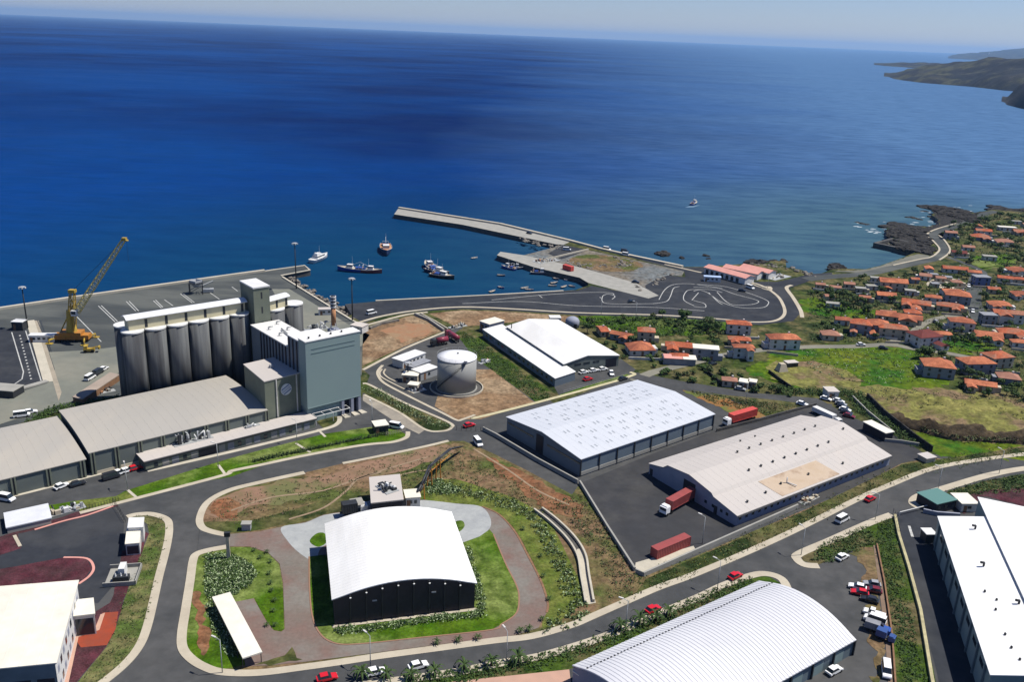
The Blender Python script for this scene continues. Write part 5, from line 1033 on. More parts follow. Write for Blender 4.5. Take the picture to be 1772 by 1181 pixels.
# cars
def make_car(bm, kind='car'):
    T = thing('parked_car', 'x', 'car'); L_, Wd, hb, hr = {'car': (4.2, 1.7, .82, 1.42), 'van': (4.9, 1.85, 1.05, 2.05), 'pickup': (4.9, 1.75, .9, 1.6)}[kind]
    mb = MB(); mb.smooth = False; x0, x1 = -L_/2, L_/2; w = Wd/2
    side = {'car': [(x0, .35), (x0, hb-.05), (x0+.5, hb+.02), (x1-1.15, hb+.02), (x1-.25, hb-.14), (x1, hb-.32), (x1, .35)], 'van': [(x0, .35), (x0, hb), (x1-.8, hb), (x1-.15, hb-.2), (x1, hb-.4), (x1, .35)], 'pickup': [(x0, .4), (x0, hb), (x1-1.2, hb), (x1-.2, hb-.1), (x1, hb-.35), (x1, .4)]}[kind]
    n = len(side); vs = [(x, -w+.04*(z > .6), z) for x, z in side]+[(x, w-.04*(z > .6), z) for x, z in side]
    mb.add(vs, [list(range(n)), list(range(2*n-1, n-1, -1))]+[(i, n+i, n+(i+1) % n, (i+1) % n) for i in range(n)]); mb.build('body', bm, T)
    cb = {'car': [(x0+.25, hb), (x0+.75, hr), (x1-1.95, hr), (x1-1.2, hb)], 'van': [(x0+.05, hb), (x0+.15, hr), (x1-1.35, hr), (x1-.75, hb)], 'pickup': [(-.2, hb), (-.1, hr), (.9, hr), (1.35, hb)]}[kind]
    mb = MB(); b = w-.06; t = w-.22; V = [(cb[0][0], -b, hb), (cb[3][0], -b, hb), (cb[3][0], b, hb), (cb[0][0], b, hb), (cb[1][0], -t, hr-.04), (cb[2][0], -t, hr-.04), (cb[2][0], t, hr-.04), (cb[1][0], t, hr-.04)]
    mb.add(V, [(0, 1, 5, 4), (1, 2, 6, 5), (2, 3, 7, 6), (3, 0, 4, 7)]); mb.build('window', M_glass, T)
    mb = MB(); mb.box(((cb[1][0]+cb[2][0])/2, 0, hr), (cb[2][0]-cb[1][0]+.06, 2*t+.06, .08)); mb.build('roof', bm, T)
    for x in (x0+.8, x1-.85):
        for y in (-w+.05, w-.05): mb = MB(); mb.tube((x, y-.1, .31), (x, y+.1, .31), .31, 10); mb.build('wheel', M_tyre, T)
    for y in (-w+.3, w-.3): mb = MB(); mb.box((x1, y, .58), (.05, .3, .14)); mb.build('headlight', M_housewall, T)
    return T
CARM = {'red': mat('car_red', (.50, .012, .02), rough=.3, spec=.5), 'white': mat('car_white', (.75, .75, .73), rough=.35, spec=.5), 'dark': mat('car_dark', (.02, .022, .028), rough=.3, spec=.5), 'grey': mat('car_grey', (.28, .29, .30), rough=.35, spec=.5), 'maroon': mat('car_maroon', (.15, .015, .02), rough=.3, spec=.5), 'blue': mat('car_blue', (.04, .08, .22), rough=.3, spec=.5)}
PROT = {}
def car(col, kind, u_, v_, du, dv, label, group=None, moving=False):
    r = head(u_, v_, du, dv); k = (col, kind); z = .13
    if k not in PROT: T = make_car(CARM[col], kind); PROT[k] = T
    else: T = dup(PROT[k], (0, 0, 0))
    T.name = {'car': 'parked_car', 'van': 'van', 'pickup': 'pickup'}[kind] if not moving else {'car': 'car', 'van': 'van', 'pickup': 'pickup'}[kind]
    T.location = V3(g(u_, v_), z); T.rotation_euler = (0, 0, r); T['label'] = label; T['category'] = {'car': 'car', 'van': 'van', 'pickup': 'pickup truck'}[kind]
    if group: T['group'] = group
    elif 'group' in T: del T['group']
    return T
car('red', 'car', 1130, 1059, 25, -11, 'red car on the road beside the palms, behind the white vaulted roof', moving=True)
car('red', 'car', 1272, 1001, 22, -11, 'red car near the rounded kerb by the far corner of the vaulted roof', moving=True)
car('red', 'car', 1505, 867, 22, -11, 'red car on the far lane of the bend, nearest the right hand yard', moving=True)
car('white', 'van', 1457, 903, 22, -12, 'white minibus driving on the bend below the beige warehouse', moving=True)
car('red', 'car', 812, 739, 20, -5, 'small red car crossing the junction between the tank and the blue white warehouse', moving=True)
car('white', 'van', 827, 770, 10, 12, 'small white van at the junction above the bank with the pipe bridge', moving=True)
car('white', 'car', 650, 1168, 22, -5, 'white car at the bottom between two palms', moving=True)
car('white', 'car', 724, 1157, 22, -6, 'white car at the bottom, farther right below the arched hall', moving=True)
car('red', 'car', 566, 1178, 22, -5, 'bright red car cut by the bottom edge of the photo', moving=True)
G1 = 'cars in the right hand car park'
car('white', 'car', 1457, 968, 22, -12, 'white hatchback parked alone by the planted corner of the car park', G1)
car('white', 'car', 1483, 1020, -24, -6, 'white car parked against a bright red one in the car park', G1); car('red', 'car', 1487, 1030, -24, -5, 'bright red car parked between a white car and a dark car', G1)
car('grey', 'car', 1508, 1015, -24, -4, 'grey car nearest the brick walk, topmost of the parked cars', G1); car('maroon', 'car', 1510, 1026, -24, -5, 'maroon car tucked beside the brick walk behind the red one', G1); car('dark', 'car', 1504, 1042, -24, -7, 'black car alone below the red one in the car park', G1)
car('white', 'pickup', 1512, 1066, -26, -8, 'white estate car topmost of the lower parked row', G1); car('white', 'van', 1513, 1078, -26, -9, 'white van in the lower parked row beside the flatbed', G1)
car('white', 'car', 1443, 1165, 22, -12, 'white car at the loading doors of the vaulted warehouse', G1); car('white', 'van', 1533, 1166, 2, 20, 'white van cut near the bottom edge beside the brick walk', G1)
G2 = 'cars parked at the white gabled warehouse'
for i, (u_, v_) in enumerate(((1010, 647), (1027, 644), (1043, 641.5))): car('white', 'car', u_, v_, 20, -4, ['leftmost of three white cars at the white gable', 'middle of three white cars at the white gable', 'white car nearest the dark gable door'][i], G2)
car('white', 'car', 1058, 649, 5, 12, 'white car parked alone in front of the gabled warehouse', G2); car('red', 'car', 1017, 659, 16, -4, 'red car parked at the green verge of the white warehouses', G2); car('dark', 'car', 1078, 658, 20, -6, 'dark car on the road edge by the end of the green verge', G2)
car('white', 'car', 107, 845, 20, -8, 'white car in front of the lower shed', 'cars by the storage sheds'); car('dark', 'car', 135, 841, 22, -6, 'black car in front of the lower shed, beside a white one', 'cars by the storage sheds'); car('white', 'van', 11, 867, 20, 4, 'white van near the left edge below the lower shed', 'cars by the storage sheds')
car('white', 'pickup', 202, 824, 18, -6, 'white pickup, left of two at the corner of the loading building', 'cars by the storage sheds'); car('white', 'car', 220, 818, 18, -6, 'white car between the pickup and the red car by the loading building', 'cars by the storage sheds'); car('red', 'car', 234, 814, 18, -5, 'red car in the shade at the corner of the loading building', 'cars by the storage sheds'); car('dark', 'van', 193, 829, 18, -5, 'dark van left of the white pickup by the long shed', 'cars by the storage sheds')
car('white', 'van', 38, 722, 24, -3, 'white van behind the lower shed roof, front one of two', 'vehicles behind the lower shed'); car('white', 'car', 53, 716, 20, -3, 'white car behind the lower shed roof, rear one of two', 'vehicles behind the lower shed')
car('white', 'van', 156, 657, 20, -12, 'white van by the pinkish store, lower one of two', 'vans by the pinkish store'); car('dark', 'van', 170, 648, 20, -12, 'dark van by the pinkish store', 'vans by the pinkish store'); car('white', 'car', 180, 641, 20, -12, 'white car by the pinkish store, topmost of the row', 'vans by the pinkish store')
car('white', 'van', 686, 742, 16, 3, 'white van parked behind the fenced gate hut')
G3 = 'cars in the upper car park'
for i, (cl, u_, v_, lab) in enumerate((('white', 1429, 693, 'white car in front of the tan roofed kiosk'), ('white', 1451, 697, 'white car just right of the tan roofed kiosk'), ('grey', 1455, 702, 'grey car second in the slanting row by the hedge'), ('dark', 1458, 707, 'dark car third in the slanting row by the hedge'), ('white', 1462, 712, 'white car in the middle of the slanting row by the hedge'), ('dark', 1465, 717, 'dark car near the lower end of the slanting row by the hedge'), ('maroon', 1469, 723, 'maroon car at the lower end of the slanting row by the hedge'), ('white', 1388, 702, 'white car on the small turning circle behind the beige warehouse'))): car(cl, 'car', u_, v_, 16, 4, lab, G3)
G4 = 'cars in the village and on the piers'
for cl, kd, u_, v_, du, dv, lab in (('dark', 'car', 1528, 605, 18, 2, 'dark car parked on the lane at the top of the green field'), ('white', 'car', 1490, 599, 18, 0, 'white car on the lane above the green field'), ('dark', 'car', 1233, 632, 18, -4, 'dark car on the lane below the walled house'), ('dark', 'car', 1294, 620, 18, -4, 'dark car on the lane right of the walled house'), ('grey', 'car', 1281, 676, 18, 3, 'grey car on the road below the huts with white roofs'),
    ('white', 'van', 981, 434, 16, 1, 'white van on the square pad at the root of the pier'), ('dark', 'car', 916, 405, 16, 3, 'dark car halfway along the long pier'), ('white', 'van', 1083, 443, 18, 3, 'white van beside the sea wall of the reclaimed land'), ('dark', 'van', 1081, 437, 18, 3, 'dark van on the sea wall road near the reclaimed land'), ('white', 'van', 1050, 433, 18, 3, 'white van on the sea wall road near the pier root'), ('dark', 'car', 1284, 505, 18, 2, 'dark car on the painted circuit near the white hut'), ('white', 'van', 1298, 500, 18, 6, 'white van by the kerb of the painted circuit'),
    ('white', 'van', 643, 544, 18, -4, 'white van on the port road near the rock bank'), ('dark', 'car', 1100, 490, 18, 2, 'dark car in the corner of the reclaimed land'), ('white', 'car', 1676, 497, 3, 10, 'white car at the corner of the village square'), ('white', 'car', 1683, 541, 3, 10, 'white car in the village street'), ('grey', 'car', 1620, 560, 10, 5, 'grey car beside the house with the dark red roof'), ('dark', 'car', 1093, 524, 18, -2, 'small dark car on the painted circuit below the jetty ramp')): car(cl, kd, u_, v_, du, dv, lab, G4)
# trucks and containers
def cont_mesh(mb, x0, x1, w, z0, z1):
    n = int((x1-x0)/.6); s = (x1-x0)/n; P_ = []
    for i in range(n): P_ += [(x0+i*s, 0), (x0+(i+.35)*s, 0), (x0+(i+.5)*s, .07), (x0+(i+.85)*s, .07)]
    P_.append((x1, 0)); V = []
    for sg_ in (-1, 1):
        for x, d in P_: V += [(x, sg_*(w/2-d), z0), (x, sg_*(w/2-d), z1)]
    k = len(P_); F_ = [(2*i, 2*i+2, 2*i+3, 2*i+1) for i in range(k-1)]+[(2*k+2*i, 2*k+2*i+1, 2*k+2*i+3, 2*k+2*i+2) for i in range(k-1)]
    mb.add(V, F_); mb.box(((x0+x1)/2, 0, z1+.03), (x1-x0+.05, w+.04, .12)); mb.box(((x0+x1)/2, 0, z0-.02), (x1-x0+.05, w+.04, .14)); mb.box((x0, 0, (z0+z1)/2), (.12, w+.03, z1-z0)); mb.box((x1, 0, (z0+z1)/2), (.12, w+.03, z1-z0))
def container(u_, v_, du, dv, label, m, z=.1, L_=12.2):
    T = thing('shipping_container', label, 'container', V3(g(u_, v_), z), head(u_, v_, du, dv)); mb = MB(); cont_mesh(mb, -L_/2, L_/2, 2.44, .1, 2.6); mb.build('box', m, T)
    for y in (-.6, .6): mb = MB(); mb.box((L_/2+.08, y, 1.35), (.05, 1.05, 2.3)); mb.build('door', m, T)
    return T
container(1160, 954, 40, -17, 'long red container standing on the pale slab in the corner of the dark yard', M_cont)
container(983, 468, 20, 6, 'red container on the harbour jetty', M_contb, L_=6.5, z=.15)
def truck(u_, v_, du, dv, label, cabm, boxm, L_=12.2, tank=False, ctop=True):
    T = thing('container_lorry', label, 'lorry', V3(g(u_, v_), .12), head(u_, v_, du, dv)); xf = L_/2+2.0
    mb = MB()
    if tank: mb.smooth = True; mb.tube((-L_/2, 0, 2.2), (L_/2, 0, 2.2), 1.15, 16); mb.build('tank', boxm, T)
    else: cont_mesh(mb, -L_/2, L_/2, 2.44, 1.35, 3.85); mb.build('container_box', boxm, T)
    mb = MB(); mb.box((.4, 0, 1.12), (L_+2, .9, .25)); mb.build('chassis', M_dark, T)
    mb = MB(); mb.box((xf-.2, 0, 1.75), (1.9, 2.3, 1.9)); mb.box((xf-.4, 0, 2.85), (1.5, 2.2, .35), 0, .9); c_ = mb.build('cab', cabm, T); mb = MB(); mb.box((xf+.76, 0, 2.1), (.06, 2.0, .8)); mb.build('windscreen', M_glass, c_)
    for x in (-L_/2+1, -L_/2+2.3, -L_/2+3.6, L_/2-.3, xf): 
        for y in (-1.0, 1.0): mb = MB(); mb.tube((x, y-.15, .5), (x, y+.15, .5), .5, 12); mb.build('wheel', M_tyre, T)
    return T
truck(1178, 876, -30, 17, 'lorry with white cab and red container backed to the dark door of the beige warehouse', CARM['white'], M_cont)
truck(1284, 730, -30, 9, 'lorry with pale cab and bright red container parked between the two big warehouses', CARM['white'], M_contb)
truck(765, 597, -22, 4, 'wine red tank lorry, lower one of two behind the storage tank', M_dark, M_wine, 5, True); truck(785, 590, -22, -14, 'wine red tank lorry, upper one of two behind the storage tank', M_wine, M_wine, 7, True)
T = truck(1508, 1092, 24, 8, 'small flatbed lorry with blue cab parked below the white van', M_blue, M_housewall3, 3.6); T.scale = (.85, .75, .6); T.name = 'flatbed_lorry'
T = truck(1524, 1106, 20, 8, 'small blue lorry at the lower end of the parked row', CARM['blue'], CARM['blue'], 3.0); T.scale = (.7, .72, .6)
T = truck(1425, 722, 26, 12, 'long low white trailer lorry parked along the back edge of the beige warehouse', M_white, M_white, 9); T.scale = (1, .9, .6)
T = truck(605, 893, 20, -3, 'white lorry squeezed against the left rear corner of the arched hall', CARM['white'], M_dark, 4)
# forklift like yellow vehicle, hopper
c = g(155, 610); T = thing('yard_loader', 'small yellow wheeled loader on the quay right of the crane', 'loader', c, .25); mb = MB(); mb.box((0, 0, 1.2), (4, 2, 1.0)); mb.box((-1.2, 0, 2.1), (1.3, 1.7, 1.2)); mb.build('body', M_yellow, T)
mb = MB(); mb.tube((.5, .6, 1.6), (3.4, .6, 2.3), .14, 6); mb.tube((.5, -.6, 1.6), (3.4, -.6, 2.3), .14, 6); mb.box((3.7, 0, 1.9), (.5, 2.2, 1)); mb.build('loader_arm', M_yellow, T)
for x in (-1.3, 1.3):
    for y in (-1, 1): mb = MB(); mb.tube((x, y-.2, .6), (x, y+.2, .6), .6, 12); mb.build('wheel', M_tyre, T)
c = g(340, 508); T = thing('ship_hopper', 'grey steel hopper frame standing on the quay behind the silos', 'hopper', c, .3); mb = MB()
for x in (-3, 3):
    for y in (-2.5, 2.5): mb.tube((x, y, 0), (x, y, 5.5), .25, 6)
    mb.tube((x, -2.5, 2.5), (x, 2.5, 4.5), .15, 5); mb.tube((x, -2.5, 5.5), (x, 2.5, 5.5), .2, 5)
for y in (-2.5, 2.5): mb.tube((-3, y, 5.5), (3, y, 5.5), .2, 5); mb.tube((-3, y, 1), (3, y, 4.5), .15, 5)
mb.build('frame', M_dark, T); mb = MB(); mb.lathe((0, 0, 3), [(.8, 0), (3, 2.6), (3, 3.6), (2.7, 3.6), (.7, .3)], 4); mb.build('funnel', M_grey, T); mb = MB(); mb.tube((1, 0, 3), (8, 1.5, 5.5), .4, 6); mb.box((5.5, 1, 1.1), (5, 2.4, 1.5)); mb.build('conveyor', M_galv, T)

# yellow harbour crane
cb = g(126, 590); T = thing('harbour_crane', 'yellow mobile harbour crane with lattice boom raised over the quay', 'crane', cb); Yc = cb[1]
def cr(u_, v_, dy=0): x, y, z = at(u_, v_, Yc+dy); return Vector((x-cb[0], y-cb[1], z))
lo_, hi_ = cr(93, 583), cr(158, 583); wc = (hi_-lo_).length
mb = MB(); mb.box((0, 0, 2.0), (wc*.9, 4.2, 1.8), .12); mb.box((0, 0, 3.4), (wc*.55, 5.2, 1.4), .12); mb.build('chassis', M_orange, T)
mb = MB(); mb.box((-wc*.1, -.5, 3.0), (wc*.2, 4.4, 1.0), .12); mb.build('deck_housing', M_yellow, T)
for sx in (-1, 1):
    for sy in (-1, 1): mb = MB(); mb.tube((sx*wc*.36, sy*1.5, 1.6), (sx*wc*.46, sy*5.0, 1.6), .35, 6); mb.tube((sx*wc*.46, sy*5.0, 1.6), (sx*wc*.46, sy*5.0, .2), .3, 6); mb.box((sx*wc*.46, sy*5.0, .15), (2.6, 1.8, .3)); mb.build('outrigger', M_yellow, T)
for i in range(6):
    for sy in (-1, 1): mb = MB(); x = (-.38+.15*i)*wc; mb.tube((x, sy*1.7+x*.12-.3, .8), (x, sy*1.7+x*.12+.3, .8), .8, 12); mb.build('wheel', M_tyre, T)
def lattice(mb, A, B, w0, w1, n, r=.14, r2=.08, side=Vector((0, 1, 0))):
    A, B = Vector(A), Vector(B); d = (B-A).normalized(); s = side; up = d.cross(s).normalized(); C4 = lambda t: [A.lerp(B, t)+s*(a*(w0+(w1-w0)*t)/2)+up*(b*(w0+(w1-w0)*t)/2) for a, b in ((-1, -1), (1, -1), (1, 1), (-1, 1))]
    for i in range(n):
        p, q = C4(i/n), C4((i+1)/n)
        for k in range(4): mb.tube(p[k], q[k], r, 5, cap=False); mb.tube(p[k], q[(k+1) % 4] if i % 2 else q[(k-1) % 4], r2, 4, cap=False); mb.tube(q[k], q[(k+1) % 4], r2, 4, cap=False)
tb, tt = cr(124, 572), cr(125, 504); mb = MB(); mb.smooth = False; lattice(mb, (tb.x, 0, 4), (tt.x, 0, tt.z), 2.6, 1.6, 8, .2, .12); mb.build('tower', M_yellow, T)
mb = MB(); mb.lathe((tb.x, 0, 4), [(2.2, 0), (1.6, 3), (1.3, 7), (1.1, 9)], 12); mb.build('slewing_column', M_yellow, T)
bs, bt = cr(131, 542), cr(215, 414); mb = MB(); lattice(mb, bs, bt, 2.3, 1.3, 22, .14, .08); mb.build('boom', mat('boom_yellow', (.50, .42, .14), rough=.5), T)
mb = MB(); mb.box(bt, (1.6, 1.6, 1.2)); mb.lathe((bt.x+.8, bt.y, bt.z-.8), [(.1, 0), (.8, .1), (.8, .5), (.1, .6)], 10); mb.build('boom_head', M_yellow, T)
bk_ = cr(105, 568); mb = MB(); mb.tube((tt.x-.4, 0, tt.z*.72), (bk_.x, 0, 4), .28, 6); mb.tube((tt.x-.4, 0, tt.z*.72), bs, .28, 6); mb.tube((tt.x, 0, tt.z*.5), bs, .3, 6); mb.build('stay', M_yellow, T)
mb = MB()
for dy in (-.5, .5): mb.tube((tt.x, dy, tt.z), (bt.x, dy, bt.z), .05, 4)
mb.tube((bt.x+.8, 0, bt.z), (bt.x+.8, 0, bt.z-9), .05, 4); mb.build('cable', M_dark, T)
cbn = cr(132, 540); mb = MB(); mb.box((cbn.x, -1.5, cbn.z), (2.2, 2, 2.2)); cab_ = mb.build('cab', M_white, T); mb = MB(); mb.box((cbn.x, -2.53, cbn.z+.2), (1.7, .06, 1.1)); mb.build('window', M_glass, cab_)
mb = MB(); mb.box((tt.x, 0, tt.z), (2.6, 2.2, 1.2)); mb.build('tower_head', M_yellow, T)

# ================================================================== BOATS
def boat(u_, v_, du, dv, L_, label, hullm, cabm=None, kind='fish', z=SEA, name='fishing_boat', deck=None, cat='boat'):
    a = g(u_, v_, z); b = g(u_+du, v_+dv, z); r = atan2(b[1]-a[1], b[0]-a[0]); T = thing(name, label, cat, V3(a, z), r); Bm = L_*(.30 if kind != 'row' else .36); fb = L_*(.10 if kind != 'yacht' else .11)+.25
    mb = MB(); mb.smooth = True; N = 12; R_ = []
    for i in range(N+1):
        t = i/N; x = -L_/2+L_*t; wv = Bm/2*(1-max(0, (t-.45)/.55)**2.2)*(.82+.18*min(1, t/.25)); wv = max(wv, .03); zt = fb*(1+.55*max(0, t-.4)**1.3*1.5); R_.append([(x, -wv, zt), (x+.0, -wv*.86, zt*.4), (x, -wv*.5, -.4), (x, wv*.5, -.4), (x, wv*.86, zt*.4), (x, wv, zt)])
    V = [p for q in R_ for p in q]; Fs = [(i*6+j, i*6+j+1, (i+1)*6+j+1, (i+1)*6+j) for i in range(N) for j in range(5)]; Fs = [f[::-1] for f in Fs]; Fs.append([0, 1, 2, 3, 4, 5])
    mb.add(V, Fs); mb.build('hull', hullm, T)
    mb = MB(); V = []
    for q in R_: V += [(q[0][0], q[0][1]*.93, q[0][2]-.18), (q[5][0], q[5][1]*.93, q[5][2]-.18)]
    mb.add(V, [(2*i, 2*i+2, 2*i+3, 2*i+1) for i in range(N)]); mb.build('deck', deck or M_housewall2, T)
    mb = MB()
    for sgn in (0, 5):
        for i in range(N): mb.tube(R_[i][sgn], R_[i+1][sgn], .09+L_*.003, 5, cap=False)
    mb.build('gunwale', M_white if kind == 'yacht' else M_grey, T)
    if kind == 'row': mb = MB(); mb.box((-.1*L_, 0, fb*.8), (.3, Bm*.8, .08)); mb.box((.18*L_, 0, fb*.8), (.3, Bm*.6, .08)); mb.build('bench', M_wood, T); return T
    cabm = cabm or M_white
    if kind == 'yacht':
        mb = MB(); mb.box((-L_*.05, 0, fb+.7), (L_*.5, Bm*.72, 1.7), 0, .88); c_ = mb.build('cabin', cabm, T); mb = MB(); mb.box((-L_*.05, 0, fb+1.0), (L_*.46, Bm*.7, .5)); mb.build('window', M_glass, c_); mb = MB(); mb.box((-L_*.12, 0, fb+2.1), (L_*.28, Bm*.5, 1.2), 0, .85); mb.build('flybridge', cabm, T)
    else:
        mb = MB(); mb.box((L_*.08, 0, fb+1.0), (L_*.2, Bm*.55, 2.2), 0, .92); c_ = mb.build('wheelhouse', cabm, T); mb = MB(); mb.box((L_*.08, 0, fb+1.55), (L_*.2+.04, Bm*.55, .5)); mb.build('window', M_glass, c_)
        mb = MB(); mb.box((-L_*.2, 0, fb+.35), (L_*.18, Bm*.5, .8)); mb.build('hold_hatch', M_blue, T); mb = MB(); mb.tube((-L_*.35, -Bm*.25, fb), (-L_*.35, -Bm*.25, fb+2), .1, 5); mb.tube((-L_*.35, Bm*.25, fb), (-L_*.35, Bm*.25, fb+2), .1, 5); mb.tube((-L_*.35, -Bm*.25, fb+2), (-L_*.35, Bm*.25, fb+2), .1, 5); mb.build('gantry', M_white, T)
    if kind != 'yacht':
        rg_ = random.Random(int(u_)); mb = MB()
        for _ in range(7): mb.box((rg_.uniform(-.4, -.02)*L_, rg_.uniform(-.3, .3)*Bm, fb+.25), (rg_.uniform(.5, 1.3), rg_.uniform(.4, 1.1), rg_.uniform(.4, 1.2)), rg_.uniform(0, 1)); mb.m = rg_.randrange(3)
        mb.build('deck_gear', [M_dark, M_brickred, M_navy], T)
    mb = MB(); mb.tube((0, 0, fb+1.5), (0, 0, fb+2+L_*.28), .09, 6, .05); mb.tube((0, 0, fb+1.8), (-L_*.3, 0, fb+1.4+L_*.15), .07, 5); mb.build('mast', M_white, T); return T
boat(553, 451, 20, -8, 17, 'white motor yacht just off the end of the quay', M_white, kind='yacht', name='motor_yacht', deck=M_white)
boat(668, 436, 2, 12, 24, 'dark hulled trawler with white deckhouse lying bow towards the camera', M_navy, name='trawler', deck=M_brickred)
boat(610, 470, -30, -2, 17, 'blue and white fishing boat rafted to a red one, left of the pair', M_blue, name='fishing_boat'); boat(638, 472, 30, 2, 15, 'red fishing boat rafted to the right of a blue one', M_cont, cabm=M_white)
boat(745, 466, -18, -14, 19, 'blue fishing boat at the upper left of the raft in mid harbour', M_blue); boat(757, 474, 25, 6, 17, 'dark fishing boat in the middle of the raft in mid harbour', M_navy); boat(765, 481, 25, 4, 15, 'black and white boat at the lower right of the raft in mid harbour', M_dark)
boat(880, 466, -14, -3, 10, 'blue fishing boat moored below the jetty head', M_blue); boat(893, 466, 20, 1, 8, 'navy boat right of the blue one below the jetty head', M_navy); boat(935, 475, 20, 1, 11, 'low dark boat lying along the jetty wall', M_navy)
boat(1201, 354, 12, -6, 14, 'lone fishing boat with blue hull and white wheelhouse out in the bay', M_blue)
for k, (u_, v_, lab) in enumerate(((821, 448, 'small red and white dinghy alone in the middle of the harbour'), (867, 478, 'small boat between the jetty boats and the moored skiffs'), (867, 499, 'white dinghy nearest the port road'), (852, 506, 'dark dinghy close against the port road wall'), (908, 500, 'pale dinghy, left one of a touching pair'), (916, 503, 'dark dinghy, right one of a touching pair'), (962, 484, 'dinghy near the jetty wall, left of two'), (982, 485, 'dinghy near the jetty wall, right of two'), (959, 491, 'dinghy above another one in mid basin'), (956, 496, 'dinghy below another one in mid basin'), (990, 497, 'white dinghy at the foot of the slipway'), (976, 498, 'dark dinghy beside the slipway'))):
    boat(u_, v_, 20, [-3, 2, 6, -6][k % 4], 4.6, lab, [M_grey, M_navy, M_blue, M_dark, M_housewall2][k % 5], kind='row', name='rowing_boat')
wk = MB(); a = gl([(1192, 357), (1185, 359.5), (1200, 359), (1212, 355)], SEA); wk.add([(x, y, SEA+.08) for x, y in ccw(a)], [(0, 1, 2, 3)]); wk.build('wake', mat('churned_water', (.10, .17, .24), rough=.6), kind='structure')
for i, (u_, v_, w_) in enumerate(((1205, 357, 10), (1194, 355, 7))): pass

# ================================================================== ROCKS
def rock_mesh(seed, n=2):
    import bmesh
    bm = bmesh.new(); bmesh.ops.create_icosphere(bm, subdivisions=n, radius=1)
    for v in bm.verts: v.co *= 1+.55*mnoise.fractal(v.co*1.1+Vector((seed*7.3, 0, 0)), 1, 2, 3); v.co.z *= .75
    me = bpy.data.meshes.new('rock'); bm.to_mesh(me); bm.free(); return me
RM = [[rock_mesh(i, 2) for i in range(5)], [rock_mesh(i+10, 3) for i in range(4)]]
for me in RM[0]: me.materials.append(M_rock_l)
for me in RM[1]: me.materials.append(M_rock)
def rock(x, y, z, s, label, group, big=False, rd=random, cat='rock'):
    o = bpy.data.objects.new('boulder' if not big else 'sea_rock', rd.choice(RM[1] if big else RM[0])); C.objects.link(o); o.location = (x, y, z); o.scale = s if hasattr(s, '__len__') else (s*rd.uniform(.8, 1.3), s*rd.uniform(.8, 1.3), s*rd.uniform(.6, 1)); o.rotation_euler = (0, 0, rd.uniform(0, 6.3)); o['label'] = label; o['category'] = cat; o['group'] = group; return o
rd = random.Random(3)
bank = smooth_line(gl([(497, 484), (530, 505), (565, 526), (598, 546), (615, 556)], -1.5), False, 30)
for i in range(110): p = rd.choice(bank); rock(p[0]+rd.uniform(-1, 3.2), p[1]+rd.uniform(-1, 3.2), rd.uniform(-3, -.5), rd.uniform(.7, 1.5), 'pale grey boulder in the rock bank beside the quay', 'boulders of the rock bank', rd=rd)
for (pl, n, lab, grp) in (([(897, 412), (925, 420), (950, 427), (975, 428)], 36, 'boulder at the inner foot of the long pier', 'boulders at the pier foot'), ([(1105, 499), (1130, 489), (1155, 478), (1170, 476)], 30, 'pale boulder lining the corner of the reclaimed land', 'boulders lining the reclaimed land'), ([(985, 455), (1020, 461), (1060, 462), (1085, 455), (1060, 447)], 60, 'boulder in the rubble heap on the reclaimed land', 'boulders of the rubble heap'), ([(1290, 459), (1322, 459), (1345, 462), (1380, 468), (1400, 475)], 40, 'boulder on the shore right of the pink market', 'boulders on the market shore')):
    ln = smooth_line(gl(pl), False, 20)
    for i in range(n): p = rd.choice(ln); rock(p[0]+rd.uniform(-3, 3), p[1]+rd.uniform(-5, 5), rd.uniform(-.5, .4) if 'pier foot' not in lab else -2.6, rd.uniform(.6, 1.4), lab, grp, rd=rd)
for u_, v_, s, lab in ((1148, 441, 5.5, 'black sea rock, largest in the water beyond the reclaimed land'), (1140, 439, 3, 'black sea rock at the left foot of the largest one'), (1180, 447, 2.6, 'low black rock right of the largest sea rock'), (1222, 443, 2.6, 'small black rock off the pink market'), (1226, 448, 1.8, 'tiny black rock off the corner of the pink market'), (1300, 456, 5, 'black rock behind the farthest pink hall'), (1315, 455, 5, 'black rock right behind the farthest pink hall'), (1338, 454, 3.5, 'black rock on the shore point, left one'), (1356, 453, 3.5, 'black rock on the shore point, right one'), (1447, 463, 6, 'jagged black rock at the left end of the beach'), (1437, 468, 4, 'black rock at the left foot of the beach rocks')):
    rock(*g(u_, v_, SEA), SEA-.3, (s, s*.8, s*.6), lab, 'rocks along the bay shore', True, rd)
for u0, v0, u1, v1, n, s0, s1, grp, lab in ((1536, 390, 1606, 400, 34, 4, 9, 'rocks of the near black reef', 'black rock of the reef by the small breakwater'), (1602, 357, 1690, 372, 30, 4, 8, 'rocks of the far black reef', 'black rock of the far reef beyond the coast road'), (1612, 372, 1668, 388, 34, 3, 7, 'rocks of the middle reef', 'black rock of the reef beside the coast road'), (1480, 384, 1500, 389, 5, 2, 4, 'isolated surf rocks', 'low rock awash in the surf left of the reef'), (1592, 362, 1600, 366, 2, 3, 4, 'isolated surf rocks beyond', 'small rock awash beyond the reef'), (1574, 376, 1592, 380, 4, 2.5, 4, 'isolated surf rocks amid reefs', 'low rock between the two reefs'), (1720, 362, 1900, 372, 40, 5, 10, 'dark rocks on the far point', 'dark rock on the far point at the right edge'), (1590, 412, 1618, 440, 22, 3, 6, 'rocks under the coast road', 'dark rock under the S bend of the coast road')):
    for i in range(n):
        t = rd.random(); u_ = u0+(u1-u0)*t; v_ = v0+(v1-v0)*t+rd.uniform(-3, 4) if n > 6 else v0+(v1-v0)*t; s = rd.uniform(s0, s1)*.8; rock(*g(u_, v_, SEA), SEA-.4, (s*1.3, s, s*.45), lab, grp, True, rd)
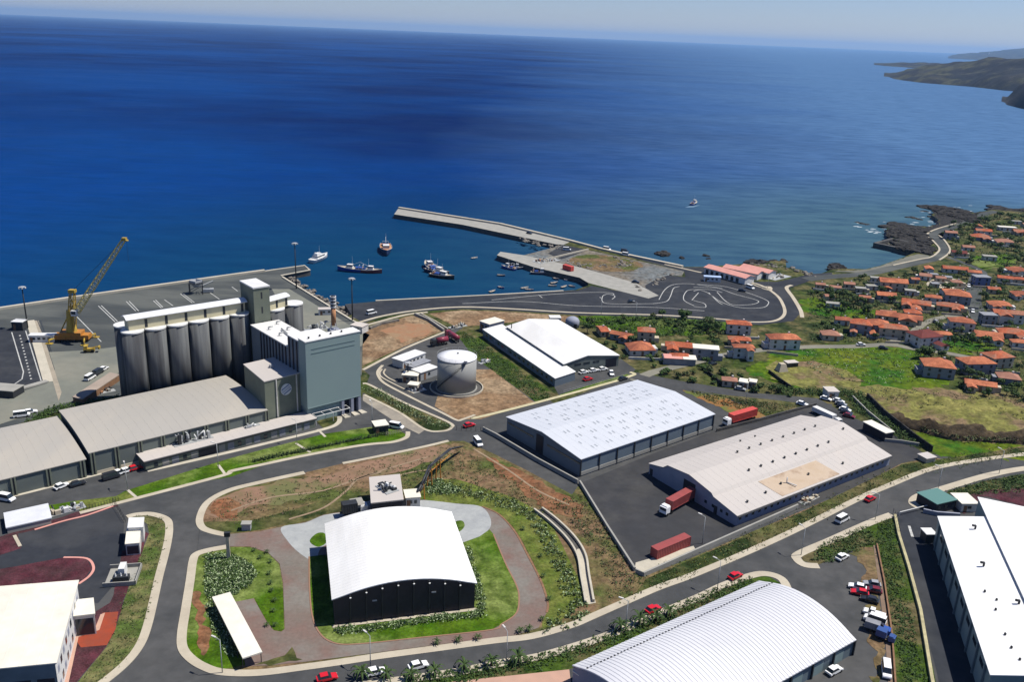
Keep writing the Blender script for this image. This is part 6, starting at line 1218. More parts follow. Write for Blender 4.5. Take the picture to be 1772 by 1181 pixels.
for u0, v0, u1, v1, n in ((1540, 404, 1600, 398, 50), (1622, 364, 1690, 378, 45), (1590, 404, 1606, 436, 26), (1545, 418, 1585, 430, 14)):
    for i in range(n): t = rd.random(); s = rd.uniform(1.2, 4.5); x, y = g(u0+(u1-u0)*t+rd.uniform(-5, 5), v0+(v1-v0)*t+rd.uniform(-5, 7)); rock(x, y, rd.uniform(-.5, .3), (s*1.3, s, s*.5), 'dark rock lying on the black shore shelf', 'rocks of the black shore shelf', True, rd)
# surf around the reefs
fm = MB()
for i in range(75):
    u_, v_ = rd.choice([(rd.uniform(1480, 1600), rd.uniform(384, 400)), (rd.uniform(1585, 1630), rd.uniform(358, 392)), (rd.uniform(1495, 1545), rd.uniform(395, 404)), (rd.uniform(1600, 1680), rd.uniform(356, 368))]); x, y = g(u_, v_, SEA); r_ = rd.uniform(.5, 2.2); n = 9; a0_ = rd.uniform(0, 6)
    fm.add([(x+r_*1.8*cos(2*pi*k/n)*rd.uniform(.5, 1), y+r_*.7*sin(2*pi*k/n)*rd.uniform(.4, 1), SEA+.05+i*.0003) for k in range(n)], [list(range(n))])
fm.build('surf_foam', M_foam, label='white surf breaking among the black reef rocks', category='surf', kind='stuff')
wall_thing('breakwater', [(1514, 421), (1545, 413), (1572, 419)], 2.2, 3.2, M_conc_d, 'upper arm of the little triangular breakwater below the village', z=SEA)
wall_thing('breakwater', [(1514, 421), (1548, 428), (1584, 437)], 3.0, 3.4, M_conc_d, 'lower arm of the little triangular breakwater beside the beach', z=SEA)
mb = MB(); p_ = gl([(1518, 420), (1546, 414), (1575, 421), (1580, 434)], SEA); mb.add([(x, y, SEA+.8) for x, y in ccw(p_)], [(0, 1, 2, 3)]); mb.build('harbour_floor', M_sand, kind='structure')
c = g(1709, 104, 0); h = 30
T = thing('lighthouse', 'tiny white tower on the skyline of the distant headland', 'tower', V3((c[0]*1.1, c[1]*1.1), 70)); x, y = c[0]*1.1, c[1]*1.1; mb = MB(); zt = top_at(x, y, 90, 0, 900); zb_ = top_at(x, y, 104, -5, 900); mb.lathe((0, 0, 0), [(9, 0), (7, (zt-zb_)*.85), (9, (zt-zb_)*.86), (4, zt-zb_)], 12); mb.build('tower_shaft', M_white, T); T.location = (x, y, zb_)

# ================================================================== HOUSES
HOUSES = []
def house(u_, v_, wpx, dr, rot, st, kind, rm, wm, label, cham=True, name='village_house'):
    h = 2.25*st+.35; c = g(u_, v_, h+.9); dist = sqrt(c[0]**2+c[1]**2+(CAMH-h)**2); w = wpx*dist/F*.94; d = w*dr; rr = radians(rot); rh = min(w, d)*.24; e = .35
    T = thing(name, label, 'house', V3(c, .05), rr, 'terracotta roofed houses of the village'); x, y = w/2, d/2
    mb = MB(); mb.prism([(-x, -y), (x, -y), (x, y), (-x, y)], 0, h, top=False); mb.build('wall', wm, T)
    mb = MB(); X, Y = x+e, y+e; R4 = [(-X, -Y, h), (X, -Y, h), (X, Y, h), (-X, Y, h)]; U4 = [(a, b, h-.18) for a, b, c_ in R4]
    mb.add(R4+U4, [(0, 4, 5, 1), (1, 5, 6, 2), (2, 6, 7, 3), (3, 7, 4, 0), (4, 7, 6, 5)])
    if kind == 'pyr': mb.add(R4+[(0, 0, h+rh*1.2)], [(0, 1, 4), (1, 2, 4), (2, 3, 4), (3, 0, 4)])
    elif kind == 'hip':
        if X >= Y: a = (-(X-Y), 0, h+rh); b = (X-Y, 0, h+rh); mb.add(R4+[a, b], [(0, 1, 5, 4), (1, 2, 5), (2, 3, 4, 5), (3, 0, 4)])
        else: a = (0, -(Y-X), h+rh); b = (0, Y-X, h+rh); mb.add(R4+[a, b], [(0, 1, 4), (1, 2, 5, 4), (2, 3, 5), (3, 0, 4, 5)])
    elif kind == 'gab': a = (-X, 0, h+rh); b = (X, 0, h+rh); mb.add(R4+[a, b], [(0, 1, 5, 4), (2, 3, 4, 5), (1, 2, 5), (3, 0, 4)])
    else: mb.box((0, 0, h+.1), (2*X, 2*Y, .3))
    rf = mb.build('roof', rm, T)
    rd = random.Random(int(u_*7+v_))
    if kind in ('hip', 'gab') and w > 8 and rd.random() < .75:
        sg = rd.choice((-1, 1)); ww, wd_ = w*rd.uniform(.28, .42), d*rd.uniform(.45, .8); cx_ = sg*(x-ww/2-rd.uniform(0, .15)*w); y0 = -y-wd_; hh = h-(.0 if st == 1 else rd.choice((0, 2.5)))-.25
        mb = MB(); mb.prism([(cx_-ww/2, y0), (cx_+ww/2, y0), (cx_+ww/2, -y+.3), (cx_-ww/2, -y+.3)], 0, hh, top=False); mb.build('wing', wm, T)
        mb = MB(); a_ = ww/2+.3; q = [(cx_-a_, y0-.3, hh), (cx_+a_, y0-.3, hh), (cx_+a_, -y+.2, hh), (cx_-a_, -y+.2, hh), (cx_, y0-.3, hh+ww*.22), (cx_, -y+ww*.3, hh+ww*.22)]
        mb.add(q, [(0, 1, 4), (1, 2, 5, 4), (3, 0, 4, 5), (2, 3, 5), (3, 2, 1, 0)]); mb.build('wing_roof', rm, T)
        mb = MB(); mb.box((cx_, y0-.03, 1.45), (min(1.4, ww*.4), .08, 1.2)); mb.build('window', M_glass, T)
    if rd.random() < .5: mb = MB(); mb.box((rd.choice((-1, 1))*(x+1.0), rd.uniform(-.3, .3)*y, 1.1), (2.0, y*1.1, 2.2)); mb.build('side_shed', wm, T)
    if kind != 'flat':
        mb = MB(); mb.box((x*.4, y*.3, h+rh*.85), (.7, .7, 1.3)); mb.build('chimney', M_housewall, rf)
    n = max(2, int(w/3.4))
    for s in range(st):
        for i in range(n):
            fx = -x+2*x*(i+.5)/n; mb = MB()
            if s == 0 and i == n//2: mb.box((fx, -y-.03, 1.0), (1.0, .08, 2.0)); mb.build('door', M_wood, T)
            else: mb.box((fx, -y-.03, 1.35+2.15*s), (1.0, .08, 1.2)); mb.build('window', M_glass, T)
        for i in range(2):
            for sg in (-1, 1): mb = MB(); mb.box((sg*(x+.03), -y+2*y*(i+.5)/2, 1.35+2.15*s), (.08, 1.0, 1.2)); mb.build('window', M_glass, T)
    HOUSES.append((c[0], c[1], hypot(x, y)+1.2)); return T
W1, W2, W3 = M_housewall, M_housewall2, M_housewall3; r1, r2, r3, r4 = M_redroof, M_redroof2, M_redroof3, M_redroof4
HL = [(1043, 566, 14, 2.4, 12, 1, 'gab', r1, W2, 'narrow red roofed house nearest the white warehouses'), (1076, 575, 38, .45, -25, 1, 'gab', r2, W3, 'long gabled house with dark wall right of the narrow red one'), (1119, 568, 30, .8, -5, 2, 'hip', r1, W2, 'upright two storey house above the big pyramid roof'),
 (1108, 597, 46, .85, 8, 1, 'pyr', r2, W1, 'large pyramid roofed house beside the white warehouse gable'), (1179, 594, 54, .45, -8, 1, 'hip', r1, W2, 'long hipped house right of the pyramid roof'), (1177, 612, 33, .6, 0, 1, 'hip', r1, W1, 'small house in front of the long hipped one, by the lane'), (1222, 598, 44, .5, -8, 2, 'flat', M_roofcream, W3, 'flat white topped house with dark front'),
 (1280, 583, 38, .5, -6, 1, 'hip', r1, W2, 'upper half of the stepped double house by the lane'), (1287, 596, 36, .5, 0, 2, 'hip', r2, W1, 'lower half of the stepped double house by the lane'), (1279, 556, 42, .5, -6, 2, 'hip', r1, W1, 'house nearest the lower kerb of the painted circuit'), (1356, 580, 54, .5, 4, 2, 'hip', r2, W1, 'wide white walled house alone on the lane between the two clusters'),
 (1263, 653, 25, .7, -10, 1, 'pyr', r3, W2, 'small brown red hut roof in the plot below the lane'), (1458, 549, 23, .7, -10, 1, 'gab', r2, W1, 'small house at the left tip of the upper village'), (1437, 574, 29, .8, -5, 1, 'pyr', r3, W2, 'faded pyramid roofed cottage left of the big hipped block'), (1491, 555, 34, .8, -20, 2, 'hip', r1, W3, 'tall dark walled house at the left of the big hipped block'),
 (1520, 556, 34, .9, -15, 2, 'hip', r2, W3, 'big hipped block, left wing'), (1546, 563, 46, .5, -12, 2, 'hip', r1, W2, 'big hipped block, right wing'), (1556, 544, 72, .3, -20, 1, 'gab', r2, W2, 'very long gabled row house with beige wall'), (1580, 537, 26, .7, -15, 1, 'hip', r1, W1, 'small house behind the right end of the long row house'), (1586, 521, 44, .5, -22, 1, 'gab', r1, W2, 'house with split roof behind the long row house'),
 (1601, 575, 46, .75, 20, 2, 'hip', r4, W1, 'white two storey house with dark red roof at the lane fork'), (1633, 574, 26, .6, -10, 1, 'hip', r2, W1, 'small house right of the dark red roof'), (1665, 552, 38, .6, -12, 2, 'pyr', r2, W1, 'white house with peaked red roof beside the village street'), (1710, 577, 41, .65, -15, 1, 'gab', r2, W1, 'gabled house above the small round meadow'), (1752, 571, 42, .6, -12, 1, 'hip', r1, W2, 'house at the right edge above the meadow, upper of two'), (1766, 588, 26, .6, -10, 1, 'hip', r2, W1, 'house at the right edge above the meadow, lower of two'),
 (1624, 626, 48, .8, -12, 2, 'pyr', r2, W3, 'hipped house with dark basement on the rim of the green field'), (1690, 621, 52, .6, 10, 2, 'hip', r2, W3, 'large house with dark basement right of the field, left of the joined pair'), (1727, 611, 42, .7, 18, 2, 'hip', r1, W2, 'house joined behind the large dark basement one'), (1697, 660, 46, .45, -18, 1, 'gab', r2, W2, 'low striped red roof among bushes below the large houses'), (1746, 648, 32, .8, -15, 1, 'pyr', r3, W3, 'faded pale red cottage near the right edge'),
 (1730, 523, 33, .65, -12, 1, 'hip', r2, W1, 'square red roof right of the village street'), (1745, 538, 46, .4, -10, 2, 'gab', r1, W1, 'long house at the right with a white front'), (1711, 541, 22, .8, 0, 2, 'flat', M_housewall3, W3, 'blue grey cube house beside the village street'),
 (1546, 484, 44, .5, -10, 2, 'gab', r2, W2, 'straw walled house with double red roof near the beach'), (1534, 507, 30, .6, -10, 1, 'gab', r2, W3, 'pale red roof just below the straw walled house'), (1616, 511, 25, .6, -20, 1, 'hip', r2, W1, 'small house left of the peaked chapel roof'), (1645, 526, 40, .5, -22, 1, 'hip', r1, W2, 'long low roof in front of the peaked chapel roof'), (1658, 506, 38, .75, -18, 2, 'pyr', r2, W3, 'tall peaked roof beside the pale square'),
 (1653, 462, 38, .4, -12, 1, 'gab', r1, W1, 'red roof just below the S bend of the coast road'), (1686, 468, 20, .6, -10, 1, 'gab', r2, W1, 'small roof at the head of the village street'), (1697, 407, 28, .7, -15, 1, 'hip', r1, W3, 'red roof above the S bend, largest of the upper row'), (1660, 434, 22, .5, -15, 1, 'gab', r4, W2, 'dull red roof right of the S bend'), (1646, 400, 18, .6, -10, 2, 'gab', r3, W3, 'pinkish roof inside the upper curve of the coast road'),
 (1702, 397, 24, .5, -10, 1, 'gab', r1, W1, 'narrow red roof topmost in the village'), (1738, 415, 26, .6, -15, 1, 'hip', r3, W1, 'pinkish red roof on the upper right slope'), (1760, 464, 28, .7, -10, 1, 'hip', r2, W1, 'orange roof at the right edge halfway up'), (1740, 478, 22, .6, -20, 1, 'gab', r1, W1, 'red roof left of the orange one at the right edge'), (1764, 480, 20, .6, -10, 1, 'hip', r1, W2, 'red roof below the orange one at the right edge'), (1699, 476, 24, .7, 0, 2, 'flat', M_housewall3, mat('blue_render', (.12, .15, .28), rough=.8), 'deep blue fronted house at the top of the village street'),
 (1602, 474, 18, .8, -20, 1, 'gab', r3, W1, 'white walled cottage at the foot of the coast road'), (1628, 478, 15, .7, -10, 1, 'gab', r3, W2, 'tiny brown roof above the pale square'), (1656, 485, 16, .8, -10, 1, 'pyr', r3, W2, 'tiny brown pyramid roof on the pale square'), (1537, 537, 24, .5, -10, 1, 'gab', r1, W1, 'orange roof left of the long row house'), (1420, 489, 15, .7, -10, 1, 'gab', r3, W2, 'grey brown cottage nearest the port road junction'), (1446, 494, 18, .6, -15, 1, 'gab', r3, W1, 'low brown cottage row below the coast road'),
 (1470, 488, 17, .7, -10, 1, 'gab', r3, W2, 'brown cottage beside the coast road, right of the row'), (1490, 496, 16, .7, -10, 1, 'flat', M_conc_g, W2, 'flat grey cottage left of the straw walled house'), (1497, 511, 18, .6, -12, 1, 'gab', r1, W2, 'dull red roof above the dark hedge'), (1515, 478, 14, .7, -10, 1, 'flat', M_conc_g, W1, 'small flat cottage at the back of the beach'), (1743, 391, 26, .4, -8, 1, 'flat', M_roofcream, W1, 'long white wall and flat roof on the upper right slope'), (1765, 398, 20, .6, -8, 1, 'gab', r1, W2, 'red roof on the upper slope cut by the right edge'),
 (1288, 656, 14, 1.2, -20, 1, 'flat', M_roofcream, W3, 'white topped hut, left of two in the plot below the lane'), (1303, 656, 12, 1.2, -20, 1, 'flat', M_roofcream, W3, 'white topped hut, right of two in the plot below the lane'), (1713, 441, 20, .6, -10, 1, 'flat', M_conc_g, W1, 'grey flat roof beside the small green terrace'), (1576, 500, 16, .7, -15, 1, 'flat', M_conc_g, W1, 'white box house between the straw walled house and the square'), (1676, 425, 18, .6, -10, 1, 'gab', r3, W1, 'white walled cottage right of the dull red roof'), (1765, 505, 24, .7, -10, 1, 'hip', r2, W1, 'orange roof at the right edge above the long white fronted house'), (1720, 497, 18, .7, -10, 1, 'gab', r1, W2, 'small red roof among dark trees right of the village street')]
for h_ in HL: house(*h_)
c = g(1174, 629); T = thing('lean_to', 'red and white flat lean-to between the small lane house and the lane', 'shed', c, -.05); mb = MB(); mb.box((0, 0, 1.3), (13, 5, 2.6)); mb.build('wall', W3, T); mb = MB(); mb.box((-2.5, 0, 2.75), (7.5, 5.6, .25)); mb.build('roof', M_pinkroof, T); mb = MB(); mb.box((4.2, 0, 2.75), (5.5, 5.6, .25)); mb.build('flat_roof', M_roofcream, T)
HOUSES.append((c[0], c[1], 7))

OB = []
for k, (w_, d_, h, rm, wm) in enumerate(((5, 4, 2.4, M_redroof3, W2), (6.5, 3.6, 2.3, M_conc_g, W1), (4.5, 4, 2.5, M_redroof, W3), (7.5, 4.5, 2.6, M_redroof2, W1), (4, 3.4, 2.2, M_housewall3, W2))):
    T = thing('outbuilding', 'x', 'outbuilding', (0, 0, 0)); mb = MB(); mb.prism([(-w_/2, -d_/2), (w_/2, -d_/2), (w_/2, d_/2), (-w_/2, d_/2)], 0, h, top=False); mb.build('wall', wm, T)
    mb = MB(); X, Y = w_/2+.25, d_/2+.25
    if k in (1, 4): mb.box((0, 0, h+.1), (2*X, 2*Y, .2))
    else: mb.add([(-X, -Y, h), (X, -Y, h), (X, Y, h), (-X, Y, h), (-X, 0, h+.8), (X, 0, h+.8)], [(3, 2, 1, 0), (0, 1, 5, 4), (2, 3, 4, 5), (1, 2, 5), (3, 0, 4)])
    mb.build('roof', rm, T); mb = MB(); mb.box((0, -d_/2-.02, 1), (.9, .08, 1.9)); mb.build('door', M_wood, T); OB.append(T)
ro = random.Random(5); nplaced = [0]*5
def ob_clear(x, y):
    for hx, hy, hr in HOUSES:
        if (x-hx)**2+(y-hy)**2 < (hr*.75+3)**2: return False
    for P_ in ROADS:
        for q in P_[::2]:
            if (x-q[0])**2+(y-q[1])**2 < 49: return False
    return True
for poly, n in (([(1410, 500), (1500, 482), (1600, 470), (1680, 470), (1772, 470), (1790, 560), (1790, 590), (1640, 590), (1560, 590), (1480, 570), (1420, 560)], 34), ([(1640, 400), (1700, 385), (1790, 385), (1790, 470), (1690, 455), (1650, 440)], 5)):
    for x, y in scatter(gl(poly), n, ro):
        if ob_clear(x, y):
            k = ro.randrange(5); lab = 'little outbuilding squeezed between the village houses'; T = OB[k]
            if nplaced[k]: T = dup(OB[k], (x, y, .04), ro.choice((-.2, -.3, 1.3, .1, -.15)))
            nplaced[k] += 1; T.location = (x, y, .04); T['label'] = lab; T['group'] = 'outbuildings of the village'; HOUSES.append((x, y, 3.5))
for k, T in enumerate(OB):
    if not nplaced[k]:
        for ch in list(T.children): bpy.data.objects.remove(ch)
        bpy.data.objects.remove(T)
for i, (hx, hy, hr) in enumerate(list(HOUSES)[:62]):
    if ro.random() < .55:
        a = ro.choice((-.25, -.15, 0)); L1, L2 = hr*ro.uniform(1.3, 2.1), hr*ro.uniform(.8, 1.3); sg = ro.choice((-1, 1)); P_ = [(-L1*.5, -hr*1.15), (L1*.5, -hr*1.15)] if ro.random() < .5 else [(sg*hr*1.1, -L2*.8), (sg*hr*1.1, -hr*1.1), (-sg*L1*.4, -hr*1.1)]
        P_ = [(hx+p[0]*cos(a)-p[1]*sin(a), hy+p[0]*sin(a)+p[1]*cos(a)) for p in P_]; wall_thing('garden_wall', None, .3, 1.1, [W1, W2, M_conc_g][i % 3], 'pale garden wall in front of a village house', pts=P_, group='garden walls of the village')

# ================================================================== PLANTS
def leaf_cloud(rd, n, R3, size, lumps=7, shell=.55, flat=0, ms=1, cz=0):
    mb = MB(); L3 = []
    for k in range(lumps):
        a, b = rd.uniform(0, 2*pi), rd.uniform(-.5, 1); L3.append((Vector((cos(a)*R3[0]*.5, sin(a)*R3[1]*.5, b*R3[2]*.5)), rd.uniform(.4, .62)))
    for i in range(n):
        c, s = rd.choice(L3); d = Vector((rd.gauss(0, 1), rd.gauss(0, 1), rd.gauss(0, 1))).normalized(); q = rd.uniform(shell, 1)
        p = c+Vector((d.x*R3[0], d.y*R3[1], d.z*R3[2]))*s*q; p.z += cz
        nrm = (d+Vector((rd.uniform(-.6, .6), rd.uniform(-.6, .6), rd.uniform(-.2, .8)))).normalized(); t1 = nrm.orthogonal().normalized(); t2 = nrm.cross(t1); a = rd.uniform(0, 6.3); t1, t2 = t1*cos(a)+t2*sin(a), t2*cos(a)-t1*sin(a); w = size*rd.uniform(.6, 1.3)
        mb.m = rd.choice((0, 0, 1)) if ms > 1 else 0
        mb.add([p-t1*w, p-t2*w*.6, p+t1*w, p+t2*w*.6], [(0, 1, 2, 3)])
    return mb
rdt = random.Random(21)
TREES = []
for k in range(4):
    T = thing('broadleaf_tree', 'dark leafy tree', 'tree', (0, 0, 0)); mb = MB(); mb.smooth = True; mb.tube((0, 0, 0), (.1, 0, 1.6), .22, 7, .15); mb.tube((.1, 0, 1.6), (.9, .3, 3), .12, 5, .05); mb.tube((.1, 0, 1.6), (-.8, -.3, 3.1), .12, 5, .05); mb.build('trunk', M_bark, T)
    leaf_cloud(rdt, 420, (2.6, 2.4, 1.9), .38, 8, .4, ms=2, cz=3.2).build('crown', [[M_leaf, M_leaf2], [M_leaf, M_leaf3], [M_leaf2, M_leaf], [M_leaf, M_leaf]][k], T); TREES.append(T)
BUSH = []
for k in range(4):
    T = thing('bush', 'low bush', 'bush', (0, 0, 0)); mb = MB()
    for a in range(4): mb.tube((0, 0, 0), (cos(a*1.6)*.4, sin(a*1.6)*.4, .7), .05, 4)
    mb.build('stem', M_bark, T); leaf_cloud(rdt, 240, (1.3, 1.3, .8), .24, 6, .3, ms=2, cz=.75).build('foliage', [[M_leaf2, M_leaf], [M_leaf3, M_leaf], [M_leaf, M_leaf2], [M_leaf2, M_leaf3]][k], T); BUSH.append(T)
USED = set()
def plant(kind, x, y, s, label, group, z=.05):
    L_ = TREES if kind == 't' else BUSH; k = rdt.randrange(4); T = L_[k]
    if T.name not in USED: USED.add(T.name); T.location = (x, y, z); T.scale = (s, s, s*rdt.uniform(.85, 1.15)); T.rotation_euler.z = rdt.uniform(0, 6); T['label'] = label; T['group'] = group; return T
    return dup(T, (x, y, z), rdt.uniform(0, 6.3), label, group, (s*rdt.uniform(.85, 1.15), s, s*rdt.uniform(.85, 1.15)))
def clear(x, y, m=1.0):
    for hx, hy, hr in HOUSES:
        if (x-hx)**2+(y-hy)**2 < (hr*.8+m)**2: return False
    for P_ in ROADS:
        for q in P_[::2]:
            if (x-q[0])**2+(y-q[1])**2 < (4.2+m)**2: return False
    return True
def grove(poly, nt_, nb_, tl, bl, gr, s0=.7, s1=1.25, bs=(.8, 1.7)):
    P_ = gl(poly)
    for x, y in scatter(P_, nt_, rdt):
        if clear(x, y, 1.0): plant('t', x, y, rdt.uniform(s0, s1), tl, gr+' trees')
    for x, y in scatter(P_, nb_, rdt):
        if clear(x, y, .3): plant('b', x, y, rdt.uniform(*bs), bl, gr+' bushes')
grove([(1400, 500), (1500, 480), (1600, 470), (1680, 470), (1772, 470), (1790, 560), (1790, 680), (1700, 670), (1650, 650), (1560, 590), (1420, 590), (1400, 545)], 125, 110, 'dark leafy tree among the houses of the main village', 'bush in a garden of the main village', 'main village', .5, 1.0)
grove([(1620, 400), (1700, 375), (1790, 375), (1790, 470), (1690, 465), (1645, 440)], 60, 50, 'dark tree on the upper slope above the village', 'bush on the upper slope above the village', 'upper slope', .7, 1.2)
grove([(1000, 556), (1120, 550), (1250, 565), (1270, 600), (1200, 620), (1120, 640), (1050, 610), (1010, 575)], 22, 34, 'tree among the houses beside the white warehouses', 'bush among the houses beside the white warehouses', 'warehouse cluster', .5, 1.0)
grove([(1120, 548), (1240, 560), (1250, 580), (1150, 578)], 9, 10, 'tree in the green strip below the painted circuit', 'bush in the green strip below the painted circuit', 'green strip', .8, 1.2)
grove([(1400, 505), (1440, 512), (1520, 535), (1500, 545), (1440, 530), (1395, 512)], 12, 12, 'tree of the dark hedge at the left end of the village', 'bush of the dark hedge at the left end of the village', 'dark hedge')
grove([(1130, 640), (1200, 628), (1260, 640), (1330, 670), (1400, 690), (1300, 688), (1180, 668), (1110, 650)], 12, 34, 'tree in the plots between the lane and the road', 'bush in the plots between the lane and the road', 'lane plots', .5, .8)
grove([(1640, 640), (1680, 650), (1772, 670), (1790, 700), (1700, 688), (1640, 670)], 10, 24, 'tree in the scrub below the village', 'bush in the scrub below the village', 'lower scrub', .6, 1)
grove([(1590, 615), (1612, 620), (1608, 635), (1590, 630)], 6, 2, 'tree of the dark clump left of the house on the field rim', 'bush of the clump on the field rim', 'field rim')

# continuous planting (uncountable): hedges, shrub beds, weeds
def foliage(name, label, pts_n, size, ms, cat, h=.5, dens=1, lin=None, spread=1.0, seed=1, z=.12):
    rd = random.Random(seed); mb = MB()
    for x, y in pts_n:
        k = rd.randint(4, 8); hh = h*rd.uniform(.5, 1.3); rr = spread*rd.uniform(.5, 1.2)
        for i in range(k*dens):
            a = rd.uniform(0, 6.3); q = rd.random(); p = Vector((x+cos(a)*rr*q, y+sin(a)*rr*q, z+hh*rd.uniform(.1, 1)*(1.1-q*.6)))
            nn = Vector((rd.uniform(-1, 1), rd.uniform(-1, 1), rd.uniform(.1, 1.4))).normalized(); t1 = nn.orthogonal().normalized(); t2 = nn.cross(t1); b = rd.uniform(0, 6.3); t1, t2 = t1*cos(b)+t2*sin(b), t2*cos(b)-t1*sin(b); w = size*rd.uniform(.5, 1.2)
            mb.m = rd.randrange(len(ms)) if len(ms) > 1 else 0; mb.add([p-t1*w, p-t2*w*.6, p+t1*w, p+t2*w*.6], [(0, 1, 2, 3)])
    return mb.build(name, ms, label=label, category=cat, kind='stuff')
def along_px(px, n, w, seed=0, smooth=True):
    rd = random.Random(seed); P_ = gl(px); P_ = smooth_line(P_, False, 12) if smooth else P_; L_ = [0]
    for a, b in zip(P_, P_[1:]): L_.append(L_[-1]+hypot(b[0]-a[0], b[1]-a[1]))
    out = []
    for i in range(n):
        s = rd.uniform(0, L_[-1]); k = max(j for j in range(len(L_)-1) if L_[j] <= s); t = (s-L_[k])/max(L_[k+1]-L_[k], 1e-6); out.append((P_[k][0]+(P_[k+1][0]-P_[k][0])*t+rd.uniform(-w, w), P_[k][1]+(P_[k+1][1]-P_[k][1])*t+rd.uniform(-w, w)))
    return out
def area_px(px, n, seed=0, clr=False): 
    o = scatter(gl(px), n, random.Random(seed)); return [p for p in o if clear(*p, -1)] if clr else o
foliage('flower_bed', 'pale flowering shrubs carpeting the garden left of the ring drive', area_px([(358, 962), (392, 958), (430, 975), (445, 995), (430, 1015), (405, 1030), (372, 1035), (370, 1050), (392, 1090), (415, 1135), (395, 1135), (368, 1090), (360, 1040), (356, 1000)], 900, 1), .30, [M_flower, M_leaf2, M_leaf], 'flower bed', .5, 2, seed=1)
foliage('flower_bed', 'shrub border at the foot of the black hall', along_px([(580, 1095), (640, 1090), (700, 1080), (770, 1072), (822, 1066), (832, 1050), (820, 1000), (806, 950)], 420, 1.1, 2), .26, [M_leaf2, M_leaf, M_flower], 'shrub border', .9, 2, seed=2)
foliage('flower_bed', 'pale flowering shrubs down the slope beside the drainage channel', along_px([(800, 850), (850, 865), (895, 880), (930, 905), (955, 950), (975, 990), (990, 1030), (1000, 1055), (960, 1085), (942, 1092)], 330, 2.2, 3), .3, [M_leaf3, M_leaf2, M_leaf, M_flower], 'shrub border', .7, 2, seed=3)
foliage('flower_bed', 'pale shrub patch under the pipe bridge', area_px([(735, 838), (760, 832), (790, 845), (800, 852), (770, 856), (740, 855)], 170, 4), .3, [M_flower, M_leaf2, M_leaf], 'shrub bed', .6, 2, seed=4)
foliage('scrub', 'rough scrub on the steep bank below the dark yard wall', area_px([(960, 868), (1005, 860), (1040, 900), (1090, 980), (1100, 1010), (1060, 1020), (1030, 960), (990, 910)], 330, 5), .28, [M_leaf, M_leaf3, M_bark], 'scrub', .6, 1, spread=1.3, seed=5)
foliage('scrub', 'weeds and scrub on the verge between the yard wall and the road', along_px([(1060, 1035), (1112, 1010), (1200, 978), (1300, 935), (1400, 892), (1480, 855), (1560, 818), (1640, 802), (1772, 780)], 650, 3.2, 6), .24, [M_leaf, M_leaf3, M_leaf2, M_dryfield], 'scrub', .4, 1, spread=1.2, seed=6)
foliage('hedge', 'dark planted verge under the palms beside the white vaulted warehouse', along_px([(700, 1181), (800, 1172), (868, 1158), (940, 1145), (1044, 1113), (1130, 1077), (1209, 1044), (1300, 1006)], 900, 1.8, 7), .28, [M_leaf, M_leaf2], 'hedge', .45, 1, seed=7)
foliage('scrub', 'dark ground cover between the brick walk and the right hand yard', area_px([(1520, 905), (1545, 900), (1555, 960), (1575, 1060), (1600, 1181), (1565, 1181), (1545, 1080), (1530, 1000), (1515, 940)], 700, 8), .26, [M_leaf, M_leaf, M_leaf2], 'ground cover', .4, 1, spread=1.1, seed=8)
foliage('scrub', 'shrubs at the planted corner of the car park', area_px([(1420, 945), (1500, 910), (1515, 940), (1480, 955), (1440, 975), (1400, 972)], 320, 9), .3, [M_leaf, M_leaf2, M_leaf3], 'shrubs', .5, 1, seed=9)
foliage('scrub', 'dark shrubs on the outer verge of the bend at the right edge', area_px([(1640, 850), (1709, 832), (1790, 820), (1800, 850), (1700, 856), (1650, 864)], 420, 10), .3, [M_leaf, M_leaf2], 'shrubs', .5, 1, seed=10)
foliage('hedge', 'dark green grass bank between the storage tank plot and the white warehouses', area_px([(800, 575), (830, 590), (900, 645), (960, 688), (930, 694), (850, 640), (800, 590)], 800, 11), .3, [M_leaf, M_leaf2], 'grass bank', .35, 1, spread=1.4, seed=11)
foliage('hedge', 'low clipped hedge and fence shrubs behind the long green verge', along_px([(440, 800), (520, 783), (600, 766), (650, 756), (672, 752)], 260, .5, 12), .24, [M_leaf, M_leaf], 'hedge', 1.0, 2, spread=.6, seed=12)
foliage('scrub', 'shrubs on the narrow planted strip beside the tank road', along_px([(632, 672), (665, 686), (700, 708), (740, 728), (772, 740)], 420, 2.0, 13), .26, [M_leaf, M_leaf3, M_leaf2, M_flower], 'shrubs', .6, 1, seed=13)
foliage('scrub', 'bushes behind the far eave of the storage sheds', along_px([(60, 728), (105, 708), (150, 700), (200, 692), (215, 688)], 240, 2.2, 14), .35, [M_leaf, M_leaf2], 'bushes', 1.2, 2, seed=14)
foliage('hedge', 'dark hedge bank beside the upper car park', area_px([(1462, 680), (1490, 680), (1520, 705), (1560, 745), (1600, 775), (1580, 775), (1530, 745), (1485, 715)], 700, 15), .36, [M_leaf, M_leaf, M_leaf2], 'hedge', 1.0, 1, spread=1.3, seed=15)
foliage('hedge', 'dark bank of bushes along the lower edge of the green field', along_px([(1335, 672), (1380, 680), (1440, 680), (1475, 682)], 260, 2.5, 16), .4, [M_leaf, M_leaf2], 'hedge', 1.3, 1, spread=1.4, seed=16)
foliage('scrub', 'scrubby weeds scattered over the plot around the pipe bridge', area_px([(620, 860), (700, 820), (800, 780), (900, 830), (980, 880), (960, 900), (880, 870), (760, 860), (640, 866)], 500, 17), .26, [M_leaf, M_leaf3], 'weeds', .35, 1, seed=17)
foliage('scrub', 'weeds over the strip behind the blue white warehouse', area_px([(1185, 676), (1250, 686), (1380, 705), (1335, 722), (1240, 700)], 380, 18), .3, [M_leaf3, M_leaf, M_dryfield], 'weeds', .5, 1, seed=18)
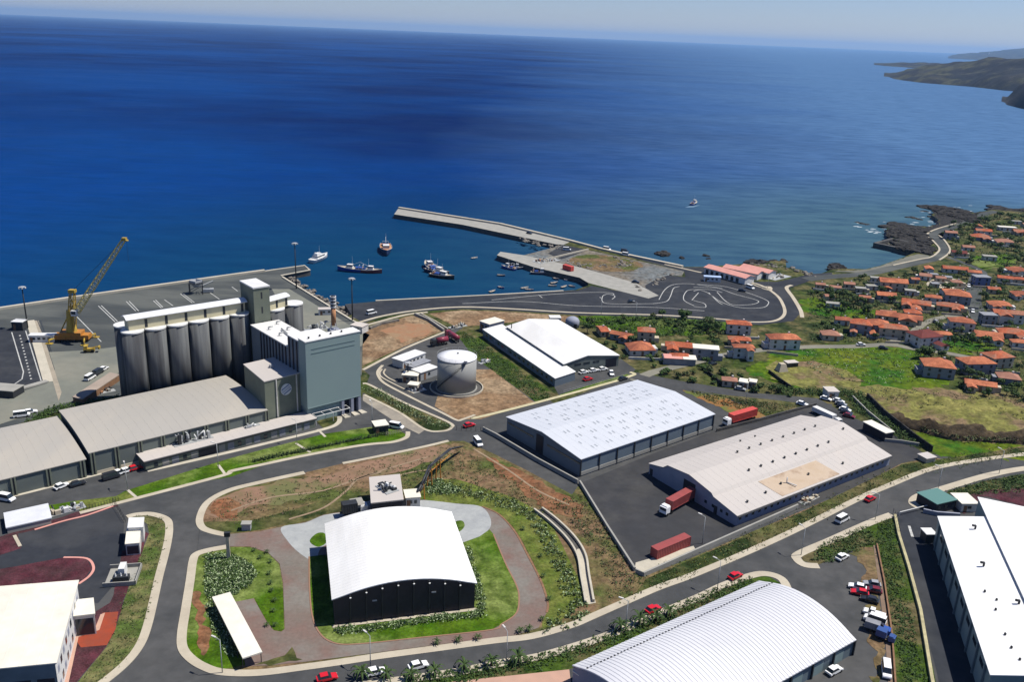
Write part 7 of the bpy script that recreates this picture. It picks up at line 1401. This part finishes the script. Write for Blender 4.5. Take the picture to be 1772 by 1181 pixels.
foliage('scrub', 'rough bushes on the dark scarp at the right', area_px([(1560, 728), (1640, 745), (1772, 752), (1790, 770), (1680, 768), (1600, 752)], 420, 19), .4, [M_leaf, M_bark, M_leaf3], 'scrub', 1.0, 1, spread=1.4, seed=19, z=1.2)
foliage('scrub', 'low weeds dotting the dry slope above the scarp', area_px([(1490, 672), (1772, 692), (1790, 740), (1640, 725), (1540, 700)], 420, 20), .3, [M_leaf3, M_bark, M_leaf], 'weeds', .4, 1, seed=20, z=.6)
foliage('scrub', 'low green scrub between the village gardens', area_px([(1400, 500), (1600, 475), (1790, 470), (1790, 690), (1640, 650), (1560, 598), (1400, 590)], 2600, 21, True), .42, [M_leaf, M_leaf2, M_leaf3], 'scrub', .7, 1, spread=1.6, seed=21)
foliage('scrub', 'tall green reeds and scrub below the painted circuit', area_px([(1005, 552), (1120, 548), (1250, 560), (1255, 580), (1140, 585), (1020, 566)], 900, 22, True), .4, [M_leaf2, M_leaf, M_leaf2], 'reeds', 1.0, 1, spread=1.4, seed=22)
foliage('scrub', 'olive weeds on the long traffic island at the left', area_px(VERGE, 260, 23), .2, [M_leaf3, M_leaf3, M_leaf], 'weeds', .3, 1, seed=23)
foliage('scrub', 'dark scrub on the upper slope and far point', area_px([(1640, 395), (1700, 372), (1790, 370), (1900, 380), (1790, 460), (1690, 460)], 900, 24, True), .6, [M_leaf, M_leaf, M_leaf3], 'scrub', 1.2, 1, spread=2, seed=24)

foliage('scrub', 'tufts and pale weeds dotted over the green field', area_px([(1385, 608), (1480, 602), (1560, 606), (1600, 618), (1630, 660), (1560, 668), (1480, 664), (1400, 640)], 420, 31), .3, [M_leaf, M_flower, M_leaf2], 'weeds', .3, 1, seed=31)
foliage('scrub', 'rough tussocks over the brown plot behind the arched hall', area_px([(370, 870), (520, 830), (700, 785), (790, 772), (800, 800), (690, 830), (560, 870), (430, 910), (370, 905)], 420, 32), .22, [M_leaf3, M_leaf, M_bark], 'weeds', .25, 1, seed=32)
# palms
def palm_proto(rd, h):
    T = thing('palm', 'x', 'palm', (0, 0, 0)); mb = MB(); mb.smooth = True; mb.tube((0, 0, 0), (0, 0, h), .24, 8, .18); mb.build('trunk', M_bark, T); mb = MB()
    for i in range(14):
        a = 2*pi*i/14+rd.uniform(-.15, .15); L_ = rd.uniform(1.9, 2.7); up = rd.uniform(.3, 1.1); pr = None
        for k in range(5):
            t = k/4; x = L_*t*(1-.1*t); z = h+up*sin(t*pi*.75)*1.4-t*t*.9; w = .2*sin(pi*min(.95, .12+t*.85)); c = Vector((cos(a)*x, sin(a)*x, z)); sd_ = Vector((-sin(a), cos(a), 0))*w
            cur = (c-sd_-Vector((0, 0, .1)), c, c+sd_-Vector((0, 0, .1)))
            if pr: mb.add([pr[0], pr[1], pr[2], cur[0], cur[1], cur[2]], [(0, 1, 4, 3), (1, 2, 5, 4)])
            pr = cur
    mb.build('fronds', M_leaf, T); return T
rdp = random.Random(8); PA = palm_proto(rdp, 1.3); first = True
palms = [(626, 1175, 'palm left of the white car at the bottom left'), (669, 1176, 'palm right of the white car at the bottom left'), (711, 1177, 'palm under the second white car'), (752, 1170, 'small palm right of the second white car'), (803, 1161, 'palm in the verge left of the lamp below the arched hall'), (850, 1154, 'palm just left of the lamp below the arched hall'), (896, 1148, 'largest palm right of the lamp below the arched hall'), (1073, 1092, 'palm nearest the lamp by the red car'), (1106, 1080, 'palm just left of the red car'), (1135, 1075, 'small palm behind the red car'), (1157, 1066, 'palm right of the red car'),
         (756, 1116, 'small palm on the inner kerb below the black hall, left one'), (793, 1112, 'small palm on the inner kerb below the black hall, middle one'), (827, 1108, 'small palm on the inner kerb below the black hall, right one'), (900, 1096, 'small palm at the lower end of the ring drive'), (915, 1093, 'tiny palm at the lower right end of the ring drive'), (580, 921+14, 'tiny palm in the round lawn left of the arched hall')]
for i, (u_, v_, lab) in enumerate(palms):
    s = 1.05 if i < 11 else .55
    if i in (0, 7, 8, 6): s = 1.2
    c = g(u_, v_)
    if first: PA.location = V3(c, .1); PA['label'] = lab; PA['group'] = 'palms along the roads'; PA.scale = (s, s, s); first = False
    else: dup(PA, V3(c, .1), rdp.uniform(0, 6), lab, scale=s)
lawnspots = [(462, 958), (468, 975), (466, 995), (468, 1012), (470, 1025), (475, 1042), (473, 1060), (462, 1085), (476, 1085), (440, 955), (450, 968)]
for i, (u_, v_) in enumerate(lawnspots): dup(PA, V3(g(u_, v_), .1), rdp.uniform(0, 6), 'tiny dark palm on the left garden lawn, '+['topmost of the column', 'second down the column', 'third down the column', 'fourth down the column', 'fifth down the column', 'sixth down the column', 'seventh down the column', 'left one at the bottom tip', 'right one at the bottom tip', 'left one at the top edge', 'inner one near the top edge'][i], 'tiny palms on the left lawn', .4)
for i, (u_, v_) in enumerate([(905, 918), (935, 965), (940, 1000), (950, 1040), (938, 1075)]): dup(PA, V3(g(u_, v_), .1), rdp.uniform(0, 6), 'tiny palm on the dry lawn right of the ring drive, '+['topmost', 'second from top', 'middle one', 'fourth from top', 'lowest'][i], 'tiny palms on the dry lawn', .45)

# ================================================================== WALLS AND FENCES
wall_thing('yard_wall', [(1003, 838), (1050, 915), (1098, 990)], .5, 1.2, M_conc_g, 'low wall along the left side of the dark yard, down to the pale slab')
wall_thing('yard_wall', [(1100, 993), (1113, 999), (1290, 920), (1380, 880)], .5, 1.3, M_conc_g, 'low wall below the red container along the dark yard')
wall_thing('yard_wall', [(836, 746), (858, 757), (930, 800), (1000, 838)], .5, 1.4, M_conc_g, 'low wall in front of the shaded gable of the blue white warehouse')
wall_thing('yard_wall', [(845, 590), (900, 628), (965, 668)], .4, 1.0, M_housewall3, 'pale garden wall along the left side of the white warehouses')
wall_thing('yard_wall', [(1240, 748), (1320, 728), (1400, 706), (1412, 703)], .4, 1.2, M_conc_d, 'dark wall along the upper edge of the beige warehouse yard')
wall_thing('yard_wall', [(1475, 690), (1500, 715), (1545, 752)], .4, 1.2, M_conc_g, 'low wall between the upper car park and the hedge bank')
wall_thing('yard_wall', [(1530, 765), (1560, 768), (1590, 773)], .4, 1.2, M_conc_g, 'short pale wall right of the beige warehouse corner')
wall_thing('field_wall', [(1500, 690), (1530, 720), (1580, 760), (1612, 783)], .5, 2.2, M_rock, 'dark stone wall along the edge of the dry slope')
wall_thing('field_wall', [(1216, 640), (1235, 655), (1250, 668)], .4, 1.2, M_rock, 'short stone wall across the plot below the lane')
wall_thing('field_wall', [(1330, 645), (1350, 660), (1372, 675)], .4, 1.2, M_rock, 'stone wall along the left edge of the pale field')
wall_thing('garden_wall', [(1548, 895), (1555, 930), (1572, 985), (1592, 1060), (1612, 1181), (1625, 1240)], .7, .9, mat('straw_wall_cap', (.42, .38, .22), (.30, .27, .16), .6), 'straw coloured wall between the ground cover and the right hand yard')
wall_thing('garden_wall', [(1517, 945), (1530, 1010), (1543, 1100), (1552, 1230)], .35, .7, M_wood, 'low brown wall beside the brick walk of the car park')
wall_thing('quay_wall', [(930, 452), (960, 447), (1018, 433)], .6, 1.0, M_conc, 'pale wall edging the square pad at the pier root')
wall_thing('sloping_wall', [(718, 546), (742, 556), (768, 574)], .8, 1.2, M_conc_g, 'rubble wall dividing the two bare earth lots near the port road')
wall_thing('sloping_wall', [(728, 545), (752, 558), (775, 572)], .5, .9, M_conc, 'thin pale wall beside the rubble dividing wall of the earth lots')
wall_thing('sloping_wall', [(640, 570), (660, 562), (690, 556)], 1.2, 1.0, M_rock_l, 'line of loose stone edging the top of the ruddy earth lot')
machinery('low dark plant with pipes at the fork of the earth lots', 792, 566, 0, 9, 3, 12, seed=31, hmax=1.6, ms=[M_dark, M_housewall2, M_grey], name='pump_station')
def fence(name, px, h, label, n, m=M_galv, rails=2, group=None):
    P_ = gl(px); T = thing(name, label, 'fence', P_[0]); L_ = [0]
    for a, b in zip(P_, P_[1:]): L_.append(L_[-1]+hypot(b[0]-a[0], b[1]-a[1]))
    def pos(s):
        k = max(j for j in range(len(L_)-1) if L_[j] <= s+1e-9); t = (s-L_[k])/(L_[k+1]-L_[k]); return lerp(P_[k], P_[k+1], t)
    for i in range(n+1): p = pos(L_[-1]*min(i/n, .9999)); mb = MB(); mb.tube((*p, 0), (*p, h), .06, 5); mb.build('post', m, T, world=True)
    mb = MB()
    for r in range(rails):
        z = h*(.45+.5*r/(max(1, rails-1)))
        for a, b in zip(P_, P_[1:]): mb.tube((*a, z), (*b, z), .035, 4)
    mb.build('rail', m, T, world=True); return T
fence('metal_fence', [(430, 802), (520, 784), (600, 767), (650, 757)], 1.5, 'metal fence with many posts along the lower edge of the long green verge', 34, M_dark)
fence('metal_fence', [(790, 745), (840, 748)], 1.6, 'short fence at the gate of the blue white warehouse', 6, M_dark)
fence('metal_fence', [(650, 685), (700, 712), (745, 735)], 1.3, 'dark post and rail fence in the strip beside the tank road', 18, M_dark)
fence('metal_fence', [(975, 682), (1030, 667), (1080, 654)], 1.3, 'fence in the narrow verge in front of the white warehouses', 14)
fence('metal_fence', [(145, 885), (190, 873), (205, 868)], 1.4, 'fence at the left end of the long green verge', 12, M_dark)
fence('metal_fence', [(1545, 890), (1552, 905), (1556, 925)], 1.8, 'dark gate fence at the mouth of the right hand yard', 6, M_dark)
fence('metal_fence', [(196, 872), (208, 890), (217, 905)], 1.8, 'dark sliding gate fence at the top of the left traffic island', 8, M_dark)
cabin2('gate_hut', 'small cream gate hut at the right end of the long green verge', (650, 752), (672, 749), 4.2, 2.6, M_dark, M_roofcream, win=2)
fence('metal_fence', [(668, 756), (690, 752), (702, 748)], 1.6, 'slatted fence beside the cream gate hut', 9, M_housewall2, 3)
for i, (a, b) in enumerate((((221, 849), (236, 862)), ((378, 806), (389, 821)), ((512, 768), (537, 784)), ((550, 744), (563, 757)))): kerb('concrete_path', [a, b], .8, .02, M_conc, smooth=False, z=.1)
# white lumps of masonry beside boats on jetty
machinery('nets, crates and gear heaped on the jetty beside the red container', 945, 452, 0, 16, 7, 26, seed=41, hmax=1.3, ms=[M_white, M_wood, M_grey, M_brickred, M_conc], name='fishing_gear')
machinery('upturned boats and stones on the slope right of the pink market', 1345, 480, 0, 16, 8, 22, seed=42, hmax=1.0, ms=[M_white, M_housewall2, M_grey, M_dark], name='boat_park')

# ================================================================== HAZE
hz = MB(); hz.box((0, 0, 190), (124000, 124000, 398)); ho = hz.build('haze', [], kind='stuff', label='thin pale sea haze over the bay', category='haze')
m = bpy.data.materials.new('haze'); m.use_nodes = True; n = m.node_tree; n.nodes.remove(n.nodes['Principled BSDF']); pv = n.nodes.new('ShaderNodeVolumePrincipled'); pv.inputs['Color'].default_value = (.36, .62, 1, 1); pv.inputs['Density'].default_value = .00003; pv.inputs['Anisotropy'].default_value = .2
n.links.new(pv.outputs[0], n.nodes['Material Output'].inputs['Volume']); ho.data.materials.clear(); ho.data.materials.append(m)
